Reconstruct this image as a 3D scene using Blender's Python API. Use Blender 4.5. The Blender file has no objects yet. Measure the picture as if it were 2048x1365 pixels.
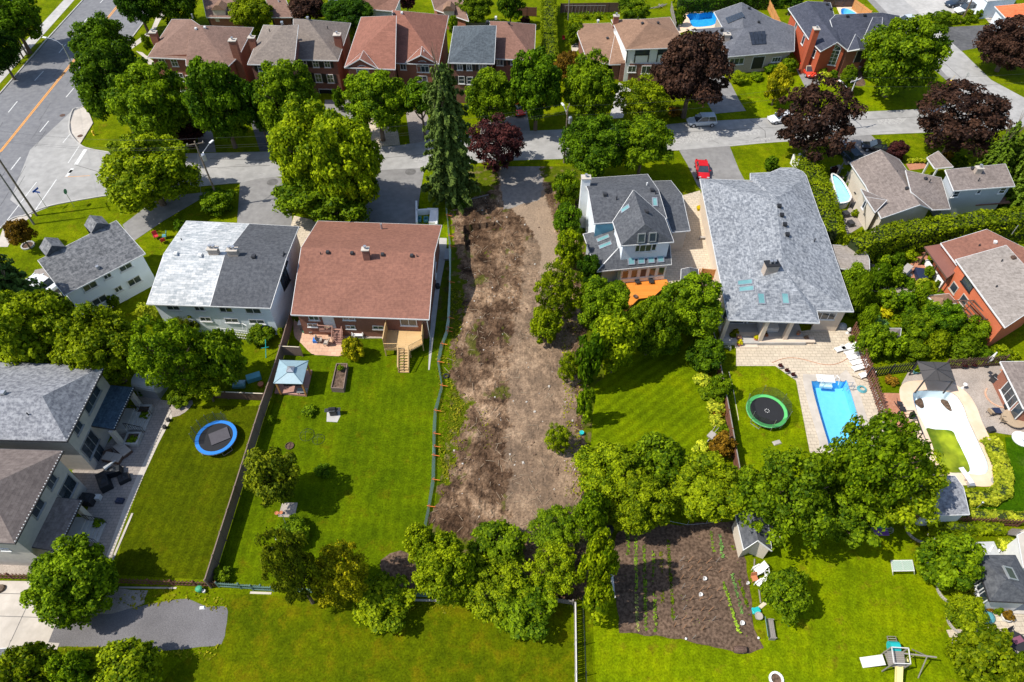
import bpy, bmesh, math, random
import numpy as np
from mathutils import Vector, Matrix, noise
from mathutils.geometry import intersect_ray_tri, tessellate_polygon
R = math.radians
V_ = Vector; MT_ = Matrix.Translation
SC = bpy.context.scene
COL = SC.collection
rnd = random.Random(7)
# ---------------------------------------------------------------- camera
H = 60.0; FPX = 1365.0; TH = R(49.57)
cam = bpy.data.objects.new('camera', bpy.data.cameras.new('camera')); COL.objects.link(cam)
cam.location = (0,0, H); cam.rotation_euler = (R(90) - TH, 0,0)
cam.data.sensor_width = 36; cam.data.lens = FPX / 2048 * 36
cam.data.clip_start = 1; cam.data.clip_end = 3000
SC.camera = cam
# ---------------------------------------------------------------- sky, sun, exposure
SUN_EL = R(54); SUNV = V_((-6.9,-1.5,0)).normalized()
SUNV = V_((SUNV.x * math.cos(SUN_EL), SUNV.y * math.cos(SUN_EL), math.sin(SUN_EL)))
w = bpy.data.worlds.new('World'); SC.world = w; w.use_nodes = True
nt = w.node_tree; bg = nt.nodes['Background']
sky = nt.nodes.new('ShaderNodeTexSky'); sky.sky_type = 'NISHITA'; sky.sun_disc = False
sky.sun_elevation = SUN_EL; sky.sun_rotation = math.atan2(SUNV.x, SUNV.y)
nt.links.new(sky.outputs[0], bg.inputs[0]); bg.inputs[1].default_value = 0.15
sl = bpy.data.lights.new('sun', 'SUN'); sl.energy = 4.6; sl.angle = R(0.5); sl.color = (1.0,0.95,0.86)
so = bpy.data.objects.new('sun', sl); COL.objects.link(so)
so.rotation_euler = (-SUNV).to_track_quat('-Z', 'Y').to_euler()
SC.view_settings.view_transform = 'Standard'; SC.view_settings.look = 'None'
SC.view_settings.exposure = 0.3; SC.view_settings.gamma = 1
# ---------------------------------------------------------------- photo pixel -> world point at a real height
OX, OY, OS = 0.0,0.0,1.0
def fr(ox=0, oy=0, s=1):
    global OX, OY, OS
    OX, OY, OS = ox, oy, s
FR = {'A1': (0,0,3.9), 'A2': (500,0,3.9), 'A3': (1000,0,3.9), 'A4': (1500,0,3.737),
      'B1': (0,330,3.9), 'B2': (500,330,3.9), 'B3': (1000,330,3.9), 'B4': (1500,270,3.69),
      'C1': (0,670,3.9), 'C2': (500,600,3.9), 'C3': (1100,600,3.9), 'C4': (1528,600,3.592),
      'D1': (0,1000,3.74), 'D2': (500,900,2.9346), 'D3': (1000,900,2.9357), 'D4': (1528,900,2.9346), 'F': (0,0,1)}
def F(k): fr(*FR[k])
CT, ST = math.cos(TH), math.sin(TH)
def ray(x, y):
    u = OX + x / OS - 1024; v = OY + y / OS - 682.5
    return V_((u, FPX * CT - v * ST, -(FPX * ST + v * CT)))
def P(x, y, z=0.0):
    d = ray(x, y); t = (H - z) / -d.z
    return V_((d.x * t, d.y * t, z))
def mpp(x, y, z=0.0):          # metres per frame pixel, across
    return (H - z) / -ray(x, y).z / OS
# ---------------------------------------------------------------- materials
MATS = {}
def _new(name):
    m = bpy.data.materials.new(name); m.use_nodes = True
    n = m.node_tree; b = n.nodes['Principled BSDF']; MATS[name] = m
    return m, n, b
def _tc(n, kind='Object'):
    t = n.nodes.new('ShaderNodeTexCoord'); return t.outputs[kind]
def _noise(n, vec, scale, detail=3, rough=.55):
    t = n.nodes.new('ShaderNodeTexNoise'); t.inputs['Scale'].default_value = scale
    t.inputs['Detail'].default_value = detail; t.inputs['Roughness'].default_value = rough
    n.links.new(vec, t.inputs['Vector']); return t.outputs['Fac']
def _ramp(n, fac, stops):
    r = n.nodes.new('ShaderNodeValToRGB'); e = r.color_ramp.elements
    while len(e) > 1: e.remove(e[0])
    e[0].position = stops[0][0]; e[0].color = (*stops[0][1], 1)
    for p, c in stops[1:]:
        q = e.new(p); q.color = (*c, 1)
    n.links.new(fac, r.inputs[0]); return r.outputs[0]
def _mix(n, a, b, fac, mode='MIX'):
    m = n.nodes.new('ShaderNodeMix'); m.data_type = 'RGBA'; m.blend_type = mode
    for sock, val in ((m.inputs[0], fac),(m.inputs[6], a),(m.inputs[7], b)):
        if isinstance(val, (int, float)): sock.default_value = val
        elif isinstance(val, tuple): sock.default_value = (*val, 1)
        else: n.links.new(val, sock)
    return m.outputs[2]
def _bump(n, b, h, strength, dist=.05):
    u = n.nodes.new('ShaderNodeBump'); u.inputs['Strength'].default_value = strength; u.inputs['Distance'].default_value = dist
    n.links.new(h, u.inputs['Height']); n.links.new(u.outputs[0], b.inputs['Normal'])
def mat(name, c1, c2=None, scale=1.0, rough=.8, metal=0, bump=0, detail=4, big=None, coord='Object', spec=.3, lo=.35, hi=.65):
    m, n, b = _new(name)
    b.inputs['Roughness'].default_value = rough; b.inputs['Metallic'].default_value = metal
    b.inputs['Specular IOR Level'].default_value = spec
    if c2 is None: c2 = tuple(c * .82 for c in c1); 
    vec = _tc(n, coord)
    f = _noise(n, vec, scale, detail)
    col = _ramp(n, f, [(lo, c1),(hi, c2)])
    if big:
        g = _noise(n, vec, big[0], 3)
        r = _ramp(n, g, [(.3,(big[1],) * 3),(.7,(big[2],) * 3)])
        col = _mix(n, col, r, 1.0, 'MULTIPLY')
    n.links.new(col, b.inputs['Base Color'])
    if bump: _bump(n, b, f, bump)
    return m
def coursed(name, c1, c2, c3, bw, bh, mortar=None, ms=.02, rough=.9, bump=.3, speck=0.0, spec=.2, grain=9, streak=.9):
    """brick / shingle / siding: courses laid out in metres on the surface's own UVs"""
    m, n, b = _new(name)
    b.inputs['Roughness'].default_value = rough; b.inputs['Specular IOR Level'].default_value = spec
    uv = _tc(n, 'UV')
    t = n.nodes.new('ShaderNodeTexBrick'); n.links.new(uv, t.inputs['Vector'])
    t.inputs['Scale'].default_value = 1; t.inputs['Brick Width'].default_value = bw; t.inputs['Row Height'].default_value = bh
    t.inputs['Mortar Size'].default_value = ms; t.inputs['Mortar Smooth'].default_value = .3
    t.inputs['Color1'].default_value = (*c1,1); t.inputs['Color2'].default_value = (*c2,1)
    t.inputs['Mortar'].default_value = (*(mortar or c3), 1)
    f = _noise(n, uv, grain, 4,.7)
    col = _mix(n, t.outputs[0], _ramp(n, f, [(.40, c3),(.60, c1)]), speck)
    g = _noise(n, uv, .35,4)
    col = _mix(n, col, _ramp(n, g, [(.3,(streak,) * 3),(.7,(1.08,) * 3)]), 1.0, 'MULTIPLY')
    n.links.new(col, b.inputs['Base Color'])
    if bump: _bump(n, b, t.outputs['Fac'], -bump, .03)
    return m
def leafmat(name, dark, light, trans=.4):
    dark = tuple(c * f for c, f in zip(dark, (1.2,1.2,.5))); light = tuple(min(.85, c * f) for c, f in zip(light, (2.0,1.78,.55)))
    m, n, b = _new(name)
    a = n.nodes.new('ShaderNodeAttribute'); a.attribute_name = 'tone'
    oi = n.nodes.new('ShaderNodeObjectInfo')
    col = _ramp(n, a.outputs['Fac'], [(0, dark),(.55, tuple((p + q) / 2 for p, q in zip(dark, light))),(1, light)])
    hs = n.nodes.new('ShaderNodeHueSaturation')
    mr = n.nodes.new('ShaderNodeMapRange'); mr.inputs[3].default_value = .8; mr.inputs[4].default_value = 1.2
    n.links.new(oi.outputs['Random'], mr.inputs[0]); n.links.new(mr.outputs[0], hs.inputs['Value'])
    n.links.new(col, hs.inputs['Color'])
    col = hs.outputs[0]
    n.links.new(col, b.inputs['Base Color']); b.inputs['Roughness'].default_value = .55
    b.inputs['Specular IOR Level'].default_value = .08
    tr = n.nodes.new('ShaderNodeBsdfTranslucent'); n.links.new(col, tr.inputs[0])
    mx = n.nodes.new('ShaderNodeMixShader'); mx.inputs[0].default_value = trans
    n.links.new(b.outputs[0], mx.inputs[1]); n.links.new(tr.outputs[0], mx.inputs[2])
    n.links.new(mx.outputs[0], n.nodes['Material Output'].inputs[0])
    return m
def plain(name, c, rough=.5, metal=0, spec=.4, coat=0):
    return mat(name, c, tuple(x * .9 for x in c), 3, rough, metal, spec=spec)
# ---------------------------------------------------------------- mesh builder
class MB:
    def __init__(s): s.v = []; s.f = []; s.mi = []
    def poly(s, pts, mi=0):
        i = len(s.v); s.v += [Vector(p) for p in pts]; s.f.append(list(range(i, i + len(pts)))); s.mi.append(mi); return s
    def mbox(s, M, sx, sy, sz, mi=0, tx=1.0, ty=1.0):
        """box centred in xy, from z=0 to sz, in the frame M; top scaled by tx, ty"""
        i = len(s.v)
        for z, a, b in ((0,1,1),(sz, tx, ty)):
            for x, y in ((-1,-1),(1,-1),(1,1),(-1,1)):
                s.v.append(M @ V_((x * sx / 2 * a, y * sy / 2 * b, z)))
        for q in ((3,2,1,0),(4,5,6,7),(0,1,5,4),(1,2,6,5),(2,3,7,6),(3,0,4,7)):
            s.f.append([i + k for k in q]); s.mi.append(mi)
        return s
    def box(s, c, size, rz=0, mi=0, tx=1.0, ty=1.0):
        M = MT_(Vector(c)) @ Matrix.Rotation(rz, 4, 'Z')
        return s.mbox(M, *size, mi=mi, tx=tx, ty=ty)
    def bar(s, p, q, w, h, mi=0, up=V_((0,0,1))):
        """beam from p to q, w across, h thick, centred on the line"""
        p = Vector(p); q = Vector(q); d = q - p; L = d.length
        if L < 1e-6: return s
        d /= L; side = d.cross(up)
        if side.length < 1e-4: side = V_((1,0,0))
        side.normalize(); u = side.cross(d)
        i = len(s.v)
        for e in (p, q):
            for a, b in ((-1,-1),(1,-1),(1,1),(-1,1)):
                s.v.append(e + side * a * w / 2 + u * b * h / 2)
        for f in ((0,1,2,3),(7,6,5,4),(0,4,5,1),(1,5,6,2),(2,6,7,3),(3,7,4,0)):
            s.f.append([i + k for k in f]); s.mi.append(mi)
        return s
    def tube(s, pts, rad, n=8, mi=0, cap=True):
        pts = [Vector(p) for p in pts]
        if isinstance(rad, (int, float)): rad = [rad] * len(pts)
        i = len(s.v)
        for k, p in enumerate(pts):
            d = (pts[min(k + 1, len(pts) - 1)] - pts[max(k - 1,0)]).normalized()
            a = d.cross(V_((0,0,1)));
            if a.length < .05: a = d.cross(V_((0,1,0)))
            a.normalize(); b = d.cross(a)
            for j in range(n):
                t = 2 * math.pi * j / n; s.v.append(p + (a * math.cos(t) + b * math.sin(t)) * rad[k])
        for k in range(len(pts) - 1):
            for j in range(n):
                s.f.append([i + k * n + j, i + k * n + (j + 1) % n, i + (k + 1) * n + (j + 1) % n, i + (k + 1) * n + j]); s.mi.append(mi)
        if cap:
            s.f.append([i + j for j in range(n)][::-1]); s.mi.append(mi)
            s.f.append([i + (len(pts) - 1) * n + j for j in range(n)]); s.mi.append(mi)
        return s
    def lathe(s, c, prof, n=14, mi=0):
        c = Vector(c); i = len(s.v)
        for r, z in prof:
            for j in range(n):
                t = 2 * math.pi * j / n; s.v.append(c + V_((r * math.cos(t), r * math.sin(t), z)))
        for k in range(len(prof) - 1):
            for j in range(n):
                s.f.append([i + k * n + j, i + k * n + (j + 1) % n, i + (k + 1) * n + (j + 1) % n, i + (k + 1) * n + j]); s.mi.append(mi)
        if prof[-1][0] > 1e-4:
            s.f.append([i + (len(prof) - 1) * n + j for j in range(n)]); s.mi.append(mi)
        return s
    def prism(s, poly, z0, z1, mi=0, top=None):
        """vertical prism over a list of xy points; top material index optional"""
        n = len(poly)
        area = sum(poly[k][0] * poly[(k + 1) % n][1] - poly[(k + 1) % n][0] * poly[k][1] for k in range(n))
        if area < 0: poly = poly[::-1]
        s.poly([(p[0], p[1], z1) for p in poly], mi if top is None else top)
        for k in range(n):
            a, b = poly[k], poly[(k + 1) % n]
            s.poly([(a[0], a[1], z0),(b[0], b[1], z0),(b[0], b[1], z1),(a[0], a[1], z1)], mi)
        return s
    def build(s, name, mats, parent=None, origin=None, smooth=False, bevel=0, sub=0):
        if not isinstance(mats, (list, tuple)): mats = [mats]
        o = Vector(origin) if origin is not None else V_((0,0,0))
        me = bpy.data.meshes.new(name)
        me.from_pydata([v - o for v in s.v], [], s.f)
        for m in mats: me.materials.append(MATS[m] if isinstance(m, str) else m)
        uv = me.uv_layers.new(name='uv')
        for p, mi in zip(me.polygons, s.mi):
            p.material_index = mi; p.use_smooth = smooth
            n = p.normal
            if abs(n.z) > .985: t = V_((1,0,0)); b = V_((0,1,0))
            else:
                t = V_((-n.y, n.x, 0)).normalized(); b = n.cross(t)
            for li, vi in zip(p.loop_indices, p.vertices):
                q = me.vertices[vi].co + o
                uv.data[li].uv = (q.dot(t), q.dot(b))
        ob = bpy.data.objects.new(name, me); COL.objects.link(ob)
        if parent: ob.parent = parent
        if bevel:
            bm = ob.modifiers.new('bevel', 'BEVEL'); bm.width = bevel; bm.segments = 2; bm.limit_method = 'ANGLE'
        if sub:
            sm = ob.modifiers.new('sub', 'SUBSURF'); sm.levels = sub; sm.render_levels = sub
        return ob
def tag(o, label=None, cat=None, group=None, kind=None):
    if label: o['label'] = label
    if cat: o['category'] = cat
    if group: o['group'] = group
    if kind: o['kind'] = kind
    return o
def thing(name, loc, label, cat, rz=0, group=None):
    e = bpy.data.objects.new(name, None); COL.objects.link(e); e.location = loc; e.rotation_euler.z = rz
    e.empty_display_size = .3
    return tag(e, label, cat, group)
def copy_tree(o, parent=None):
    c = o.copy(); COL.objects.link(c); c.parent = parent
    for ch in [x for x in bpy.data.objects if x.parent == o]: copy_tree(ch, c)
    return c
def again(o, loc, rz=None, label=None, scale=None):
    c = copy_tree(o); c.location = loc
    if rz is not None: c.rotation_euler.z = rz
    if label: c['label'] = label
    if scale: c.scale = scale
    return c
def offset_loop(pts, d):
    """inset (d>0) a closed loop in xy; returns list of (x, y)"""
    n = len(pts); area = sum(pts[k][0] * pts[(k + 1) % n][1] - pts[(k + 1) % n][0] * pts[k][1] for k in range(n))
    sg = 1 if area > 0 else -1; out = []
    for k in range(n):
        a = Vector(pts[k - 1][:2]); b = Vector(pts[k][:2]); c = Vector(pts[(k + 1) % n][:2])
        d1 = (b - a).normalized(); d2 = (c - b).normalized()
        n1 = V_((-d1.y, d1.x)) * sg; n2 = V_((-d2.y, d2.x)) * sg
        m = n1 + n2
        if m.length < 1e-4: m = n1
        m.normalize(); k2 = d / max(.35, m.dot(n1))
        out.append(b + m * k2)
    return out
# ================================================================ buildings
class House:
    def __init__(s, name, base, label, cat='house', group=None):
        s.o = V_((base[0], base[1], 0)); s.e = thing(name, s.o, label, cat, group=group)
        s.rt = []; s.wt = []; s.nw = 0
    def roof(s, V, Fs, rmat, wmat, inset=.45, z0=0.0, fascia='white_trim', world=False, walls=True, thick=.18, rl=None, wl=None, wloop=None):
        pts = [Vector(v) if world else P(*v) for v in V]
        tris = []
        mb = MB()
        for f in Fs:
            if len(f) == 3: tl = [tuple(f)]
            else: tl = [tuple(f[i] for i in t) for t in tessellate_polygon([[pts[i].xy.to_3d() for i in f]])]
            for t in tl:
                q = [pts[i] for i in t]
                nn = (q[1] - q[0]).cross(q[2] - q[0])
                if nn.z < 0: q = q[::-1]
                tris.append(q)
            q = [pts[i] for i in f]
            nn = V_((0,0,0))
            for k in range(len(q)):
                a, b = q[k], q[(k + 1) % len(q)]; nn += a.cross(b)
            if nn.z < 0: q = q[::-1]
            # planar faces stay whole, warped ones are split
            nn.normalize(); 
            dev = max(abs((p - q[0]).dot(nn)) for p in q)
            if dev < .05: mb.poly(q)
            else:
                for t in tris[-len(tl):]: mb.poly(t)
        # boundary loop
        cnt = {}
        for f in Fs:
            for k in range(len(f)):
                e = (f[k], f[(k + 1) % len(f)]); cnt[frozenset(e)] = cnt.get(frozenset(e), 0) + 1
        adj = {}
        for f in Fs:
            for k in range(len(f)):
                a, b = f[k], f[(k + 1) % len(f)]
                if cnt[frozenset((a, b))] == 1: adj.setdefault(a, []).append(b); adj.setdefault(b, []).append(a)
        start = next(iter(adj)); loop = [start]; prev = None; cur = start
        while True:
            nx = [q for q in adj[cur] if q != prev]
            nxt = nx[0]
            if nxt == start or len(loop) > 60: break
            loop.append(nxt); prev, cur = cur, nxt
        L = [pts[i] for i in loop]
        if sum(L[k].x * L[(k + 1) % len(L)].y - L[(k + 1) % len(L)].x * L[k].y for k in range(len(L))) < 0: L = L[::-1]
        # underside
        dn = V_((0,0, -thick))
        for q in [list(x) for x in tris]: mb.poly([p + dn for p in q[::-1]], 1)
        for k in range(len(L)):
            a, b = L[k], L[(k + 1) % len(L)]; mb.poly([a + dn, b + dn, b, a], 1)
        r = mb.build('roof', [rmat, fascia], s.e, s.o)
        if rl: r['label'] = rl
        fb = MB(); Lo = offset_loop(L, -.03)
        for k in range(len(L)):
            a = Lo[k].to_3d(); a.z = L[k].z - .09; b = Lo[(k + 1) % len(L)].to_3d(); b.z = L[(k + 1) % len(L)].z - .09
            fb.bar(a, b, .05,.15)
        g = fb.build('fascia', fascia, s.e, s.o)
        s.rt += [(t, r) for t in tris]
        if walls:
            if wloop:
                L = [P(*v) for v in wloop]
                if sum(L[k].x * L[(k + 1) % len(L)].y - L[(k + 1) % len(L)].x * L[k].y for k in range(len(L))) < 0: L = L[::-1]
            In = offset_loop(L, inset)
            def rz(x, y):
                best = None
                for t in tris:
                    (x1, y1),(x2, y2),(x3, y3) = (t[0].x, t[0].y),(t[1].x, t[1].y),(t[2].x, t[2].y)
                    dd = (y2 - y3) * (x1 - x3) + (x3 - x2) * (y1 - y3)
                    if abs(dd) < 1e-9: continue
                    a = ((y2 - y3) * (x - x3) + (x3 - x2) * (y - y3)) / dd; b = ((y3 - y1) * (x - x3) + (x1 - x3) * (y - y3)) / dd; c = 1 - a - b
                    m = min(a, b, c)
                    if best is None or m > best[0]: best = (m, a * t[0].z + b * t[1].z + c * t[2].z)
                return best[1]
            W = []
            for k, p in enumerate(In):
                W.append(V_((p.x, p.y, max(z0 + .1, min(rz(p.x, p.y), max(L[k].z, rz(p.x, p.y))) - .16))))
            wb = MB()
            for k in range(len(W)):
                a, b = W[k], W[(k + 1) % len(W)]
                a0 = V_((a.x, a.y, z0)); b0 = V_((b.x, b.y, z0))
                wb.poly([a0, b0, b, a]); s.wt.append([a0, b0, b]); s.wt.append([a0, b, a])
            wo = wb.build('wall', wmat, s.e, s.o)
            if wl: wo['label'] = wl
        return pts
    def gable(s, a, b, c, d, ez, rz, *m, **k):
        """eave rectangle a,b,c,d (frame px); ridge from middle of a-b... to middle of c-d"""
    def hit(s, x, y, tris):
        d = ray(x, y); o = V_((0,0, H)); best = None
        for t in tris:
            h = intersect_ray_tri(t[0], t[1], t[2], d, o, True)
            if h is None: h2 = None
            else:
                if (h - o).dot(d) <= 0: continue
                D = (h - o).length
                if best is None or D < best[0]: best = (D, h, (t[1] - t[0]).cross(t[2] - t[0]).normalized())
        if best is None:   # nearest plane extension
            for t in tris:
                n = (t[1] - t[0]).cross(t[2] - t[0])
                if n.length < 1e-6: continue
                n.normalize(); dd = d.dot(n)
                if abs(dd) < 1e-5: continue
                if dd > 0: continue
                k = (t[0] - o).dot(n) / dd; h = o + d * k
                c = (t[0] + t[1] + t[2]) / 3
                D = (h - c).length
                if best is None or D < best[0]: best = (D, h, n)
        return best[1], best[2]
    def frame(s, p, n):
        n = V_((n.x, n.y, 0)).normalized(); t = V_((-n.y, n.x, 0))
        return Matrix(((t.x, n.x, 0, p.x),(t.y, n.y, 0, p.y),(0,0,1, p.z),(0,0,0,1))), t, n
    def win(s, x, y, w=1.2, h=1.2, cols=2, rows=1, fmat='white_trim', shut=None, kind='window', gmat='glass', sill=True, arch=False):
        p, n = s.hit(x, y, s.wt)
        if n.dot(ray(x, y)) > 0: n = -n
        Mx, t, n = s.frame(p, n)
        def L(a, b, c): return Mx @ V_((a, b, c))   # a along wall, b outwards, c up
        f = MB(); fw = .09
        f.bar(L(-w/2,.03, h/2), L(w/2,.03, h/2), .1, fw, up=n); f.bar(L(-w/2,.03, -h/2), L(w/2,.03, -h/2), .1, fw, up=n)
        f.v = []; f.f = []; f.mi = []
        def B(x0, x1, z0, z1, d0, d1, mb, mi=0):
            i = len(mb.v)
            for dd in (d0, d1):
                for a, c in ((x0, z0),(x1, z0),(x1, z1),(x0, z1)): mb.v.append(L(a, dd, c))
            for q in ((0,1,2,3),(7,6,5,4),(0,4,5,1),(1,5,6,2),(2,6,7,3),(3,7,4,0)):
                mb.f.append([i + k for k in q]); mb.mi.append(mi)
        B(-w/2, w/2, h/2 - fw, h/2,0,.07, f); B(-w/2, w/2, -h/2, -h/2 + fw, 0,.07, f)
        B(-w/2, -w/2 + fw, -h/2 + fw, h/2 - fw, 0,.069, f); B(w/2 - fw, w/2, -h/2 + fw, h/2 - fw, 0,.069, f)
        for k in range(1, cols):
            a = -w/2 + w * k / cols; B(a - .03, a + .03, -h/2 + fw, h/2 - fw, 0,.06, f)
        for k in range(1, rows):
            c = -h/2 + h * k / rows; B(-w/2 + fw, w/2 - fw, c - .025, c + .025,0,.055, f)
        if sill: B(-w/2 - .08, w/2 + .08, -h/2 - .08, -h/2 - .002,0,.13, f)
        if arch:
            pr = [(w/2 * math.cos(a), h/2 + w * .42 * math.sin(a)) for a in [math.pi * k / 10 for k in range(11)]]
            for k in range(10):
                f.bar(L(pr[k][0], .04, pr[k][1]), L(pr[k+1][0], .04, pr[k+1][1]), .07,.09)
            for k in (3,5,7): f.bar(L(0,.035, h/2), L(pr[k][0], .035, pr[k][1]), .05,.05)
        wo = f.build(kind, fmat, s.e, s.o)
        g = MB(); B(-w/2 + fw, w/2 - fw, -h/2 + fw, h/2 - fw, .005,.03, g)
        if arch:
            g.poly([L(a, .02, c) for a, c in pr])
        go = g.build('pane', gmat, wo, None)
        for vtx in go.data.vertices: vtx.co -= s.o
        if shut:
            for sg in (-1,1):
                q = MB(); x0 = sg * (w/2 + .27)
                B(x0 - .22, x0 + .22, -h/2, h/2,0,.05, q); q.build('shutter', shut, s.e, s.o)
        return wo
    def door(s, x, y, w=1.0, h=2.1, m='white_trim', kind='door'):
        p, n = s.hit(x, y, s.wt)
        if n.dot(ray(x, y)) > 0: n = -n
        Mx, t, n = s.frame(V_((p.x, p.y, 0)), n)
        z = p.z - h/2
        q = MB()
        q.mbox(Mx @ MT_((0,.03, z)), w + .2,.06, h + .1); 
        o = q.build(kind + '_frame' if kind == 'door' else 'garage_frame', 'white_trim', s.e, s.o)
        q = MB(); q.mbox(Mx @ MT_((0,.06, z)), w, .06, h)
        for k in range(1,5): q.mbox(Mx @ MT_((0,.1, z + h * k / 5 - .01)), w - .05,.02,.02)
        d = q.build(kind, m, s.e, s.o)
        return d
    def _roofM(s, x, y):
        p, n = s.hit(x, y, [t for t, _ in s.rt])
        if n.z < 0: n = -n
        t = V_((-n.y, n.x, 0))
        if t.length < .02: t = V_((1,0,0))
        t.normalize(); b = n.cross(t)
        return p, n, t, b
    def vent(s, x, y, size=.42, m='dark_metal', up=.32):
        p, n, t, b = s._roofM(x, y)
        a = math.atan2(t.y, t.x); q = MB()
        q.box(p - V_((0,0,.15)),(size * .75, size * .75, up), a); q.box(p + V_((0,0, up - .15)),(size, size, .16), a, tx=.8, ty=.8)
        return q.build('roof_vent', m, s.e, s.o)
    def pipe(s, x, y, r=.07, up=.5, m='dark_metal'):
        p, n, t, b = s._roofM(x, y); q = MB()
        q.tube([p - V_((0,0,.2)), p + V_((0,0, up))], r, 8)
        return q.build('vent_pipe', m, s.e, s.o)
    def chimney(s, x, y, w=.9, d=.7, up=1.4, m='brick_red', rz=0, flues=1, ground=False, cap='concrete'):
        """x, y: where the chimney's top centre appears; up: height above the roof there"""
        p, n, t, b = s._roofM(x, y)
        z = p.z + up; top = P(x, y, z)
        for _ in range(3):
            # roof height under the top point
            zz = None
            for tr, _o in s.rt:
                h = intersect_ray_tri(tr[0], tr[1], tr[2], V_((0,0,-1)), V_((top.x, top.y, 50)), True)
                if h is not None and (zz is None or h.z > zz): zz = h.z
            if zz is None: zz = p.z
            z = zz + up; top = P(x, y, z)
        z0 = 0 if ground else zz - .8
        q = MB(); q.box((top.x, top.y, z0),(w, d, z - z0 - .1), rz)
        c = q.build('chimney', m, s.e, s.o)
        q = MB(); q.box((top.x, top.y, z - .1),(w + .16, d + .16,.12), rz)
        k = q.build('chimney_cap', cap, c, s.o)
        M2 = Matrix.Rotation(rz, 4, 'Z')
        for j in range(flues):
            off = M2 @ V_(((j - (flues - 1) / 2) * .42,0,0)); q = MB()
            q.tube([V_((top.x, top.y, z)) + off, V_((top.x, top.y, z + .35)) + off], .13,10)
            q.tube([V_((top.x, top.y, z + .33)) + off, V_((top.x, top.y, z + .42)) + off], .19,10)
            q.build('flue', 'pale_metal', c, s.o)
        return c
    def skylight(s, x, y, w=.6, l=1.2, gm='skyglass'):
        p, n, t, b = s._roofM(x, y)
        Mx = Matrix(((t.x, b.x, n.x, p.x),(t.y, b.y, n.y, p.y),(t.z, b.z, n.z, p.z),(0,0,0,1)))
        q = MB()
        for cx, cy, sx, sy in ((0, l/2, w + .12,.12),(0, -l/2, w + .12,.12),(w/2,0,.12, l - .12),(-w/2,0,.12, l - .12)):
            q.mbox(Mx @ MT_((cx, cy, -.02)), sx, sy, .16)
        o = q.build('skylight', 'pale_metal', s.e, s.o)
        q = MB(); q.mbox(Mx @ MT_((0,0,-.01)), w - .12, l - .12,.12)
        q.build('pane', gm, o, s.o)
    def panel(s, pxs, m='solar', rows=1, cols=6, name='solar_panel'):
        """flat panels lying on the roof between four px corners, in reading order"""
        C = []; pc, nc, _, _ = s._roofM(sum(p[0] for p in pxs) / 4, sum(p[1] for p in pxs) / 4)
        for x, y in pxs:
            p, n, t, b = s._roofM(x, y); d = ray(x, y); o = V_((0,0, H)); C.append(o + d * ((pc + nc * .12 - o).dot(nc) / d.dot(nc)))
        n0 = (C[1] - C[0]).cross(C[3] - C[0]).normalized()
        if n0.z < 0: n0 = -n0
        for j in range(cols):
            for i in range(rows):
                u0, u1 = (j + .04) / cols, (j + .96) / cols; v0, v1 = (i + .02) / rows, (i + .98) / rows
                def g(u, v): return (C[0] * (1 - u) + C[1] * u) * (1 - v) + (C[3] * (1 - u) + C[2] * u) * v
                q = MB(); a = [g(u0, v0), g(u1, v0), g(u1, v1), g(u0, v1)]; bb = [k - n0 * .05 for k in a]
                q.poly(a[::-1]); q.poly(bb)
                for k in range(4): q.poly([a[k], a[(k+1) % 4], bb[(k+1) % 4], bb[k]])
                q.build(name, m, s.e, s.o)
    def part(s, mb, name, m, **k): return mb.build(name, m, s.e, s.o, **k)
# ================================================================ vegetation
def leaf_mesh(name, C, N, size, tone, extra=None):
    """one rhombic leaf clump face per centre C with normal N"""
    n = len(C); rs = np.random.RandomState(n % 9973)
    N = N / (np.linalg.norm(N, axis=1)[:, None] + 1e-9)
    r = rs.normal(size=(n, 3)); A = np.cross(N, r); A /= (np.linalg.norm(A, axis=1)[:, None] + 1e-9); B = np.cross(N, A)
    s = size * (.6 + .8 * rs.rand(n))[:, None]
    bend = N * s * .25
    V = np.stack([C + A * s - bend, C + B * s * .62 + bend * .3, C - A * s - bend, C - B * s * .62 + bend * .3], 1).reshape(-1,3)
    me = bpy.data.meshes.new(name)
    nv = len(V); ne = 0 if extra is None else len(extra[0])
    me.vertices.add(nv); me.vertices.foreach_set('co', V.astype(np.float32).ravel())
    me.loops.add(nv); me.loops.foreach_set('vertex_index', np.arange(nv, dtype=np.int32))
    me.polygons.add(n); me.polygons.foreach_set('loop_start', np.arange(0, nv, 4, dtype=np.int32)); me.polygons.foreach_set('loop_total', np.full(n, 4, dtype=np.int32))
    me.update(calc_edges=True)
    a = me.attributes.new('tone', 'FLOAT', 'FACE'); a.data.foreach_set('value', np.clip(tone, 0,1).astype(np.float32))
    return me
def sph(rs, n):
    v = rs.normal(size=(n, 3)); return v / np.linalg.norm(v, axis=1)[:, None]
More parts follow.
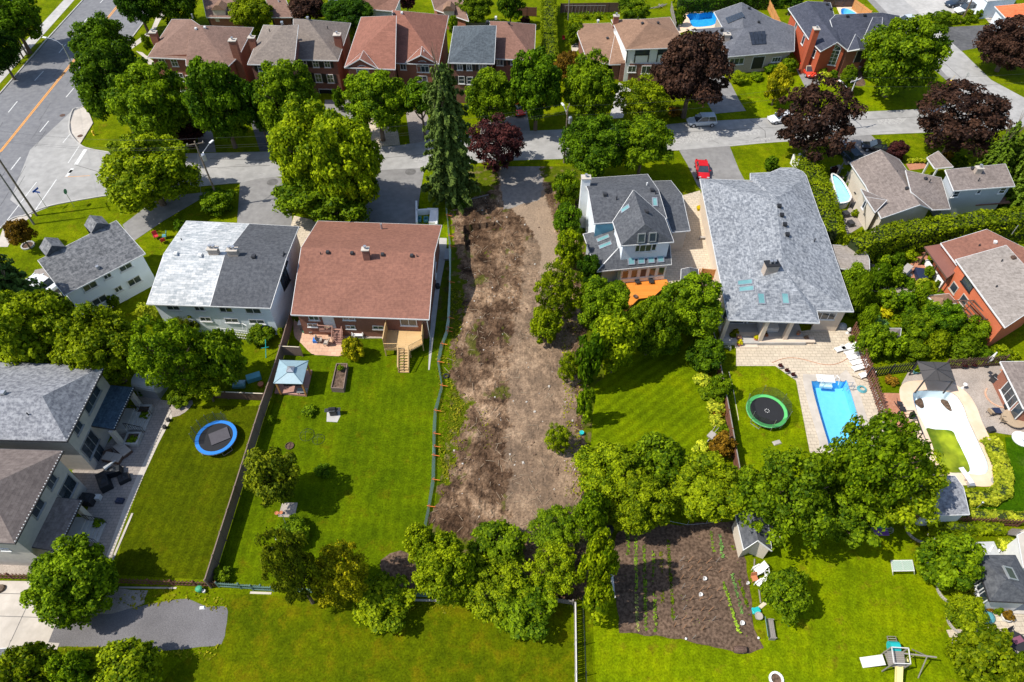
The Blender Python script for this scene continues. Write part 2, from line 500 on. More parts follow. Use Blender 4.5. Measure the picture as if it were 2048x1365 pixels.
def crown(name, seed, ncl, nl, leaf, kind='round', rc=(.2,.36), hollow=.0):
    rs = np.random.RandomState(seed); Cs = []; Ns = []; Ts = []
    if kind in ('round', 'oval', 'open'):
        k = np.arange(ncl) + .5; ph = np.arccos(1 - 2 * k / ncl * .86); th = math.pi * (1 + 5 ** .5) * k
        D = np.stack([np.cos(th) * np.sin(ph), np.sin(th) * np.sin(ph), np.cos(ph)], 1) + rs.normal(size=(ncl, 3)) * .16
        D /= np.linalg.norm(D, axis=1)[:, None]
        rad = rs.uniform(.52,.86, ncl)
        for i in range(ncl):
            r = rs.uniform(*rc); c = D[i] * (rad[i] if rad[i] + r < 1.12 else 1.12 - r) * (1 + .10 * math.sin(3 * th[i] % 6.28 + seed) * abs(math.sin(ph[i])))
            d = sph(rs, nl) ; d = d + D[i] * .55 + np.array([0,0,.35]); d /= np.linalg.norm(d, axis=1)[:, None]
            R_ = r * (1.05 - .45 * rs.rand(nl) ** 1.5)
            lump = 1 + .25 * np.sin(d[:, 0] * 7 + i) * np.cos(d[:, 1] * 6 + i * 2)
            Cs.append(c + d * (R_ * lump)[:, None] * np.array([1,1,.8])); Ns.append(d + rs.normal(size=(nl, 3)) * .55 + np.array([0,0,.3]))
            Ts.append(np.clip(.48 + (rs.rand() - .5) * .6 + (rs.rand(nl) - .5) * .95,0,1))
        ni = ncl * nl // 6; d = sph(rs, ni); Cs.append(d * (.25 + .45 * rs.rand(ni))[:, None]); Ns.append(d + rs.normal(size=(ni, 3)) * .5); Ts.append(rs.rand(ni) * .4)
    elif kind in ('cone', 'shag'):
        layers = ncl
        for L in range(layers):
            z = -1 + 2 * (L + .5) / layers; rr = ((1 - z) / 2 * 1.0 + .05) if kind == 'cone' else (.22 + .75 * ((1 - z) / 2) ** .55) * (.8 + .35 * rs.rand()) * (1 if z > -.8 else .7); nb = max(4, int(13 * rr + 4))
            for b in range(nb):
                a = 2 * math.pi * (b + rs.rand() * .7) / nb; ln = rr * rs.uniform(.72 if kind == 'cone' else .55,1.08); m = max(6, int(nl * ln))
                t = rs.rand(m) ** .7; w = .16 * (1.1 - t) * (rs.rand(m) - .5) * 2 * (rr + .25)
                x = np.cos(a) * t * ln - np.sin(a) * w; y = np.sin(a) * t * ln + np.cos(a) * w
                zz = z - .16 * t * ln * 1.0 + rs.normal(size=m) * .018 + .03
                Cs.append(np.stack([x, y, zz], 1)); Ns.append(np.stack([np.cos(a) * .4 + rs.normal(size=m) * .4, np.sin(a) * .4 + rs.normal(size=m) * .4, np.ones(m)], 1))
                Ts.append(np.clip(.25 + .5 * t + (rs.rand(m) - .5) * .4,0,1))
    elif kind == 'column':
        n = ncl * nl; z = rs.uniform(-1,1, n); a = rs.rand(n) * 2 * math.pi
        prof = np.sqrt(np.clip(1 - np.abs(z) ** 2.6,0,1)) * (1 - .22 * z)
        lump = 1 + .16 * np.sin(a * 3 + z * 9) + .1 * np.sin(a * 7 - z * 14)
        r = prof * lump * (1 - .35 * rs.rand(n) ** 2) * .92
        Cs.append(np.stack([np.cos(a) * r, np.sin(a) * r, z * .98], 1)); Ns.append(np.stack([np.cos(a), np.sin(a), np.full(n, .5)], 1) + rs.normal(size=(n, 3)) * .45)
        Ts.append(np.clip(.5 + .3 * (lump - 1) * 3 + (rs.rand(n) - .5) * .6,0,1))
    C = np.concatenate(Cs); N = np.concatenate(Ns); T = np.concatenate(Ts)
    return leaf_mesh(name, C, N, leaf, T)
CR = {}
def proto(kind):
    if kind in CR: return CR[kind]
    k, z = kind.split('_')[0], kind.split('_')[1]
    out = []
    if k == 'round':
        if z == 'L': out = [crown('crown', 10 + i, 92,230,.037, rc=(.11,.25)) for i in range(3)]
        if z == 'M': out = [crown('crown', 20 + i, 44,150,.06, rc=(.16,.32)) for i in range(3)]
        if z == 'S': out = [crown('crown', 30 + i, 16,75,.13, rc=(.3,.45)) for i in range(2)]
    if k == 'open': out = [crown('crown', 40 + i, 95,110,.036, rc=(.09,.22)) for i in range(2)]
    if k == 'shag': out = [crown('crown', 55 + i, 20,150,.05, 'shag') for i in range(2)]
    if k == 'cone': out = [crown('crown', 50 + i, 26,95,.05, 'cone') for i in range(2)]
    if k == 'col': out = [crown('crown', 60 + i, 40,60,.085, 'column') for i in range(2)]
    CR[kind] = out; return out
TR = []
def trunk_proto():
    if TR: return TR
    for sd in range(3):
        r = random.Random(sd); q = MB()
        q.tube([(0,0,-.02),(.004,.01,.3),(.02,-.02,.62),(0,.02,1.0)], [.085,.062,.05,.03], 8)
        for k in range(9):
            a = k * 2.4 + r.random(); z0 = .45 + .5 * k / 9; ln = r.uniform(.4,.75)
            p1 = V_((math.cos(a) * ln * .5, math.sin(a) * ln * .5, z0 + .18)); p2 = V_((math.cos(a) * ln, math.sin(a) * ln, z0 + r.uniform(.3,.55)))
            q.tube([(0,0, z0), p1, p2], [.032,.022,.008], 5)
            for j in (-1,1):
                b = a + j * .6; q.tube([p1, p1 + V_((math.cos(b) * .28, math.sin(b) * .28,.2))], [.016,.005], 4)
        o = q.build('trunk', 'bark'); TR.append(o.data); bpy.data.objects.remove(o)
    return TR
GREEN = {}
def tree(box, label, m='leaf_green', kind=None, clear=1.6, name='tree', cat='tree', group=None, kz=None, trunk=True, lean=None):
    """box = crown's outline in the photo (frame px): left, top, right, bottom"""
    x0, y0, x1, y1 = box; cx, cy = (x0 + x1) / 2,(y0 + y1) / 2
    zc = 4.0
    for _ in range(5):
        d = ray(cx, cy); dep = math.atan2(-d.z, math.hypot(d.x, d.y)); L = P(cx, cy, zc); dist = (L - V_((0,0, H))).length
        k = dist / d.length / OS
        r = (x1 - x0) / 2 * mpp(cx, cy, zc)
        hh = (y1 - y0) / 2 * k * (d.length / FPX) * math.cos(math.atan2(abs(OY + cy / OS - 682.5), FPX)) * .98
        q = hh * hh - (r * math.sin(dep)) ** 2
        kk = math.sqrt(q) / math.cos(dep) if q > 0 else .5 * r
        kk = max(.62 * r, min(kk, 3.4 * r)) if kz is None else kz * r
        zc = kk * .95 + clear
    b = P(cx, cy, zc); base = V_((b.x, b.y, 0))
    if kind is None: kind = 'round_L' if r > 2.7 else ('round_M' if r > 1.25 else 'round_S')
    ms = proto(kind); j = rnd.randrange(len(ms))
    e = thing(name, base, label, cat, rz=rnd.random() * 6.28, group=group)
    me = ms[j]
    c = bpy.data.objects.new('crown', me); COL.objects.link(c); c.parent = e
    if not me.materials: me.materials.append(MATS['leaf_green'])
    c.material_slots[0].link = 'OBJECT'; c.material_slots[0].material = MATS[m]
    g = 1.07 if kind[:5] in ('round', 'open_') else 1.0
    c.location = (0,0, zc); c.scale = (r * g, r * g, kk * g)
    if trunk:
        t = bpy.data.objects.new('trunk', trunk_proto()[rnd.randrange(3)]); COL.objects.link(t); t.parent = e
        f = 1.0 if kind.startswith('round') or kind.startswith('open') else .55
        t.scale = (r * f, r * f, zc * (1.0 if f == 1 else 1.7))
    return e
def shrub(box, label, m='leaf_green', kind=None, group=None, name='shrub', cat='shrub', **k):
    k.setdefault('clear', .02); k.setdefault('trunk', False)
    return tree(box, label, m, kind, name=name, cat=cat, group=group, **k)
def inpoly(x, y, poly):
    c = False; j = len(poly) - 1
    for i in range(len(poly)):
        if (poly[i][1] > y) != (poly[j][1] > y) and x < (poly[j][0] - poly[i][0]) * (y - poly[i][1]) / (poly[j][1] - poly[i][1]) + poly[i][0]: c = not c
        j = i
    return c
def hedge(path, width, height, label, m='leaf_hedge', dens=34, leaf=.16, z0=0.0, name='hedge', cat='hedge', lumpy=.25, core=True, zpx=None):
    """clipped hedge along photo points that lie on its top centre line (at its height)"""
    pts = [P(x, y, height if zpx is None else zpx) for x, y in path]
    rs = np.random.RandomState(len(path) * 7 + int(height * 10)); Cs = []; Ns = []; Ts = []
    q = MB()
    for a, b in zip(pts[:-1], pts[1:]):
        a = V_((a.x, a.y, 0)); b = V_((b.x, b.y, 0)); d = b - a; L = d.length; d /= L; sd = V_((d.y, -d.x, 0))
        per = height * 2 + width; n = int(L * per * dens)
        u = rs.rand(n) * (L + width * .5) - width * .25; w = rs.rand(n) * per
        hs = np.where(w < height, -1, np.where(w > height + width, 1,0))
        off = np.where(hs == -1, -width / 2, np.where(hs == 1, width / 2, w - height - width / 2))
        z = np.where(hs == -1, w, np.where(hs == 1, per - w, height))
        edge = np.clip((np.abs(off) / (width / 2)) ** 6 * .5,0,.5)
        base = np.array([[a.x, a.y, 0]]) + np.outer(u, [d.x, d.y, 0]) + np.outer(off, [sd.x, sd.y, 0])
        lump = np.array([noise.noise(V_((p[0] * .8, p[1] * .8, zz * .8))) + .5 * noise.noise(V_((p[0] * 2.3, p[1] * 2.3, zz * 2))) for p, zz in zip(base, z)])
        nx = np.outer(np.where(hs == 0,0, hs), [sd.x, sd.y, 0]) + np.outer(hs == 0, [0,0,1])
        top = (z >= height * .85)
        C = base + nx * (lump * lumpy)[:, None]; C[:, 2] += np.where(hs == 0, height - edge * .4, z) - 0
        dep = -rs.rand(n) ** 2 * .25
        C += nx * dep[:, None]
        Cs.append(C); Ns.append(nx + rs.normal(size=(n, 3)) * .5 + np.array([0,0,.35])); Ts.append(.5 + lump * .5 + (rs.rand(n) - .5) * .6)
        if core: q.bar(a + V_((0,0, height * .46)), b + V_((0,0, height * .46)), width * .6, height * .8)
    me = leaf_mesh('hedge', np.concatenate(Cs), np.concatenate(Ns), leaf, np.concatenate(Ts))
    ctr = sum(pts, Vector()) / len(pts); ctr.z = 0
    e = thing(name, ctr, label, cat)
    me.transform(MT_(-ctr)); me.materials.append(MATS[m])
    o = bpy.data.objects.new('foliage', me); COL.objects.link(o); o.parent = e
    if core: q.build('dark_core', 'core_dark', e, ctr)  # solid dark box added inside the leaves to block light through
    return e
def scatter(poly, n, name, label, m, leaf=.15, height=.4, cat='ground cover', z0=0.0, lump=.8, kind='stuff', world=False):
    """uncountable low growth over a photo polygon"""
    W = [P(x, y, 0) for x, y in poly]
    xs = [p.x for p in W]; ys = [p.y for p in W]; rs = np.random.RandomState(int(n * 7) % 997 + len(poly)); C = []; T = []
    pl = [(p.x, p.y) for p in W]
    area = (max(xs) - min(xs)) * (max(ys) - min(ys)); n = int(min(60000, n * area))
    X = rs.uniform(min(xs), max(xs), n); Y = rs.uniform(min(ys), max(ys), n)
    for x, y in zip(X, Y):
        if inpoly(x, y, pl):
            q = noise.noise(V_((x * lump, y * lump, 3))) * .9 + .5 * noise.noise(V_((x * lump * 2.7, y * lump * 2.7,1)))
            if q < -.35: continue
            C.append((x, y, z0 + max(.03, height * (.45 + q) * rs.uniform(.55,1.0)))); T.append(.45 + q * .6 + rs.uniform(-.25,.25))
    C = np.array(C); N = rs.normal(size=C.shape) * .5 + np.array([0,0,1])
    me = leaf_mesh(name, C, N, leaf, np.array(T)); me.materials.append(MATS[m])
    o = bpy.data.objects.new(name, me); COL.objects.link(o); return tag(o, label, cat, kind=kind)
# ================================================================ building materials
plain('white_trim', (.70,.70,.69), .5); plain('white_plastic', (.78,.77,.75), .35); plain('black_trim', (.02,.02,.022), .5)
plain('dark_metal', (.05,.05,.055), .5,.3); plain('pale_metal', (.45,.46,.48), .35,.6); plain('iron', (.12,.07,.05), .7,.3)
mat('glass', (.02,.03,.04),(.05,.065,.08), .7,.06, spec=.9)
mat('skyglass', (.12,.27,.28),(.17,.35,.35), .7,.08, spec=.9)  # teal base colour stands in for reflected sky
mat('solar', (.018,.022,.03),(.03,.036,.05), 2,.2, spec=.6)
def shing(name, a, b, c, speck=.55, streak=.88, k=1.0, bw=.6, bh=.26, pw=1.0):
    m_ = tuple((x + y) / 2 for x, y in zip(a, c)) if pw < 1 else c
    sc = lambda t: tuple(x * k for x in t)
    return coursed(name, sc(b), sc(m_), sc(c), bw, bh, sc(tuple(x * .6 for x in c)), .014,.93,.25, speck, grain=2.6, streak=streak)
shing('roof_brown', (.25,.115,.078),(.28,.13,.09),(.19,.088,.064), .7)
shing('roof_brown_grey', (.20,.165,.14),(.235,.195,.165),(.15,.125,.11))
shing('roof_brown_top', (.22,.135,.10),(.25,.155,.12),(.16,.10,.078))
shing('roof_red', (.25,.11,.075),(.285,.125,.088),(.20,.088,.062), .4)
shing('roof_redbrown', (.22,.115,.082),(.255,.135,.10),(.165,.088,.065))
shing('roof_tan', (.26,.155,.10),(.29,.175,.115),(.20,.118,.078), .45)
shing('roof_slate', (.075,.09,.105),(.10,.12,.135),(.05,.06,.07))
shing('roof_dark', (.085,.09,.10),(.115,.12,.13),(.058,.062,.072), .7)
shing('roof_navy', (.06,.066,.09),(.075,.08,.105),(.042,.047,.065), .4)
shing('roof_grey', (.28,.29,.315),(.34,.345,.36),(.13,.135,.155), .7)
shing('roof_granite', (.26,.275,.30),(.37,.385,.405),(.105,.118,.14), .5, bw=.45)
shing('roof_white', (.54,.56,.56),(.64,.64,.63),(.27,.30,.32), .38, bw=.8, bh=.3)
shing('roof_taupe', (.22,.18,.16),(.265,.22,.195),(.15,.122,.11), .6)
shing('roof_cottage', (.15,.155,.165),(.25,.25,.255),(.075,.08,.088), .6, bw=.5)
shing('roof_blue', (.05,.085,.12),(.07,.115,.155),(.03,.05,.075), .6)
shing('roof_plain', (.33,.285,.25),(.37,.325,.29),(.22,.19,.165), .6)
shing('roof_orange', (.75,.17,.06),(.80,.20,.08),(.62,.13,.05), .3)
mat('roof_metal_brown', (.20,.085,.065),(.23,.10,.075), .5,.45, metal=.1)
coursed('brick_red', (.33,.125,.072),(.26,.09,.055),(.20,.075,.05), .42,.16,(.30,.19,.15), .02, speck=.35, grain=6)
coursed('brick_dark', (.22,.09,.065),(.30,.13,.09),(.13,.06,.05), .42,.16,(.24,.17,.14), .02, speck=.4, grain=6)
coursed('brick_orange', (.62,.165,.07),(.56,.14,.06),(.48,.12,.055), .42,.16,(.45,.17,.10), .015, speck=.25, grain=6)
coursed('brick_scarlet', (.46,.095,.04),(.40,.08,.035),(.34,.07,.032), .42,.16,(.34,.13,.08), .015, speck=.25, grain=6)
coursed('brick_brown', (.28,.12,.075),(.22,.09,.06),(.17,.07,.05), .42,.16,(.24,.16,.12), .02, speck=.3, grain=6)
coursed('brick_pale', (.48,.40,.33),(.42,.35,.29),(.36,.29,.25), .5,.25,(.33,.28,.24), .02, speck=.3, grain=6)
coursed('siding_white', (.80,.86,.92),(.78,.84,.90),(.72,.79,.86), 40,.2,(.40,.41,.43), .012, speck=.1, bump=.4, rough=.6)
coursed('siding_cream', (.62,.55,.45),(.60,.53,.44),(.55,.49,.40), 40,.2,(.38,.34,.28), .012, speck=.1, bump=.4, rough=.6)
coursed('siding_grey', (.42,.45,.48),(.40,.43,.46),(.36,.39,.42), 40,.2,(.24,.26,.28), .014, speck=.1, bump=.4, rough=.6)
coursed('siding_blue', (.16,.36,.46),(.15,.34,.44),(.13,.30,.40), 40,.2,(.08,.2,.28), .014, speck=.1, rough=.6)
mat('stucco', (.50,.46,.41),(.44,.41,.37), 2.2,.9, bump=.2)
mat('stucco_cream', (.66,.55,.43),(.60,.50,.40), 1.4,.9, bump=.2)
mat('stucco_white', (.82,.82,.80),(.74,.74,.73), 1.4,.85)
def wood(name, a, b, c, bw=6, bh=.14, rough=.75): return coursed(name, a, b, c, bw, bh, tuple(x * .35 for x in c), .014, rough, .3,.3, grain=5)
wood('deck_new', (.56,.37,.17),(.64,.45,.23),(.46,.29,.13)); wood('deck_orange', (.72,.24,.035),(.80,.30,.05),(.62,.19,.03))
wood('wood_brown', (.13,.08,.06),(.16,.10,.075),(.10,.06,.045)); wood('wood_grey', (.26,.235,.21),(.31,.28,.25),(.2,.18,.16))
wood('wood_red', (.17,.075,.05),(.21,.095,.06),(.12,.055,.04)); wood('wood_orange', (.58,.27,.09),(.64,.32,.12),(.48,.21,.07))
wood('deck_pink', (.40,.22,.17),(.46,.26,.21),(.34,.18,.14)); wood('wood_taupe', (.23,.165,.135),(.27,.195,.16),(.19,.135,.11))
wood('wood_green', (.12,.21,.18),(.16,.26,.22),(.10,.16,.14)); wood('pole_wood', (.20,.155,.115),(.24,.19,.145),(.15,.115,.085), 12,.5)
mat('bark', (.12,.085,.06),(.19,.14,.10), 6,.95, bump=.5); mat('core_dark', (.018,.03,.006),(.03,.045,.01), 4,.95)  # the second is the dark green of the added hedge cores
# leaves: dark and light tone, mixed leaf by leaf, darker inside crowns and in hollows
leafmat('leaf_green', (.022,.062,.006),(.088,.17,.010)); leafmat('leaf_bright', (.06,.11,.005),(.20,.27,.012))
leafmat('leaf_yellow', (.10,.12,.006),(.32,.32,.02)); leafmat('leaf_deep', (.012,.042,.006),(.045,.11,.010))
leafmat('leaf_olive', (.05,.08,.010),(.17,.215,.02)); leafmat('leaf_purple', (.016,.009,.018),(.048,.026,.05), .15)
leafmat('leaf_wine', (.02,.007,.02),(.062,.02,.055), .2); leafmat('leaf_spruce', (.010,.028,.016),(.045,.085,.045), .08)
leafmat('leaf_conifer', (.018,.048,.008),(.075,.13,.022), .12); leafmat('leaf_hedge', (.055,.10,.005),(.18,.245,.012)); leafmat('leaf_hedge_dark', (.03,.075,.006),(.12,.20,.012))
leafmat('leaf_hosta', (.12,.20,.02),(.42,.52,.10)); leafmat('leaf_blue', (.04,.10,.07),(.12,.24,.17), .1); leafmat('leaf_bronze', (.07,.04,.012),(.22,.14,.035))
leafmat('leaf_mid', (.038,.085,.006),(.14,.225,.012)); leafmat('leaf_crop', (.07,.16,.03),(.25,.40,.10)); leafmat('leaf_flower', (.25,.10,.35),(.6,.35,.6)); leafmat('leaf_gold', (.45,.35,.01),(.8,.68,.03))
leafmat('leaf_pale', (.25,.32,.18),(.55,.6,.45)); leafmat('leaf_weed', (.09,.11,.012),(.26,.27,.04))
shing('roof_mauve', (.19,.15,.135),(.22,.18,.16),(.135,.108,.098))
leafmat('leaf_fir', (.03,.065,.03),(.085,.135,.08), .15)
shing('roof_steel', (.125,.13,.15),(.15,.155,.175),(.085,.09,.105), .5)
# ================================================================ materials
mat('asphalt', (.155,.155,.165),(.20,.20,.205), 1.2,.9, big=(.06,.88,1.1), bump=.15)
mat('asphalt_street', (.30,.293,.28),(.37,.36,.345), .9,.92, big=(.12,.84,1.1), bump=.15)
mat('asphalt_dark', (.075,.075,.08),(.11,.11,.11), 1.5,.9, big=(.3,.8,1.15))
mat('asphalt_mid', (.20,.192,.186),(.25,.242,.232), 1.1,.92, big=(.15,.85,1.1))
mat('crack', (.11,.105,.10),(.15,.145,.14), 2,.9)
mat('paleseal', (.40,.39,.37),(.30,.29,.28), 3,.9, lo=.45, hi=.55)
mat('concrete', (.46,.41,.35),(.53,.475,.41), 1.3,.85, big=(.3,.85,1.05))
mat('concrete_grey', (.40,.385,.36),(.48,.46,.43), 1.3,.85, big=(.3,.85,1.05))
coursed('paver_pale', (.60,.51,.39),(.50,.43,.33),(.40,.33,.25), .6,.4,(.27,.22,.17), .025, speck=.25, grain=3)
coursed('paver_grey', (.36,.31,.27),(.28,.25,.23),(.22,.19,.17), .5,.3,(.15,.13,.12), .02, speck=.3, grain=3)
coursed('paver_red', (.42,.17,.10),(.52,.24,.14),(.40,.22,.15), .3,.2,(.25,.13,.09), .015, speck=.3, grain=3)
coursed('stone_patio', (.60,.36,.24),(.66,.44,.30),(.44,.24,.16), .7,.5,(.42,.27,.2), .03, speck=.3, grain=2)
mat('gravel', (.115,.108,.113),(.18,.172,.175), 14,.95, bump=.5, big=(.25,.85,1.15))
mat('gravel_pale', (.30,.25,.21),(.44,.38,.33), 9,.95, bump=.5, big=(.5,.8,1.1))
mat('soil', (.062,.038,.024),(.15,.098,.066), 4,.97, bump=.9, detail=9, big=(.5,.7,1.3), lo=.38, hi=.62)
mat('paint_white', (.70,.70,.68),(.55,.55,.53), 4,.7)
mat('paint_yellow', (.80,.34,.05),(.66,.30,.07), 4,.7)
mat('sand_deck', (.70,.50,.34),(.76,.57,.42), 1.0,.8, big=(.3,.9,1.05))
def grassmat(name, a, b, c, mow=0, ang=0.0, dry=(.15,.125,.006), dr=.62):
    a, b, c = (tuple(q * f for q, f in zip(t, (1.08,1.16,1))) for t in (a, b, c))
    m, n, bs = _new(name); bs.inputs['Roughness'].default_value = .85; bs.inputs['Specular IOR Level'].default_value = .02
    vec = _tc(n)
    f = _noise(n, vec, .28,8,.68); col = _ramp(n, f, [(.36, a),(.50, b),(.64, c)])
    g = _noise(n, vec, .55,5,.7); dm = _ramp(n, g, [(dr - .06,(0,0,0)),(dr + .1,(1,1,1))])
    col = _mix(n, col, dry, dm)
    h = _noise(n, vec, 5.5,6,.8); col = _mix(n, col, _ramp(n, h, [(.36,(.55,) * 3),(.64,(1.42,) * 3)]), 1.0, 'MULTIPLY')
    h2 = _noise(n, vec, 1.6,3,.6); col = _mix(n, col, _ramp(n, h2, [(.35,(.84,) * 3),(.65,(1.14,) * 3)]), 1.0, 'MULTIPLY')
    if mow:
        mp = n.nodes.new('ShaderNodeMapping'); mp.inputs['Rotation'].default_value = (0,0, ang); n.links.new(vec, mp.inputs[0])
        wv = n.nodes.new('ShaderNodeTexWave'); wv.inputs['Scale'].default_value = .32; wv.inputs['Distortion'].default_value = 1.5; wv.inputs['Detail'].default_value = 2
        wv.inputs['Detail Scale'].default_value = .4
        n.links.new(mp.outputs[0], wv.inputs['Vector'])
        col = _mix(n, col, _ramp(n, wv.outputs['Fac'], [(.2,(1 - mow,) * 3),(.8,(1 + mow,) * 3)]), 1.0, 'MULTIPLY')
    n.links.new(col, bs.inputs['Base Color']); _bump(n, bs, h, .7,.08)
    return m
grassmat('grass', (.072,.095,.001),(.105,.132,.001),(.15,.165,.002))
grassmat('grass_deep', (.040,.052,.001),(.055,.068,.001),(.074,.085,.001), mow=.07, ang=.1, dry=(.085,.085,.002))
grassmat('grass_yard', (.050,.077,.001),(.070,.100,.001),(.092,.122,.001), mow=.06, ang=.0, dry=(.10,.10,.002))
grassmat('grass_bright', (.088,.122,.001),(.125,.162,.001),(.17,.195,.001), mow=.05, ang=.3)
grassmat('grass_front', (.050,.068,.001),(.075,.092,.001),(.11,.118,.001), mow=.03, ang=.3, dry=(.125,.115,.002), dr=.56)
grassmat('grass_dark', (.022,.06,.001),(.035,.08,.001),(.05,.09,.001), dry=(.06,.10,.01))
grassmat('grass_curve', (.070,.10,.001),(.10,.135,.001),(.13,.155,.001), mow=.12, ang=.9, dr=.7)
# ================================================================ ground layout
def smooth(pts, k=4, closed=False):
    out = []; n = len(pts)
    for i in range(n if closed else n - 1):
        p0 = pts[i - 1] if (closed or i > 0) else pts[0]; p1 = pts[i]; p2 = pts[(i + 1) % n]; p3 = pts[(i + 2) % n] if (closed or i + 2 < n) else pts[-1]
        for j in range(k):
            t = j / k
            out.append(tuple(.5 * ((2 * b) + (c - a) * t + (2 * a - 5 * b + 4 * c - d) * t * t + (-a + 3 * b - 3 * c + d) * t ** 3) for a, b, c, d in zip(p0, p1, p2, p3)))
    if not closed: out.append(pts[-1])
    return out
def flat(name, loops, z, m, kind='structure', label=None, cat=None, group=None, parent=None, thick=0, side=None):
    """flat sheet from world xy loops (first outer, rest holes), optional thickness (a raised slab)"""
    polys = [[V_((p[0], p[1], 0)) for p in l] for l in loops]; tri = tessellate_polygon(polys)
    vs = [V_((p.x, p.y, z)) for l in polys for p in l]; q = MB(); q.v = vs
    for t in tri:
        a, b, c = (vs[i] for i in t)
        t = list(t)
        if (b - a).cross(c - a).z < 0: t = t[::-1]
        q.f.append(t); q.mi.append(0)
    if thick:
        for li, l in enumerate(polys):
            ar = sum(l[k].x * l[(k + 1) % len(l)].y - l[(k + 1) % len(l)].x * l[k].y for k in range(len(l)))
            if (ar < 0) != (li > 0): l = l[::-1]
            for k in range(len(l)):
                a, b = l[k], l[(k + 1) % len(l)]
                q.poly([(a.x, a.y, z - thick),(b.x, b.y, z - thick),(b.x, b.y, z),(a.x, a.y, z)], 0)
    o = q.build(name, m, parent)
    return tag(o, label, cat, group, kind if not cat else None)
def W2(pts, z=0.0): return [(P(x, y, z).x, P(x, y, z).y) for x, y in pts]
def rough_edge(loop, amp=.12, step=.5):
    out = []
    for k in range(len(loop)):
        a = Vector(loop[k]); b = Vector(loop[(k + 1) % len(loop)]); n = max(1, int((b - a).length / step))
        for j in range(n):
            p = a.lerp(b, j / n); q = noise.noise_vector(V_((p.x * .9, p.y * .9,.3))) * amp
            out.append((p.x + q.x, p.y + q.y))
    return out
def sheet(name, px, z, m, sm=0, edge=0, holes=(), **k):
    if sm: px = smooth(px, sm, True)
    l = W2(px, z)
    if edge: l = rough_edge(l, edge)
    return flat(name, [l] + list(holes), z, m, **k)
HOLES = []
def line(name, px, wdt, z, m, **k):
    """painted line / strip along photo points"""
    p = [P(x, y, z) for x, y in px]; q = MB()
    for a, b in zip(p[:-1], p[1:]):
        d = (b - a).normalized(); s = V_((d.y, -d.x, 0)) * wdt / 2
        q.poly([a - s, a + s, b + s, b - s][::-1])
    o = q.build(name, m); return tag(o, kind='structure')
def kerb(px, sm=4, hgt=.12, wd=.2, name='kerb'):
    p = [P(x, y, 0) for x, y in (smooth(px, sm) if sm else px)]; q = MB()
    for a, b in zip(p[:-1], p[1:]): q.bar(a + V_((0,0, hgt / 2 - .02)), b + V_((0,0, hgt / 2 - .02)), wd, hgt + .04)
    o = q.build(name, 'concrete_grey'); return tag(o, kind='structure')

# arterial road
F('F')
sheet('road', [(-160,400),(0,188),(167,0),(215,-60),(420,-60),(300,30),(256,87),(200,160),(167,213),(167,213),(150,380),(72,424),(13,446),(-60,520),(-200,700)], .012, 'asphalt')
sheet('road', [(147,219),(139,245),(141,268),(160,290),(180,299),(220,306),(300,308),(436,306),(520,304),(743,295),(807,290),(859,281),(960,268),(1060,262),(1160,258),(1331,250),(1374,245),(1520,237),(1703,225),(1875,217),(1905,204),(1920,188),(1872,128),(1749,0),(1690,-70),(1760,-70),(1808,0),(1872,56),(1928,107),(1982,160),(2060,202),(2200,215),(2200,300),(2060,252),(1990,262),(1842,266),(1741,270),(1640,279),(1520,287),(1457,293),(1356,301),(1310,302),(1130,318),(1003,322),(849,336),(756,341),(551,354),(520,357),(480,366),(423,371),(330,380),(220,391),(154,402),(103,412),(60,430),(20,400),(60,300)], .016, 'asphalt_street')
sheet('road', [(1749,0),(1872,128),(1920,182),(1912,178),(1860,132),(1725,-10)], .020, 'asphalt_mid')
kerb([(-30,222),(0,188),(90,84),(167,0),(190,-28)], 0)
kerb([(330,0),(300,30),(256,87),(200,160),(167,213),(147,219),(139,245),(141,268),(160,290),(180,299),(220,306)], 3)
kerb([(220,306),(300,309),(370,309)], 0)
kerb([(-20,480),(13,446),(33,435),(51,432),(72,422),(103,412),(154,402),(220,391),(260,387)], 3)
kerb([(423,371),(452,368),(480,366)], 0)
kerb([(1741,270),(1842,266),(1900,264)], 0,.06,.14)
kerb([(1310,302),(1356,301)], 0,.05,.14); kerb([(1459,293),(1520,287),(1560,284)], 0,.05,.14)
# corner apron and footpaths (pale concrete)
sheet('pavement', [(166,214),(149,222),(141,245),(144,266),(160,288),(186,246),(178,226)], .125, 'concrete', thick=.14)
sheet('pavement', [(-60,205),(0,138),(128,0),(160,-35),(185,-35),(149,0),(0,167),(-60,240)], .02, 'concrete_grey')
F('A1')
sheet('pavement', [(1180,230),(1010,360),(1025,385),(1200,260),(1250,160),(1340,60),(1300,60),(1220,130)], .02, 'concrete')
sheet('pavement', [(1060,400),(1110,440),(1180,530),(1210,490),(1110,410)], .024, 'concrete')
F('B1')
sheet('pavement', [(45,440),(100,425),(230,370),(250,400),(170,460),(100,560),(60,640),(-40,640),(0,560)], .03, 'concrete')
F('A1')
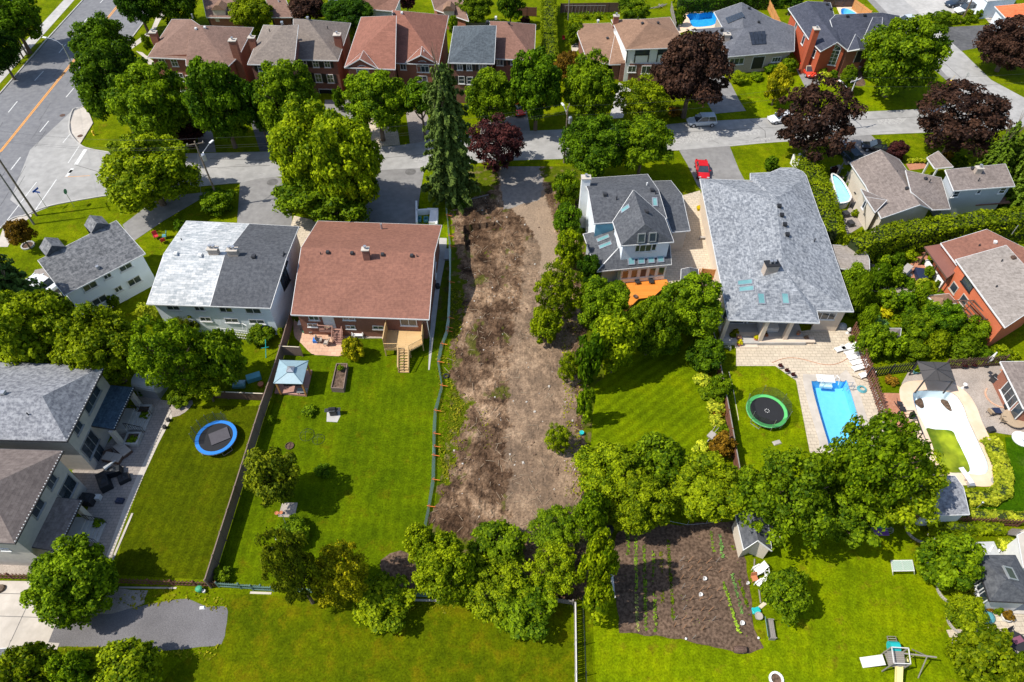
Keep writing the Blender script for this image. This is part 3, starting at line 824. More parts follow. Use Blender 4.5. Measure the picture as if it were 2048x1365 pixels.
# markings
for a, b in (((910,50),(820,160)),((580,462),(0,1180)),): line('road_marking', [a, b], .16,.024, 'paint_yellow'); line('road_marking', [(a[0] + 9, a[1] + 4),(b[0] + 9, b[1] + 4)], .16,.024, 'paint_yellow')
line('road_marking', [(0,1180),(-200,1440)], .3,.024, 'paint_yellow')
for a, b in (((805,0),(780,25)),((680,145),(625,210)),((515,345),(460,415)),((340,555),(270,630)),((135,792),(65,878)),((575,690),(515,760)),((380,945),(310,1032)),((160,1228),(85,1325))):
    line('road_marking', [a, b], .15,.024, 'paint_white')
line('road_marking', [(545,1050),(490,1115)], .12,.024, 'paint_white'); line('road_marking', [(618,1140),(530,1275)], .12,.024, 'paint_white')
line('road_marking', [(668,1165),(592,1285)], .55,.024, 'paint_white'); line('road_marking', [(565,1315),(540,1350)], .5,.024, 'paint_white')
F('B1')
line('road_marking', [(285,135),(50,440)], .12,.024, 'paint_white'); line('road_marking', [(440,115),(272,358)], .14,.024, 'paint_white')
line('road_marking', [(560,40),(515,95)], .4,.024, 'paint_white'); line('road_marking', [(505,95),(700,85)], .08,.024, 'paint_yellow')
F('A1')
for x, y, k in ((487,901,.42),(625,1062,.42)):
    q = MB(); q.lathe(P(x, y, .03 if y < 1000 else .13), [(0,.012),(.2,.012),(.36,.012),(.42,0)], 18); tag(q.build('manhole_cover', 'iron'), 'round brown iron cover in the ' + ('grey asphalt lane of the wide road' if y < 1000 else 'pale concrete corner pavement'), 'manhole cover')
F('F')
for pts in ([(420,318),(560,322)], [(250,300),(262,330),(250,380)], [(150,330),(200,345),(300,344),(420,336),(540,331)], [(750,318),(860,308)], [(1345,266),(1600,252),(1720,240),(1860,233)], [(1500,240),(1530,262),(1532,286)], [(1760,20),(1850,92),(1960,190)]):
    line('road_crack', pts, .09,.0215, 'crack')
rr0 = random.Random(5)
for k in range(26):
    x = rr0.uniform(430,1860); y = 325 - (x - 430) * .055 + rr0.uniform(-14,14) if x > 520 else rr0.uniform(312,350); l = rr0.uniform(15,60); line('road_crack', [(x, y),(x + l * .5, y + rr0.uniform(-3,3)),(x + l, y - l * .05 + rr0.uniform(-4,4))], rr0.uniform(.03,.07), .0212, 'crack')
for k in range(14):
    y = rr0.uniform(30,400); x = 150 - y * .35 + rr0.uniform(-60,60); line('road_crack', [(x, y),(x - 12, y + 20),(x - 22, y + 34)], rr0.uniform(.03,.06), .0212, 'asphalt_dark')
A_ = [(1338,270),(1440,262),(1434,280),(1345,288)]
sheet('road_patch', A_, .024, 'paleseal', edge=.5); sheet('road_patch', [(1466,262),(1520,258),(1518,270),(1468,275)], .024, 'paleseal', edge=.4)
sheet('road_patch', [(1755,240),(1815,236),(1800,248),(1760,250)], .024, 'paleseal', edge=.4); sheet('road_patch', [(1500,280),(1540,276),(1540,281),(1500,284)], .024, 'paleseal', edge=.3)
F('A2')
sheet('road_patch', [(1280,1238),(1360,1232),(1372,1262),(1285,1268)], .024, 'paleseal', edge=.3)
for x, y, fr_ in ((1252,1342, 'A2'),(175,1422 - 0, 'A2')):
    F(fr_); q = MB(); c = P(x, y, .03); q.lathe(c, [(0,.01),(.5,.012),(.8,0)], 20); tag(q.build('drain_patch', 'crack'), kind='structure')
# driveways
F('F')
sheet('driveway', [(480,366),(520,357),(551,354),(585,362),(584,445),(574,480),(560,560),(480,560),(474,450)], .022, 'asphalt_mid')
sheet('driveway', [(752,341),(849,336),(838,400),(832,470),(690,470),(722,430),(742,390)], .022, 'asphalt_mid')
sheet('driveway', [(300,408),(340,392),(420,384),(395,402),(330,440),(262,486),(245,450)], .022, 'asphalt_mid')
sheet('driveway', [(70,540),(92,536),(140,620),(60,640),(40,600)], .022, 'paver_grey')
sheet('driveway', [(1358,301),(1459,292),(1478,340),(1500,380),(1420,400),(1395,372),(1375,330)], .022, 'asphalt_mid')
sheet('driveway', [(1428,228),(1492,222),(1478,200),(1462,168),(1445,150),(1400,150),(1404,190)], .022, 'asphalt_mid')
sheet('driveway', [(1592,138),(1626,136),(1640,170),(1612,178)], .022, 'asphalt_mid')
sheet('driveway', [(1672,276),(1742,270),(1772,300),(1760,330),(1690,330)], .022, 'asphalt_mid')
sheet('driveway', [(1872,56),(1980,50),(1992,66),(1990,90),(1922,102),(1900,82)], .022, 'asphalt_dark')
sheet('driveway', [(1808,0),(1800,-20),(1935,-20),(1950,8),(1960,24),(1880,28),(1850,37)], .022, 'concrete_grey')
sheet('driveway', [(1848,37),(1880,28),(2000,18),(1990,52),(1872,56)], .018, 'grass')
sheet('driveway', [(1960,24),(2040,20),(2040,44),(1990,60)], .026, 'concrete')
sheet('driveway', [(600,450),(640,440),(640,500),(600,500)], .024, 'paver_pale')
sheet('path', [(588,432),(625,440),(628,470),(600,492),(572,478),(582,450)], .026, 'paver_pale')
for i, (a, b, c, d) in enumerate((((318,305),(360,305),(372,240),(340,240)),((398,305),(432,305),(420,240),(392,240)),((640,300),(735,294),(700,200),(650,200)),((520,303),(590,300),(560,240),(500,240)),((745,294),(800,290),(790,225),(735,235)),((960,268),(1060,262),(1050,200),(970,200)),((820,288),(870,280),(850,215),(812,225)))):
    sheet('driveway', [a, b, c, d], .022 + i * .0005,('asphalt_mid', 'asphalt_mid', 'asphalt_mid', 'asphalt_dark', 'paver_pale', 'asphalt_mid', 'paver_grey')[i])
sheet('driveway', [(1218,238),(1246,236),(1262,180),(1238,165)], .022, 'concrete_grey')
F('D1')
sheet('driveway', [(-300,600),(250,610),(460,825),(360,1068),(-80,1040),(-300,1040)], .02, 'concrete', edge=0)
sheet('driveway', [(-80,1040),(445,1072),(415,1145),(-100,1120)], .024, 'concrete')
for a, b in (((250,690),(80,1060)),((-50,868),(410,884)),((-50,698),(290,708)),((80,1050),(60,1110))): line('pavement_joint', [a, b], .05,.0285, 'crack')
sheet('gravel_lot', smooth([(460,822),(700,850),(830,850),(960,815),(1080,790),(1250,760),(1400,745),(1560,800),(1690,800),(1700,880),(1690,960),(1650,1080),(1500,1100),(1200,1130),(900,1105),(700,1095),(445,1095),(360,1068)], 2, True), .016, 'gravel', edge=.1)
sheet('gravel_lot', [(840,660),(1110,665),(1080,780),(960,815),(830,850),(700,840)], .013, 'gravel_pale', edge=.3)
sheet('gravel_lot', [(-300,470),(330,475),(300,560),(-300,560)], .013, 'gravel_pale')
# lawns with their own tone
F('F')
sheet('lawn', [(330,812),(500,812),(540,812),(412,1160),(228,1150),(250,1060)], .006, 'grass_deep')
sheet('lawn', [(590,700),(600,680),(760,670),(900,640),(905,760),(890,900),(860,1080),(820,1180),(440,1165),(430,1150),(548,800),(560,760)], .006, 'grass_yard', edge=.1)
sheet('lawn', [(450,1190),(860,1195),(1140,1200),(1150,1420),(300,1420),(350,1330),(440,1290)], .006, 'grass_front', edge=.2)
sheet('lawn', [(1180,1240),(1240,1262),(1480,1305),(1520,1240),(1545,1050),(1840,1060),(1900,1200),(1920,1420),(1190,1420)], .006, 'grass_bright', edge=.15)
sheet('lawn', [(1190,770),(1270,700),(1380,665),(1410,700),(1420,830),(1430,920),(1180,930)], .006, 'grass_curve', edge=.2)
sheet('lawn', [(1458,730),(1590,730),(1615,870),(1590,980),(1480,980)], .006, 'grass_bright')
sheet('lawn', [(2010,875),(2200,875),(2200,1030),(1900,1030),(1942,1004),(2000,996),(2020,960)], .006, 'grass_dark')
sheet('lawn', [(1480,165),(1520,165),(1590,145),(1740,160),(1880,130),(1918,190),(1880,214),(1520,234)], .006, 'grass_bright')
# big ground with real holes for the lot and the pools is laid at the end of this file
# patios
F('C1')
PAT = [(1060,600),(1340,560),(1320,600),(1200,850),(1110,1090),(1000,1365),(850,1800),(560,1800),(700,1300),(560,1060),(700,1000)]
sheet('patio', PAT, .018, 'paver_grey')
sheet('patio_edge', [(1320,588),(1345,640),(1235,850),(1120,1100),(1010,1365),(905,1640),(850,1760),(815,1760),(960,1365),(1070,1100),(1190,850)], .022, 'concrete')
sheet('patio', [(1040,470),(1340,520),(1330,590),(1100,590)], .014, 'gravel_pale')
sheet('patio', [(1335,520),(1500,510),(1480,570),(1400,630),(1320,630)], .014, 'gravel_pale', sm=2)
F('C2')
sheet('patio', [(345,150),(390,180),(735,200),(735,260),(740,425),(560,432),(480,420),(400,340),(345,280)], .025, 'stone_patio', sm=3)
sheet('patio', [(735,230),(1045,235),(1040,300),(740,300)], .022, 'gravel_pale')
F('B2')
sheet('path', [(1478,570),(1535,572),(1530,700),(1480,960),(1440,1290),(1400,1600),(1390,1600),(1405,1290),(1430,960)], .03, 'concrete_grey')
F('F')
sheet('grass_strip', [(849,336),(880,332),(905,352),(912,430),(905,500),(870,475),(838,460),(838,400)], .008, 'grass_bright', edge=.1)
# around the big grey house
F('B3')
sheet('patio', [(1420,240),(1560,200),(1700,700),(1760,1100),(1400,960),(1260,930),(1300,560)], .018, 'paver_pale')
POOL1 = []; POOL2 = []
def pool_loop(px, z=0.0, k=5): return W2(smooth(px, k, True), z)
F('C4')
p1 = pool_loop([(342,600),(360,585),(480,582),(570,588),(605,608),(700,940),(700,1050),(660,1075),(480,1065),(455,1010),(380,760)], .02)
p2 = pool_loop([(1068,690),(1085,660),(1150,652),(1280,655),(1370,680),(1430,760),(1470,870),(1540,1020),(1605,1170),(1600,1240),(1540,1255),(1440,1245),(1330,1240),(1260,1190),(1200,1020),(1150,900),(1090,780)], .02)
HOLES += [p1, p2]
sheet('patio', [(-200,200),(60,262),(420,200),(560,190),(640,240),(760,560),(870,790),(900,1100),(330,1100),(230,580),(80,475),(-200,475)], .022, 'paver_pale', holes=[p1])
def ring(name, loop, wdt, z, m, thick=.1, **k):
    o2 = [(p.x, p.y) for p in offset_loop([V_((a, b, 0)) for a, b in loop], -wdt)]
    return flat(name, [o2, loop], z, m, thick=thick, **k)
ring('pool_coping', p1,.9,.05, 'concrete')
sheet('patio', [(970,560),(1050,510),(1370,480),(1700,470),(1830,700),(1950,900),(2000,1100),(1900,1100),(1840,980),(1700,960),(1590,940),(1640,1080),(1690,1230),(1660,1320),(1420,1335),(1250,1280),(1100,1000),(990,760)], .022, 'gravel_pale', holes=[p2])
ring('pool_coping', p2,1.35,.05, 'sand_deck')
sheet('patio', [(830,668),(985,672),(1020,780),(1140,960),(1200,1240),(1000,1240),(880,830)], .026, 'paver_red')
sheet('patio', [(800,540),(1035,520),(990,600),(985,665),(820,660)], .024, 'grass')
sheet('patio', [(1690,500),(1780,600),(1900,900),(1990,1100),(2100,1100),(2000,500)], .028, 'paver_red')
# other pools
F('A3')
p3 = pool_loop([(1455,120),(1500,105),(1560,108),(1620,95),(1665,100),(1690,150),(1680,185),(1630,205),(1520,212),(1490,190),(1475,150)], .02,3)
sheet('patio', [(1430,105),(1500,90),(1700,78),(1800,200),(1700,240),(1480,235),(1400,260),(1380,220)], .022, 'sand_deck', holes=[p3])
F('A4')
p4 = pool_loop([(680,72),(730,68),(800,110),(780,150),(700,140)], .02,3)
sheet('patio', [(640,40),(780,42),(900,110),(860,180),(700,180)], .022, 'sand_deck', holes=[p4])
HOLES += [p3, p4]
def water_mat():
    m, n, b = _new('pool_water')
    tr = n.nodes.new('ShaderNodeBsdfTransparent'); tr.inputs[0].default_value = (.80,.97,1,1)
    gl = n.nodes.new('ShaderNodeBsdfGlossy'); gl.inputs['Roughness'].default_value = .03
    mx = n.nodes.new('ShaderNodeMixShader'); mx.inputs[0].default_value = .04
    n.links.new(tr.outputs[0], mx.inputs[1]); n.links.new(gl.outputs[0], mx.inputs[2])
    f = _noise(n, _tc(n), 3.5,3); u = n.nodes.new('ShaderNodeBump'); u.inputs['Strength'].default_value = .25; n.links.new(f, u.inputs['Height']); n.links.new(u.outputs[0], gl.inputs['Normal'])
    n.links.new(mx.outputs[0], n.nodes['Material Output'].inputs[0])
water_mat()
mat('pool_liner', (.20,.56,.86),(.23,.60,.88), 2,.6, spec=.1)
mat('pool_liner_deep', (.03,.30,.62),(.05,.38,.68), 2,.6, spec=.1)
mat('algae', (.10,.16,.004),(.30,.36,.012), .55,.35, big=(.35,.4,1.3), detail=8, lo=.4, hi=.6)
mat('pool_white', (.72,.80,.82),(.60,.74,.80), .8,.6, lo=.5, hi=.75, detail=6)
def basin(loop, depth, m, zt=.05, water=-.12, name='pool', label='', wname='pool_water', bottom=None):
    c = V_((sum(p[0] for p in loop) / len(loop), sum(p[1] for p in loop) / len(loop), 0))
    e = thing('swimming_pool', c, label, 'swimming pool')
    q = MB(); n = len(loop)
    ar = sum(loop[k][0] * loop[(k + 1) % n][1] - loop[(k + 1) % n][0] * loop[k][1] for k in range(n))
    L = loop if ar > 0 else loop[::-1]
    dz = bottom or (lambda x, y: -depth)
    for k in range(n):
        a, b = L[k], L[(k + 1) % n]; q.poly([(a[0], a[1], zt),(b[0], b[1], zt),(b[0], b[1], dz(*b)),(a[0], a[1], dz(*a))])
    tri = tessellate_polygon([[V_((x, y, 0)) for x, y in L]])
    for t in tri:
        v = [V_((L[i][0], L[i][1], dz(*L[i]))) for i in t]
        if (v[1] - v[0]).cross(v[2] - v[0]).z < 0: v = v[::-1]
        q.poly(v)
    q.build('basin', m, e, c)
    if water is not None:
        lo = [V_((x, y, water)) - c for x, y in L]; q = MB()
        for t in tri:
            v = [lo[i] for i in t]
            if (v[1] - v[0]).cross(v[2] - v[0]).z < 0: v = v[::-1]
            q.poly(v)
        q.build('water', wname, e)
    return e, c
basin(p1,1.3, 'pool_liner', label='rectangular turquoise swimming pool in the pale paved yard beside white loungers')
basin(p3,1.2, 'pool_liner_deep', label='kidney shaped blue swimming pool beside the grey roof with solar panels')
basin(p4,1.2, 'pool_liner', label='small turquoise pool corner behind the red brick house')
e2, c2 = basin(p2,1.35, 'pool_white', water=None, label='emptied white L-shaped pool with green algae water in its deep end')
F('C4')
al = [(1165,925),(1230,930),(1350,940),(1385,1000),(1430,1090),(1475,1190),(1470,1235),(1400,1238),(1330,1236),(1262,1186),(1205,1030)]
la = W2(smooth(al, 3, True), -1.2)
o = flat('algae_water', [la], -1.22, 'algae', parent=e2, thick=.12); o.location = -c2; del o['kind']
for k, pp in enumerate(([(1085,715),(1125,708),(1150,735),(1168,775),(1150,785),(1110,760),(1085,740)], [(1270,730),(1310,722),(1345,760),(1352,790),(1310,770)])):
    l = rough_edge(W2(smooth(pp, 3, True), -1.3), .35,.25); o = flat('leaf_litter', [l], -1.335 + .001 * k, 'soil', parent=e2); o.location = -c2; del o['kind']
# diving board
F('C4')
a = P(1415,1205,.45); b = P(1495,1318,.45)
e = thing('diving_board', (b.x, b.y, 0), 'white diving board over the algae end of the empty pool', 'diving board'); q = MB(); q.bar(a, b, .5,.06); q.build('board', 'white_plastic', e, (b.x, b.y, 0))
q = MB(); q.box((b.x, b.y, .03),(.6,.5,.38)); q.box(b.lerp(a, .3) - V_((0,0,.4)),(.5,.12,.36)); q.build('stand', 'pale_metal', e, (b.x, b.y, 0))
# white steps and rail of pool 1
F('C4')
e = thing('pool_steps', P(452,575,0), 'white moulded entry steps at the far end of the turquoise pool', 'pool steps'); o_ = Vector(e.location)
q = MB(); c = P(450,590,0)
for k in range(2): q.box(c + V_((0,-.35 * k + .1,-.35 - .3 * k)),(1.3,.34,.3), -.1)
q.box(c + V_((0,.42,0)),(1.9,1.0,.1), -.1); q.build('steps', 'white_plastic', e, o_)
for s in (-1,1):
    q = MB(); x = c + V_((s * .95,.3,0)); q.tube([x, x + V_((0,0,.8)), x + V_((.1,-.5,.85)), x + V_((.15,-.8,.1))], .03,6); q.build('handrail', 'white_plastic', e, o_)
# ---------------------------------------------------------------- dirt lot
F('F')
def dirt_mat():
    m, n, b = _new('dirt'); b.inputs['Roughness'].default_value = .97; b.inputs['Specular IOR Level'].default_value = .1
    vec = _tc(n)
    f = _noise(n, vec, .45,10,.78); g = _noise(n, vec, 5,7,.8); h = _noise(n, vec, .16,4,.5)
    v = n.nodes.new('ShaderNodeTexVoronoi'); v.inputs['Scale'].default_value = 2.6; n.links.new(_mix(n, vec, g, .12), v.inputs['Vector'])
    col = _ramp(n, f, [(.38,(.055,.034,.022)),(.46,(.13,.082,.05)),(.53,(.225,.15,.095)),(.63,(.38,.27,.18))])
    col = _mix(n, col, _ramp(n, g, [(.36,(.5,) * 3),(.64,(1.45,) * 3)]), 1.0, 'MULTIPLY')
    col = _mix(n, col, _ramp(n, h, [(.42,(.55,.5,.47)),(.58,(1.15,1.12,1.08))]), 1.0, 'MULTIPLY')
    a = n.nodes.new('ShaderNodeAttribute'); a.attribute_name = 'track'
    col = _mix(n, col, _mix(n, (.36,.265,.185), _ramp(n, g, [(.3,(.6,) * 3),(.7,(1.25,) * 3)]), 1.0, 'MULTIPLY'), a.outputs['Fac'])
    a2 = n.nodes.new('ShaderNodeAttribute'); a2.attribute_name = 'grassy'
    gc = _ramp(n, _noise(n, vec, 1.2,6,.8), [(.35,(.045,.07,.001)),(.65,(.11,.135,.002))])
    col = _mix(n, col, gc, a2.outputs['Fac'])
    a3 = n.nodes.new('ShaderNodeAttribute'); a3.attribute_name = 'paved'
    pc = _ramp(n, _noise(n, vec, 1.5,5,.7), [(.35,(.20,.19,.18)),(.65,(.29,.27,.25))])
    col = _mix(n, col, pc, a3.outputs['Fac'])
    n.links.new(col, b.inputs['Base Color']); _bump(n, b, g, .9,.12)
dirt_mat()
RX0, RX1, RY0, RY1 = -10.6,10.2,21.4,85.0
dirtp = [(P(x, y).x, P(x, y).y) for x, y in smooth([(905,395),(940,395),(985,382),(1003,340),(1003,318),(1078,318),(1088,360),(1120,372),(1150,400),(1160,520),(1165,700),(1172,900),(1180,1060),(1180,1195),(1000,1195),(945,1075),(868,1050),(868,1000),(893,950),(905,900),(930,860),(935,800),(900,770),(890,730),(905,690),(925,640),(928,560),(915,500),(905,450)], 3, True)]
trackp = [(P(x, y).x, P(x, y).y) for x, y in smooth([(1008,330),(1076,330),(1092,390),(1108,450),(1120,530),(1110,620),(1090,720),(1085,800),(1050,800),(1060,700),(1075,600),(1080,520),(1060,450),(1020,420),(1000,380)], 3, True)]
widep = [(P(x, y).x, P(x, y).y) for x, y in [(1050,470),(1125,470),(1148,700),(1155,1000),(1140,1090),(1020,1090),(1015,900),(1020,700),(1040,600)]]
pavep = [(P(x, y).x, P(x, y).y) for x, y in [(1003,322),(1076,320),(1086,365),(1080,400),(1010,420),(1000,360)]]
pitp = [(P(x, y).x, P(x, y).y) for x, y in [(927,452),(1006,443),(1010,470),(985,520),(950,535),(934,530)]]
def smf(poly, x, y, amp=.0):
    q = noise.noise_vector(V_((x * .7, y * .7,0))) * amp + noise.noise_vector(V_((x * 2.4, y * 2.4,4))) * amp * .5
    return 1.0 if inpoly(x + q.x, y + q.y, poly) else 0.0
nx, ny = 118,340; vs = []; tr_, gr_, pv_ = [], [], []
for j in range(ny + 1):
    for i in range(nx + 1):
        x = RX0 + (RX1 - RX0) * i / nx; y = RY0 + (RY1 - RY0) * j / ny
        edge = min(1, min(x - RX0, RX1 - x, y - RY0, RY1 - y) / .8)
        dd = smf(dirtp, x, y, 1.1); t = smf(trackp, x, y, .5) * max(0, min(1,(y - 42) / 16)); t = max(t, .42 * smf(widep, x, y, .9)); pv = smf(pavep, x, y, .25)
        z = .05 * noise.noise(V_((x * .5, y * .5,0)))
        if dd:
            a = .16 if not t else (.04 if t > .5 else .09)
            z += a * (noise.noise(V_((x * .9, y * .9,2))) + .8 * noise.noise(V_((x * 2.3, y * 2.3,1))) + .5 * noise.noise(V_((x * 6.5, y * 6.5,5)))) + .03
            z += .28 * max(0, noise.noise(V_((x * .4, y * .33,9))) - .1) * (1 - t)
        if inpoly(x, y, pitp):
            near = (y - pitp[4][1]) / (pitp[0][1] - pitp[4][1]); rt = (x - pitp[0][0]) / (pitp[1][0] - pitp[0][0])
            z -= 1.25 * max(0, min(1, near * 1.5)) * max(.15,1 - rt * .75)
        z *= max(0, edge)
        if not dd: z = z * .2 - .012
        vs.append((x, y, z)); tr_.append(t * .8)
        gm = 0 if dd else 1
        wn = noise.noise(V_((x * .55, y * .4,7))) + .4 * noise.noise(V_((x * 2.2, y * 2,3)))
        if dd and not t and wn > .42: gm = .55
        if not dd and noise.noise(V_((x * 1.3, y * 1.3,11))) > .25: gm = .5
        gr_.append(gm * (1 - pv)); pv_.append(pv * .9 * dd)
fs = [(j * (nx + 1) + i, j * (nx + 1) + i + 1,(j + 1) * (nx + 1) + i + 1,(j + 1) * (nx + 1) + i) for j in range(ny) for i in range(nx)]
me = bpy.data.meshes.new('dirt_lot'); me.from_pydata(vs, [], fs); me.materials.append(MATS['dirt'])
for nm, arr in (('track', tr_),('grassy', gr_),('paved', pv_)):
    a = me.attributes.new(nm, 'FLOAT', 'POINT'); a.data.foreach_set('value', arr)
ob = bpy.data.objects.new('dirt_lot', me); COL.objects.link(ob); tag(ob, kind='structure')
HOLES.append([(RX0, RY0),(RX1, RY0),(RX1, RY1),(RX0, RY1)])
# loose clods, stones and twigs over the dirt
q = MB(); rr = random.Random(3)
for _ in range(2600):
    x = rr.uniform(RX0 + 1, RX1 - 1); y = rr.uniform(RY0 + 1, RY1 - 1)
    if not inpoly(x, y, dirtp) or inpoly(x, y, pavep): continue
    if inpoly(x, y, trackp) and rr.random() < .8: continue
    s = rr.uniform(.05,.16) if rr.random() < .9 else rr.uniform(.16,.3); z = .12 * noise.noise(V_((x * 1.1, y * .9,2)))
    if inpoly(x, y, pitp): continue
    q.box((x, y, z - .02),(s, s * rr.uniform(.6,1.3), s * .6), rr.random() * 6, tx=.6, ty=.6, mi=0 if rr.random() < .8 else 1)
for _ in range(500):
    x = rr.uniform(RX0 + 1, RX1 - 1); y = rr.uniform(RY0 + 1, RY1 - 8)
    if not inpoly(x, y, dirtp) or inpoly(x, y, trackp): continue
    a = rr.random() * 6.28; l = rr.uniform(.3,1.1); q.bar((x, y, .1),(x + math.cos(a) * l, y + math.sin(a) * l, .14), .03,.03, mi=2)
mat('clod', (.20,.13,.085),(.12,.075,.05), 3,.95); mat('stone', (.42,.38,.33),(.5,.47,.42), 3,.9); mat('twig', (.30,.22,.15),(.4,.32,.22), 3,.9)
tag(q.build('rubble', ['clod', 'stone', 'twig']), 'loose clods, pale stones and twigs strewn over the bare dirt lot', 'rubble', kind='stuff')
# vegetable plot soil
F('D3')
VEG = [(680,490),(860,450),(1370,420),(1430,620),(1500,1060),(1545,1160),(1420,1200),(1300,1170),(1060,1110),(700,1070),(680,800),(660,700)]
sheet('garden_soil', VEG, .035, 'soil', edge=.25)
F('D2')
sheet('garden_soil', [(770,650),(880,590),(960,640),(1000,780),(980,830),(760,820),(850,760),(770,720)], .03, 'soil', sm=2, edge=.2)
# the ground itself
big = [(-900,-500),(900,-500),(900,1600),(-900,1600)]
flat('ground', [big] + HOLES, 0.0, 'grass')
# ================================================================ houses, left and middle
F('B2')
# --- brown roofed semi beside the dirt lot
h = House('brick_house', P(860,900), 'wide low brick house with plain brown shingle roof beside the dirt lot', 'house')
h.roof([(530,438,3.9),(400,645,6.4),(320,1168,3.9),(1395,1205,3.9),(1437,690,6.4),(1495,471,3.9)], [(0,1,4,5),(1,2,3,4)], 'roof_brown', 'brick_brown', .5)
for x, y in ((608,690),(797,697),(1035,707),(1262,716)): h.vent(x, y)
for x, y in ((552,698),(1303,716)): h.pipe(x, y, .06,.3)
h.chimney(898,655,.75,.55,1.5, 'brick_dark'); h.pipe(1028,500,.13,.8, 'pale_metal')
for x, y, ww, hh, cc in ((497,1190,1.2,.9,2),(770,1192,1.4,.8,2),(785,1265,1.1,.6,2),(1000,1268,1.3,.6,2),(490,1250,1.2,.6,2)): h.win(x, y, ww, hh, cc)
h.door(617,1225,1.1,2.0); h.win(1235,1215,1.9,1.7,2)
h.win(1440,760,1.1,1.1); h.win(1445,850,1.0,.8)
q = MB(); c = P(1380,1210,3.8); d = P(1372,1700 - 0,0); q.tube([c, (c.x + .05, c.y + .1,.2)], .05,6); h.part(q, 'downspout', 'white_trim')
# balconies / decks on its rear
# --- white and dark two-tone semi
F('B1')
h = House('semi_detached_house', P(1700,1000), 'pale sided semi with half white and half charcoal shingled roof', 'house')
h.roof([(1455,438,5.0),(1280,690,7.2),(1145,1085,5.0),(1640,1101,5.0),(1752,708,7.2),(1945,460,5.0)], [(0,1,4,5),(1,2,3,4)], 'roof_white', 'siding_white', .42, walls=False, rl='white mottled shingle half of the roof')
h.roof([(1945,460,5.02),(1752,708,7.22),(1640,1101,5.02),(2108,1117,5.02),(2232,724,7.22),(2330,482,5.02)], [(0,1,4,5),(1,2,3,4)], 'roof_dark', 'siding_white', .42, walls=False, rl='charcoal shingle half of the roof')
rt_keep = list(h.rt)
V = [P(1455,438,5.0), P(1280,690,7.2), P(1145,1085,5.0), P(2108,1117,5.0), P(2232,724,7.2), P(2330,482,5.0)]
loop = offset_loop(V, .42)
zz = [4.75,6.95,4.75,4.75,6.95,4.75]; wb = MB(); WW = [V_((p.x, p.y, z)) for p, z in zip(loop, zz)]
for k in range(6):
    a, b = WW[k], WW[(k + 1) % 6]; a0 = V_((a.x, a.y, 0)); b0 = V_((b.x, b.y, 0)); wb.poly([a0, b0, b, a]); h.wt += [[a0, b0, b], [a0, b, a]]
h.part(wb, 'wall', 'siding_white')
for x, y in ((1375,700),(1565,712)): h.vent(x, y, .5, 'white_trim', .28)
h.vent(1980,722,.5, 'dark_metal', .3)
h.chimney(1655,650,1.1,.6,.9, 'brick_pale', 0,2); h.chimney(1808,658,1.1,.6,.9, 'brick_pale', 0,2)
h.pipe(1418,588,.06,.3)
for x, y, ww in ((1350,1103,1.5),(1555,1108,1.2),(1762,1120,1.5),(1975,1130,1.8)): h.win(x, y + 8, ww, .9,2)
for x, y, ww in ((1605,1203,1.3),(1808,1213,1.6),(2005,1222,1.8)): h.win(x, y, ww, .75,2)
F('B2')
h.win(270,735,.9,1.5,1,1, 'black_trim'); h.win(268,885,1.8,2.2,2,1, 'black_trim')
# --- white house turned to the street
F('B1')
h = House('white_house', P(820,1000), 'white sided two storey house set askew with grey shingle roof and two small roof gables', 'house')
h.roof([(295,745,7.0),(905,435,7.0),(1130,690,5.0),(500,1017,5.0)], [(0,1,2,3)], 'roof_cottage', 'siding_white', .3, walls=False)
a, b, c, d = P(295,745,7), P(905,435,7), P(1130,690,5), P(500,1017,5)
back = ((a - d) * .35); back.z = 0
q = MB(); a2 = a + back; b2 = b + back; a2.z = b2.z = 3.0
q.poly([b, a, a2, b2][::-1]); q.poly([b, a, a2, b2]); h.part(q, 'mansard_roof', 'roof_cottage')
ab = (b - a).normalized(); ad = (d - a); ad.z = 0; ad.normalize()
a3, b3, c3, d3 = a + ab * .3 , b - ab * .3, c - ab * .3 - ad * .35, d + ab * .3 - ad * .35
af = a3 + back * .9; bf = b3 + back * .9
q = MB()
for s, t, zs, zt in ((d3, c3,4.9,4.9),):
    q.poly([(s.x, s.y, 0),(t.x, t.y, 0),(t.x, t.y, zt),(s.x, s.y, zs)]); h.wt += [[V_((s.x, s.y, 0)), V_((t.x, t.y, 0)), V_((t.x, t.y, zt))], [V_((s.x, s.y, 0)), V_((t.x, t.y, zt)), V_((s.x, s.y, zs))]]
for r0, r1, r2 in ((c3, b3, bf),(d3, a3, af)):
    q.poly([(r0.x, r0.y, 0),(r2.x, r2.y, 0),(r2.x, r2.y, 3.0),(r1.x, r1.y, 6.75),(r0.x, r0.y, 4.9)])
    h.wt += [[V_((r0.x, r0.y, 0)), V_((r2.x, r2.y, 0)), V_((r1.x, r1.y, 6.7))]]
q.poly([(af.x, af.y, 0),(bf.x, bf.y, 0),(bf.x, bf.y, 3),(af.x, af.y, 3)])
h.part(q, 'wall', 'siding_white')
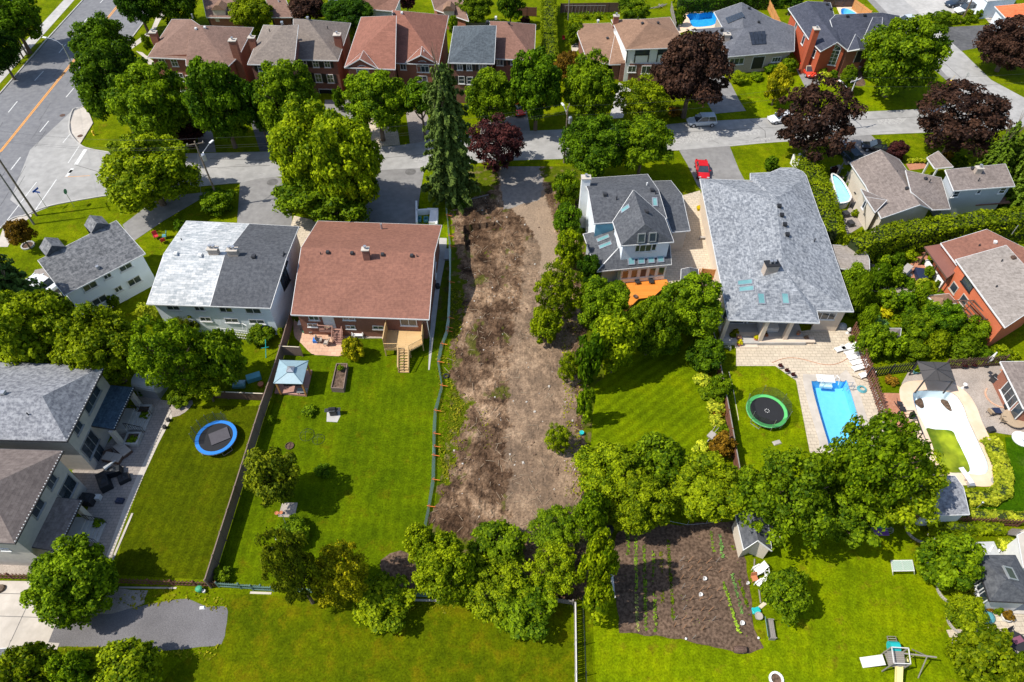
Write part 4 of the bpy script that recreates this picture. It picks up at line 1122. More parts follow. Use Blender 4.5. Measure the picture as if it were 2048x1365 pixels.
for x, y in ((412,650),(765,478)):
    o = P(x, y, 7.3); o = a + ab * ((o - a).dot(ab)); o.z = 7.0; w_ = 1.0; bk = back.normalized()
    q = MB(); f0 = o - bk * .15; f1 = o + bk * 1.9
    rp = [f0 + V_((0,0,.95)), f1 + V_((0,0,.95))]
    l0, l1 = f0 - ab * w_ * 1.1 + V_((0,0,.1)), f1 - ab * w_ * 1.1 + V_((0,0,.1)); r0, r1 = f0 + ab * w_ * 1.1 + V_((0,0,.1)), f1 + ab * w_ * 1.1 + V_((0,0,.1))
    q.poly([l0, l1, rp[1], rp[0]]); q.poly([rp[0], rp[1], r1, r0]); h.part(q, 'dormer_roof', 'roof_cottage')
    q = MB(); q.poly([l0, r0, rp[0]]); q.poly([l1, rp[1], r1]); q.poly([l1, r1, r1 - V_((0,0,2.5)), l1 - V_((0,0,2.5))]); h.part(q, 'dormer_wall', 'roof_dark')
h.vent(765,806,.4, 'pale_metal')
for x, y, ww, hh in ((978,795,1.5,.9),(835,865,.9,.8),(700,945,1.6,1.0),(1047,905,1.6,1.0),(923,968,.9,.8),(777,1055,1.7,1.0)): h.win(x, y, ww, hh, 2)
# --- big stucco houses at the left edge
F('C1')
h = House('stucco_house', P(300,700), 'tall stucco house with blue grey hipped roof at the left edge', 'house')
h.roof([(-700,190,6.2),(-700,480,8.4),(330,480,8.4),(817,240,6.2),(520,830,6.2),(-700,800,6.2)], [(0,1,2,3),(2,4,3),(1,5,4,2)], 'roof_grey', 'stucco', .5, fascia='dark_metal')
h.vent(32,462,.5, 'pale_metal', .35); h.pipe(222,625,.06,.35)
W0, W1 = P(817,240,6.2), P(520,830,6.2); dr = (W1 - W0).normalized()
h.roof([(828,390,3.5),(1043,412,3.0),(890,737,3.0),(672,702,3.5)], [(0,1,2,3)], 'roof_blue', 'stucco', .35, fascia='dark_metal', walls=False)
for x, y in ((1030,440),(890,745)):
    p = P(x, y, 2.8); q = MB(); q.box((p.x - .3, p.y, 0),(.45,.45,2.8), math.atan2(dr.y, dr.x)); h.part(q, 'pillar', 'stucco')
for x, y, ww, hh in ((716,500,3.0,1.3),(603,720,1.3,1.2),(700,855,2.4,2.0)): h.win(x, y, ww, hh, 3 if ww > 2 else 2,1, 'pale_metal')
h.win(775,930,1.6,2.0,2,1, 'pale_metal')
def string_lights(h, p, q_, n):
    m = MB(); m.box((0,0,.02),(.07,.07,.07)); b = m.build('light_bulb', 'white_trim', h.e)
    for k in range(n):
        c = p.lerp(q_, (k + .5) / n)
        if k: b = b.copy(); COL.objects.link(b)
        b.location = c - h.o
string_lights(h, P(817,240,6.25), P(520,830,6.25), 26); string_lights(h, P(1043,412,3.1), P(890,737,3.1), 18)
# porch deck, steps, planters
def porch(h, cpx, dirv, w, dpt, n=5, zt=.85):
    c = P(*cpx, 0); d = V_((dirv.x, dirv.y, 0)).normalized(); out = V_((-d.y, d.x, 0))
    if out.x < 0: out = -out
    a = math.atan2(d.y, d.x)
    q = MB(); q.box(c - out * 1.0,(w, 2.0, zt), a); h.part(q, 'porch', 'concrete_grey')
    q = MB()
    for k in range(n): q.box(c + out * (.16 + k * .32),(w * .8,.32, zt * (1 - (k + 1) / (n + 1))), a)
    h.part(q, 'steps', 'concrete_grey')
    for s in (-1,1):
        q = MB(); b0 = c + d * s * w * .42; q.bar(b0 + V_((0,0, zt + .85)), b0 + out * n * .32 + V_((0,0,.95)), .05,.05)
        for k in range(8):
            t = k / 7; p = b0 + out * n * .32 * t; q.bar(p + V_((0,0, zt * (1 - t))), p + V_((0,0, zt + .85 - (zt - .1) * t)), .03,.03)
        h.part(q, 'handrail', 'black_trim')
porch(h, (1040,690), dr, 2.6,2)
F('C1')
H2 = House('stucco_house', P(100,1200), 'stucco house with mauve brown hipped roof, nearest the bottom left corner', 'house'); h = H2
h.roof([(-700,868,6.2),(-110,1185,8.4),(490,905,6.2),(113,1626,6.2),(-700,1590,6.2),(-700,1185,8.4)], [(0,5,1,2),(1,3,2),(1,5,4,3)], 'roof_brown_grey', 'stucco', .5, fascia='dark_metal')
h.rt[0][1].data.materials[0] = MATS['roof_mauve']
F('D1')
h.roof([(390,-22,3.5),(612,4,3.0),(430,385,3.0),(200,345,3.5)], [(0,1,2,3)], 'roof_taupe', 'stucco', .35, fascia='dark_metal', walls=False)
for x, y in ((600,50),(430,400)):
    p = P(x, y, 2.8); q = MB(); q.box((p.x - .3, p.y, 0),(.45,.45,2.8), math.atan2(dr.y, dr.x)); h.part(q, 'pillar', 'stucco')
F('C1')
for x, y, ww, hh in ((395,1140,1.3,1.3),(525,1200,2.2,1.8),(285,1345,1.6,1.4)): h.win(x, y, ww, hh, 2,1, 'pale_metal')
string_lights(h, P(490,905,6.25), P(113,1626,6.25), 30)
F('D1'); string_lights(h, P(612,4,3.1), P(430,385,3.1), 20)
h.win(40,370,.8,.4); porch(h, (640,250), dr, 2.4,2)
# --- roof corner bottom left
h = House('garage', P(60,1250), 'grey shingled garage roof cut off by the bottom left corner', 'garage')
h.roof([(-300,1130,3.2),(55,1112,3.2),(215,1180,3.2),(120,1420,3.2),(-300,1420,4.4)], [(0,1,4),(1,2,3,4)], 'roof_cottage', 'stucco', .3)

# ================================================================ white gabled house and big grey roof
F('B3')
h = House('gabled_house', P(1100,700), 'white and teal sided house with many crossing dark grey roofs and skylights', 'house')
h.roof([(645,108,5.8),(1150,73,5.8),(1235,195,7.4),(1300,415,5.8),(735,457,5.8),(690,200,7.4)], [(0,1,2,5),(5,2,3,4)], 'roof_grey', 'siding_white', .35)
h.rt[0][1].data.materials[0] = MATS['roof_dark']
h.wt_main = len(h.wt)
h.win(815,468,1.1,.6,2); h.win(860,464,.7,.6,1)
# teal gable strip under the main rear eave
q = MB(); a, b = P(745,465,5.5), P(890,458,5.5); q.poly([(a.x, a.y, 3.2),(b.x, b.y, 3.2),(b.x, b.y, 5.45),(a.x, a.y, 5.45)]); 
q.v = [v + V_((0,.0,0)) for v in q.v]; h.part(q, 'teal_siding', 'siding_blue')
h.roof([(1042,195,8.8),(1130,465,8.8),(945,630,6.4),(880,442,6.4),(1285,410,6.4),(1355,600,6.4)], [(0,3,2,1),(1,2,5),(0,1,5,4)], 'roof_dark', 'siding_white', .35)
for x, y, ww in ((1072,650,.6),(1135,648,1.5),(1200,640,.6)): h.win(x, y, ww, 1.15,1 if ww < 1 else 2)
h.roof([(1190,128,3.5),(1332,123,3.5),(1420,234,4.7),(1482,512,3.5),(1343,524,3.5),(1255,290,4.7)], [(0,1,2,5),(5,2,3,4)], 'roof_dark', 'stucco', .3)
h.roof([(650,540,3.1),(888,490,4.5),(920,650,4.7),(755,832,3.1)], [(0,1,2,3)], 'roof_taupe', 'siding_white', .35, walls=False)
h.rt[-1][1].data.materials[0] = MATS['roof_dark']
h.roof([(920,650,4.7),(1325,625,4.7),(1336,775,3.1),(755,832,3.1)], [(0,1,2,3)], 'roof_dark', 'siding_white', .35, walls=False)
# sun room under the low roof
a, b = P(955,822,3.0), P(1310,790,3.0); a.z = b.z = 0; dr2 = (b - a).normalized(); bk = V_((-dr2.y, dr2.x, 0)); a = a + bk * .35; b = b + bk * .35
l0 = P(665,560,3.0); l0.z = 0; l1 = P(775,815,3.0); l1.z = 0
q = MB(); q.prism([(a.x, a.y),(b.x, b.y),(b + bk * 4).xy, (a + bk * 4).xy], 0,2.85); h.part(q, 'sunroom_wall', 'siding_white')
h.wt = [[V_((a.x, a.y, 0)), V_((b.x, b.y, 0)), V_((b.x, b.y, 3))], [V_((a.x, a.y, 0)), V_((b.x, b.y, 3)), V_((a.x, a.y, 3))]]
for k in range(5):
    t = (k + .5) / 5; p = a.lerp(b, t); p.z = 1.9
    v = p - V_((0,0, H)); 
    cx = (1024 + FPX * v.x / (v.y * CT - v.z * ST)); cy = 682.5 - FPX * (v.y * ST + v.z * CT) / (v.y * CT - v.z * ST)
    ff = (OX, OY, OS); F('F'); h.win(cx, cy, (b - a).length / 5 - .25,1.45,1,1, 'white_trim', gmat='glass' if k != 2 else 'wood_brown'); fr(*ff)
q = MB(); q.poly([(l0.x + .3, l0.y, 0),(l1.x + .4, l1.y + .2,0),(l1.x + .4, l1.y + .2,2.9),(l0.x + .3, l0.y, 2.9)]); q.poly([(l1.x + .4, l1.y + .2,0),(a.x, a.y + 1.2,0),(a.x, a.y + 1.2,2.9),(l1.x + .4, l1.y + .2,2.9)]); h.part(q, 'wall', 'siding_grey')
h.chimney(672,95,1.1,.8,1.6, 'stucco_white', ground=True)
for x, y in ((818,238),(1185,202)): h.vent(x, y, .5)
h.vent(1145,372,.5); h.pipe(908,272); h.pipe(1145,160,.1,.4, 'white_trim'); h.pipe(1212,228)
h.skylight(980,345,.6,1.1); h.skylight(1207,292,.55,1.1)
for x in (1102,1189): h.skylight(x, 563 if x > 1150 else 570,.8,1.1, 'glass')
for x, y in ((805,577),(822,630)): h.skylight(x, y, 1.2 * .45,1.5)
for x, y in ((1022,742),(1099,735),(1175,729),(1251,722)): h.skylight(x, y, .75,1.1)
# --- long grey roof
F('F')
h = House('bungalow', P(1560,560), 'very large bungalow with long speckled blue grey shingle roof beside the pool patio', 'house')
h.roof([(1400,358,4.0),(1457,640,4.0),(1639,646,4.0),(1633,621,4.0),(1707,623,4.0),(1650,455,4.0),(1641,435,4.0),(1612,351,4.0),(1605,343,4.0),(1588,336,4.0),(1562,336,4.0),(1541,345,4.0),(1501,347,4.0),(1501,361,4.0),(1552,400,6.0),(1566,535,6.0)],
       [(0,14,15,1),(1,15,2),(15,3,2),(15,4,3),(14,7,6,5,4,15),(14,11,10,9,8,7),(0,13,12,11,14)], 'roof_granite', 'stucco_cream', .5, wloop=[(1400,358,4.0),(1450,598,4.0),(1637,602,4.0),(1633,621,4.0),(1707,623,4.0),(1650,455,4.0),(1641,435,4.0),(1612,351,4.0),(1588,336,4.0),(1541,345,4.0),(1501,347,4.0),(1501,361,4.0)])
for x, y in ((1558,415),(1563,433),(1569,452),(1574,472)): h.vent(x, y, .55, 'black_trim', .4)
h.chimney(1545,527,1.5,.9,1.3, 'brick_pale', .1,2, cap='black_trim'); h.pipe(1628,484)
for x, y in ((1490,566),(1493,579)): h.skylight(x, y, 1.5 * .5,1.6)
for x, y in ((1522,598),(1570,598)): h.skylight(x, y, .75,1.3)
h.win(1650,632,2.4,1.2,3)
# recessed porch at the rear: columns, floor, dark opening
F('C3')
for x0, y0 in ((1395,175),(1705,190),(1905,178)):
    p = P(x0, y0,3.7); q = MB(); q.box((p.x, p.y + .5,0),(.45,.45,3.75)); h.part(q, 'pillar', 'stucco_cream')
a = P(1390,165,3.9); b = P(2085,165,3.9)
q = MB(); q.box(((a.x + b.x) / 2, a.y + 1.55,0),(b.x - a.x - .4,3.6,.4)); h.part(q, 'porch_floor', 'concrete_grey')
for k, xx in enumerate((.18,.5,.8)):
    q = MB(); q.box((a.x + (b.x - a.x) * xx, a.y + 2.75,.45),(2.9,.1,2.6)); o = h.part(q, 'patio_door', 'white_trim')
    q = MB(); q.box((a.x + (b.x - a.x) * xx, a.y + 2.69,.6),(2.6,.06,2.3)); g = q.build('pane', 'glass', o, h.o)
q = MB()
for k in range(4): q.box(P(1530,365 - k * 26,0) + V_((0,0,0)),(2.6,.5,.12 * (k + 1)))
h.part(q, 'steps', 'stucco_cream')
F('C4')
q = MB(); c = P(160,300,0); q.box(c, (6.2,.7,.45)); h.part(q, 'planter_wall', 'stucco_cream')
# ---------------------------------------------------------------- small sheds between them
def shed(px, label, roofm, wallm, ez, rz_, ridge, name='shed', fascia='white_trim', inset=.15):
    """px: four eave corners; ridge: two ridge end points"""
    h = House(name, P(*px[0]), label, 'shed')
    h.roof([(*px[0], ez),(*px[1], ez),(*ridge[1], rz_),(*px[2], ez),(*px[3], ez),(*ridge[0], rz_)], [(0,1,2,5),(5,2,3,4)], roofm, wallm, inset, fascia=fascia)
    return h
F('B3')
h = shed([(1415,815),(1410,935),(1560,935),(1545,815)], 'small white shed with dark roof between the gabled house and the bungalow', 'roof_dark', 'siding_white', 2.1,2.8, [(1480,800),(1490,925)])
F('B4')
h = House('garden_shed', P(740,900), 'plain brown roofed garden shed beside the long grey roof and tall hedge', 'shed')
h.roof([(600,812,2.4),(840,822,2.4),(880,918,3.0),(882,1010,2.4),(668,985,2.4),(630,905,3.0)], [(0,1,2,5),(5,2,3,4)], 'roof_plain', 'wood_brown', .2)
h = House('garden_shed', P(1410,1230), 'tiny tan roofed shed tucked against the orange brick house', 'shed')
h.roof([(1308,1188,2.2),(1468,1172,2.2),(1530,1240,2.2),(1400,1262,2.2),(1430,1205,2.8)], [(0,1,4),(1,2,4),(2,3,4),(3,0,4)], 'roof_tan', 'wood_brown', .2)
F('C4')
h = House('garden_shed', P(940,240), 'small square grey shed roof half hidden among garden shrubs', 'shed')
h.roof([(885,205,2.1),(985,205,2.1),(975,285,2.1),(910,285,2.1),(938,240,2.6)], [(0,1,4),(1,2,4),(2,3,4),(3,0,4)], 'roof_taupe', 'wood_brown', .15)
F('D3')
h = House('garden_shed', P(1490,560), 'pale shed with dark grey gable roof at the corner of the vegetable plot', 'shed')
h.roof([(1385,385,2.3),(1432,585,2.3),(1515,530,3.1),(1595,590,2.3),(1565,375,2.3),(1482,345,3.1)], [(0,5,2,1),(5,4,3,2)], 'roof_grey', 'siding_cream', .12)
h.rt[0][1].data.materials[0] = MATS['roof_dark']; h.vent(1482,470,.5, 'pale_metal', .2)
F('D4')
h = House('pool_shed', P(1080,330), 'white pool shed with curved-edge grey shingle roof beneath the big spreading tree', 'shed')
h.roof([(900,160,2.9),(1120,152,2.9),(1170,220,3.2),(1205,378,2.6),(960,385,2.6),(930,270,3.2)], [(0,1,2,5),(5,2,3,4)], 'roof_grey', 'siding_white', .2)
h = House('pavilion', P(1400,800), 'glazed garden pavilion with blue grey hipped roof and one square skylight', 'pavilion')
h.roof([(1240,620,3.3),(1475,620,3.3),(1600,860,3.3),(1600,900,3.3),(1325,885,3.3),(1420,760,4.8)], [(0,1,5),(1,2,5),(2,3,5),(3,4,5),(4,0,5)], 'roof_grey', 'white_trim', .35, fascia='dark_metal')
h.rt[0][1].data.materials[0] = MATS['roof_dark']; h.skylight(1442,727,1.0,1.1, 'glass')
for x, y in ((1255,775),(1290,835)): h.win(x, y, 1.6,1.5,2,1)
# ================================================================ taupe house, right
F('B4')
h = House('taupe_house', P(1150,450), 'taupe shingled low house with cream walls beside the oval pool', 'house')
h.roof([(740,205,3.4),(965,110,5.0),(1100,180,3.4),(1165,270,3.4),(1350,552,3.4),(1255,515,5.0),(970,615,3.4),(855,375,3.4)], [(0,1,5,6,7),(1,2,3,4,5)], 'roof_taupe', 'siding_cream', .35)
h.roof([(820,400,3.5),(1010,480,4.5),(850,455,4.5)], [(0,1,2)], 'roof_taupe', 'siding_cream', .3, walls=False)
h.roof([(850,455,4.5),(1010,480,4.5),(925,570,3.5)], [(0,1,2)], 'roof_taupe', 'siding_cream', .3, walls=False)
q = MB(); a, b, c = P(822,405,3.4), P(852,460,4.4), P(925,568,3.4); q.poly([(a.x + .1, a.y, 0),(c.x + .1, c.y, 0),(c.x + .1, c.y, 3.4),(b.x + .1, b.y, 4.4),(a.x + .1, a.y, 3.4)]); h.part(q, 'gable_wall', 'siding_cream')
h.wt += [[V_((a.x, a.y, 0)), V_((c.x, c.y, 0)), V_((b.x, b.y, 4.4))]]
for x, y in ((845,515),(865,540),(888,565)): h.win(x, y, .6,1.3,1)
h.roof([(1150,262,5.0),(1410,316,4.7),(1478,546,3.7),(1350,552,3.6),(1190,420,5.2)], [(0,1,4),(1,2,4),(2,3,4)], 'roof_taupe', 'siding_white', .3, walls=False)
h.roof([(1442,258,6.0),(1885,214,6.0),(1955,378,5.2),(1505,412,5.2)], [(0,1,2,3)], 'roof_taupe', 'siding_grey', .3)
for x, y, ww in ((1520,437,.9),(1693,412,.6),(1862,410,.9)): h.win(x, y, ww, 1.0,1,2)
h.roof([(1390,120,3.6),(1500,235,3.6),(1365,247,2.9),(1308,168,2.9)], [(0,1,2,3)], 'roof_taupe', 'siding_cream', .3, walls=False)
for x, y in ((1320,185),(1370,255)):
    p = P(x, y, 2.8); q = MB(); q.box((p.x + .2, p.y, 0),(.2,.2,2.8)); h.part(q, 'post', 'white_trim')
for x, y in ((1293,330),(1155,402),(1640,255)): h.vent(x, y)
h.chimney(1698,240,.8,.6,.8, 'brick_pale'); h.pipe(1683,342); h.pipe(1322,352); h.pipe(1085,272,.05,.2)
q = MB(); a = P(1640,480,2.2); b = P(1890,462,2.2); q.prism([(a.x, a.y),(b.x, b.y),(b.x, b.y - 1.2),(a.x, a.y - 1.2)], 2.1,2.25); h.part(q, 'porch_roof', 'roof_redbrown')
# --- orange brick house at the right edge
h = House('orange_brick_house', P(1700,1000), 'tall orange brick house with brown and grey roofs at the right edge', 'house')
h.roof([(1410,800,3.9),(1748,697,4.9),(2120,880,4.4),(2200,1130,4.0),(1850,1080,3.9),(1545,980,3.9)], [(0,1,2,3,4,5)], 'roof_redbrown', 'brick_orange', .35)
h.rt[-1][1].data.materials[0] = MATS['roof_brown']
h.roof([(1520,920,4.6),(1893,815,5.2),(2230,1190,5.2),(1885,1420,4.6)], [(0,1,2,3)], 'roof_plain', 'brick_orange', .35)
for x, y in ((1507,1130),(1580,1220)): h.win(x, y, 1.2,1.2,1,1, 'concrete')
h.win(1607,1100,2.0,1.0,1,1, 'black_trim')
for x, y in ((1690,820),(1855,935),(1815,1125)): h.pipe(x, y, .08,.3)
h.vent(1806,798,.4, 'white_trim', .3); h.vent(1940,912,.5, 'iron', .3); h.pipe(1938,725,.05,1.2, 'pale_metal')
h.roof([(1290,826,2.7),(1415,806,3.3),(1550,985,3.3),(1455,1055,2.7)], [(0,1,2,3)], 'roof_metal_brown', 'wood_brown', .1, walls=False, fascia='wood_brown')
for x, y in ((1300,850),(1375,950),(1450,1050)):
    p = P(x, y, 2.6); q = MB(); q.box((p.x + .2, p.y, 0),(.16,.16,2.6)); h.part(q, 'post', 'wood_brown')
F('C4')
q = MB(); c = P(1500,100,2.2); 
for k in range(7): q.bar(c + V_((-2.0 + k * .55,1.3,.9 - .0)), c + V_((-1.4 + k * .55,-1.6,.9)), .08,.12)
for s in (1.3,-1.6): q.bar(c + V_((-2.0, s, .8)), c + V_((1.6, s, .8)), .1,.12)
h.part(q, 'pergola', 'wood_brown')
# --- house at right edge by the empty pool
h = House('rear_house', P(1900,600), 'brown roofed house with glass doors behind the stone deck at the far right', 'house')
h.roof([(1700,445,3.0),(2100,440,4.0),(2300,830,4.0),(1868,780,3.0)], [(0,1,2,3)], 'roof_taupe', 'brick_red', .45)
h.win(1768,680,2.6,1.9,3); h.door(1830,790,.9,2.0, 'glass')
# --- white gate building bottom right
F('D4')
h = House('white_house_corner', P(1560,560), 'pale stucco wall corner of a building at the lower right edge', 'building')
h.roof([(1490,500,3.2),(1650,430,3.2),(1700,700,3.2),(1525,690,3.2)], [(0,1,2,3)], 'concrete', 'stucco_white', .1)
# ================================================================ top row of brick houses
def wins(h, lst, shut=None, fm='white_trim'):
    for x, y, w_, h_, c, r in lst: h.win(x, y, w_, h_, c, r, fm, shut)
F('A1')
h = House('brick_house', P(1500,700), 'brick house with mauve brown pyramid roof and two brick chimneys, nearest the wide road', 'house')
h.roof([(1340,152,6.6),(1490,152,9.4),(1150,447,6.6),(1450,461,6.6),(1452,512,6.6),(1775,522,6.6),(1860,440,6.6),(1975,216,6.6),(1560,200,9.0)], [(0,1,2),(1,3,2),(1,4,3),(1,5,4),(1,8,5),(8,6,5),(8,7,6)], 'roof_brown_top', 'brick_red', .45)
wins(h, [(1268,487,1.1,1.4,2,2),(1360,487,1.1,1.4,2,2),(1408,605,1.2,1.5,2,2),(1555,540,1.2,1.2,2,2),(1640,545,1.2,1.2,2,2)])
h.door(1490,640,1.0,2.1, 'wood_brown'); h.door(1415,740,2.2,2.0, 'white_trim', 'garage_door')
h.chimney(1190,250,1.1,.8,1.6, ground=True); h.chimney(1812,312,1.1,.9,2.2, ground=True)
for x, y in ((1530,232),(1600,222)): h.vent(x, y, .4, 'white_trim', .3)
h.pipe(1503,135,.12,.5, 'pale_metal')
F('A2')
h = House('brick_house', P(350,700), 'brick duplex with grey brown hipped roofs stepping up at the party wall', 'house')
h.roof([(105,197,7.3),(250,202,10.1),(376,195,10.1),(343,508,7.3),(-20,502,7.3)], [(0,1,4),(1,2,3,4)], 'roof_brown_grey', 'brick_dark', .4)
h.roof([(338,148,8.9),(450,153,8.9),(785,182,6.0),(687,473,6.0),(335,465,6.0)], [(0,1,3,4),(1,2,3)], 'roof_brown_grey', 'brick_dark', .4)
wins(h, [(82,527,.9,1.3,1,2),(172,527,.9,1.3,1,2),(420,495,1.0,1.3,2,2),(512,497,1.0,1.3,2,2),(602,498,1.0,1.3,2,2),(115,645,1.1,1.4,2,2),(455,600,1.0,1.4,2,2),(535,610,1.1,1.5,2,2),(628,615,1.1,1.5,2,2)], 'black_trim')
h.door(610,745,2.6,2.1, 'black_trim', 'garage_door'); h.door(75,760,2.2,2.0, 'white_trim', 'garage_door')
h.chimney(10,290,1.0,.8,1.6, ground=True); h.chimney(678,268,1.1,.9,2.0, ground=True)
h.vent(250,185,.45, 'pale_metal'); h.vent(450,148,.45, 'pale_metal'); h.pipe(607,228); h.pipe(155,250)
h = House('brick_house', P(1100,700), 'large brick duplex with red brown roof, two front gables and arched windows', 'house')
h.roof([(867,135,7.2),(1140,122,10.9),(1132,541,7.2),(737,527,7.2)], [(0,1,3),(1,2,3)], 'roof_red', 'brick_red', .4)
h.roof([(1110,80,9.8),(1180,86,9.8),(1548,122,6.3),(1470,503,6.3),(1120,492,6.3)], [(0,1,3,4),(1,2,3)], 'roof_red', 'brick_red', .4)
h.roof([(855,458,8.7),(885,395,8.9),(740,527,7.25)], [(0,1,2)], 'roof_red', 'brick_red', walls=False, thick=.1)
h.roof([(855,458,8.7),(1000,537,7.25),(885,395,8.9)], [(0,1,2)], 'roof_red', 'brick_red', walls=False, thick=.1)
h.roof([(1330,428,8.0),(1340,362,8.2),(1212,490,6.35)], [(0,1,2)], 'roof_red', 'brick_red', walls=False, thick=.1)
h.roof([(1330,428,8.0),(1472,503,6.35),(1340,362,8.2)], [(0,1,2)], 'roof_red', 'brick_red', walls=False, thick=.1)
for A_, B_, C_ in (((768,525,7.1),(975,535,7.1),(856,465,8.55)),((1235,492,6.2),(1455,500,6.2),(1331,436,7.8))):
    q = MB(); a, b, c = P(*A_), P(*B_), P(*C_); y_ = min(a.y, b.y) + .25; g = [(a.x, y_, 0),(b.x, y_, 0),(b.x, y_, b.z),(c.x, y_, c.z),(a.x, y_, a.z)]
    q.poly(g); q.poly([(a.x, y_, 0),(a.x, y_, a.z),(a.x, y_ + 1.5, a.z),(a.x, y_ + 1.5,0)]); q.poly([(b.x, y_, 0),(b.x, y_ + 1.5,0),(b.x, y_ + 1.5, b.z),(b.x, y_, b.z)]); h.part(q, 'gable_wall', 'brick_red')
    v = [Vector(k) for k in g]; h.wt += [[v[0], v[1], v[2]], [v[0], v[2], v[3]], [v[0], v[3], v[4]]]
h.win(883,575,1.9,1.1,3,1, arch=True); h.win(1350,540,2.0,1.1,3,1, arch=True); h.win(1195,520,1.0,1.1,2,1); h.win(1345,615,1.6,1.0,2,1)
h.vent(1185,110,.4, 'white_trim'); h.vent(1122,118,.45, 'dark_metal'); h.pipe(1358,408,.08,.3, 'white_trim')
h = House('brick_house', P(1850,650), 'brick duplex with one slate blue roof half and one red brown roof half', 'house')
h.roof([(1590,207,7.1),(1850,200,9.7),(1920,201,9.7),(1905,497,7.1),(1545,490,7.1)], [(0,1,4),(1,2,3,4)], 'roof_slate', 'brick_dark', .4, rl='slate blue roof half')
h.roof([(1870,166,8.7),(2000,170,8.7),(2228,192,6.1),(2215,470,6.1),(1895,458,6.1)], [(0,1,3,4),(1,2,3)], 'roof_redbrown', 'brick_dark', .4, rl='red brown roof half')
wins(h, [(1637,520,.9,1.2,2,1),(1710,522,.9,1.2,2,1),(1815,525,1.2,1.2,2,1),(1950,485,1.1,1.2,2,1),(2060,480,1.1,1.2,2,1),(1650,625,1.0,1.3,1,2),(1715,630,1.0,1.3,1,2),(2140,490,1.1,1.2,2,1)], 'black_trim')
h.vent(1852,180,.5, 'dark_metal'); h.vent(1918,145,.4, 'white_trim'); h.vent(2020,190,.4, 'dark_metal')
# --- roofs at the top edge
F('A1')
h = House('brown_roof_house', P(1720,60), 'brown roofed house with a pale dormer at the top edge behind the road corner trees', 'house')
h.roof([(1570,-60,5.5),(1860,-60,5.5),(1850,140,3.2),(1610,135,3.2)], [(0,1,2,3)], 'roof_brown_top', 'brick_red', .4)
q = MB(); p = P(1725,130,3.0); q.box((p.x, p.y + .6,2.2),(2.2,2.0,2.2)); h.part(q, 'dormer', 'stucco_cream')
q = MB(); q.box((p.x, p.y + .6,4.4),(2.5,2.4,.8), ty=.9, tx=.25); h.part(q, 'dormer_roof', 'roof_tan')
F('A2')
h = House('brown_roof_house', P(200,60), 'brown roofed house at the top edge behind the grey brown duplex', 'house')
h.roof([(100,-70,5.5),(250,-70,5.5),(335,135,3.2),(170,137,3.2)], [(0,1,2,3)], 'roof_brown_top', 'brick_red', .4)
h.pipe(225,15,.14,.4, 'white_trim')
h = House('brown_roof_house', P(1000,30), 'mauve roofed house with a green gable at the top edge above the red duplex', 'house')
h.roof([(640,-60,5.5),(1190,-60,5.5),(1130,90,3.2),(960,75,3.2),(850,10,3.2),(740,5,3.2)], [(0,1,2,3,4,5)], 'roof_redbrown', 'siding_white', .4)
h = House('brown_roof_house', P(1500,60), 'brown roofed house with a tan dormer at the top edge above the slate roof', 'house')
h.roof([(1400,-60,5.5),(1640,-60,5.5),(1705,165,3.2),(1440,75,3.2)], [(0,1,2,3)], 'roof_brown_top', 'brick_red', .4)
q = MB(); p = P(1555,125,3.0); q.box((p.x, p.y + .4,2.2),(1.9,1.8,2.0)); h.part(q, 'dormer', 'stucco_cream'); q = MB(); q.box((p.x, p.y + .4,4.2),(2.3,2.2,.8), tx=.3); h.part(q, 'dormer_roof', 'roof_tan')
# --- tan roofed house
F('A3')
h = House('tan_roof_house', P(1100,500), 'two storey house with tan brown hipped roof and white half timbered upper walls', 'house')
h.roof([(870,155,5.8),(1120,150,7.4),(1325,134,5.8),(1405,270,5.8),(1332,374,5.8),(980,388,5.8),(1160,180,7.4)], [(0,1,6,5),(1,2,3,6),(6,3,4,5)], 'roof_tan', 'stucco_white', .4)
wins(h, [(1110,405,2.4,1.0,3,1),(1275,398,1.8,1.0,2,1)], None, 'black_trim')
for x in (990,1055,1160,1230):
    p, n = h.hit(x, 430, h.wt); q = MB(); q.box((p.x, p.y - .03,3.3),(.16,.08,2.3)); h.part(q, 'timber', 'black_trim')
h.roof([(640,187,3.3),(862,180,3.3),(905,255,4.0),(850,500,3.0),(680,470,3.0),(603,257,3.2)], [(0,1,2,3,4,5)], 'roof_tan', 'brick_dark', .4)
h.roof([(900,250,4.2),(965,470,3.5),(1290,470,3.5),(1290,488,3.0),(850,505,3.0)], [(0,1,4),(1,2,3,4)], 'roof_tan', 'brick_dark', .5)
wins(h, [(1030,540,1.4,1.2,2,1),(1140,545,1.6,1.4,2,1)])
h.chimney(908,122,.9,.7,1.3); 
for x, y in ((838,306),(1110,190),(1232,187)): h.vent(x, y)
h.vent(765,170,.45, 'white_trim'); h.pipe(1075,155)
# --- grey roof with solar panels
h = House('grey_roof_house', P(1900,400), 'low stone house with blue grey roof, solar panels and a pale chimney', 'house')
h.roof([(1670,95,3.6),(1885,20,5.6),(2130,150,3.8),(2300,210,3.6),(2295,398,3.6),(1770,445,3.4),(1690,290,3.4),(1480,232,3.4),(1735,212,3.6),(1900,225,5.4)], [(0,1,9,8),(1,2,3,9),(9,3,4,5,6),(8,9,6,7)], 'roof_steel', 'brick_pale', .5)
h.panel([(1755,140),(1885,92),(1912,130),(1778,185)], cols=7); h.panel([(1942,250),(2070,240),(2080,345),(1965,352)], cols=4)
for x, y in ((1943,72),(2018,180),(1730,238)): h.vent(x, y, .5, 'black_trim')
h.chimney(1772,265,1.1,.9,1.2, 'brick_pale')
h.win(1845,480,2.6,1.2,3); h.win(2155,465,1.6,.9,3); h.door(2010,490,2.0,2.1, 'black_trim')
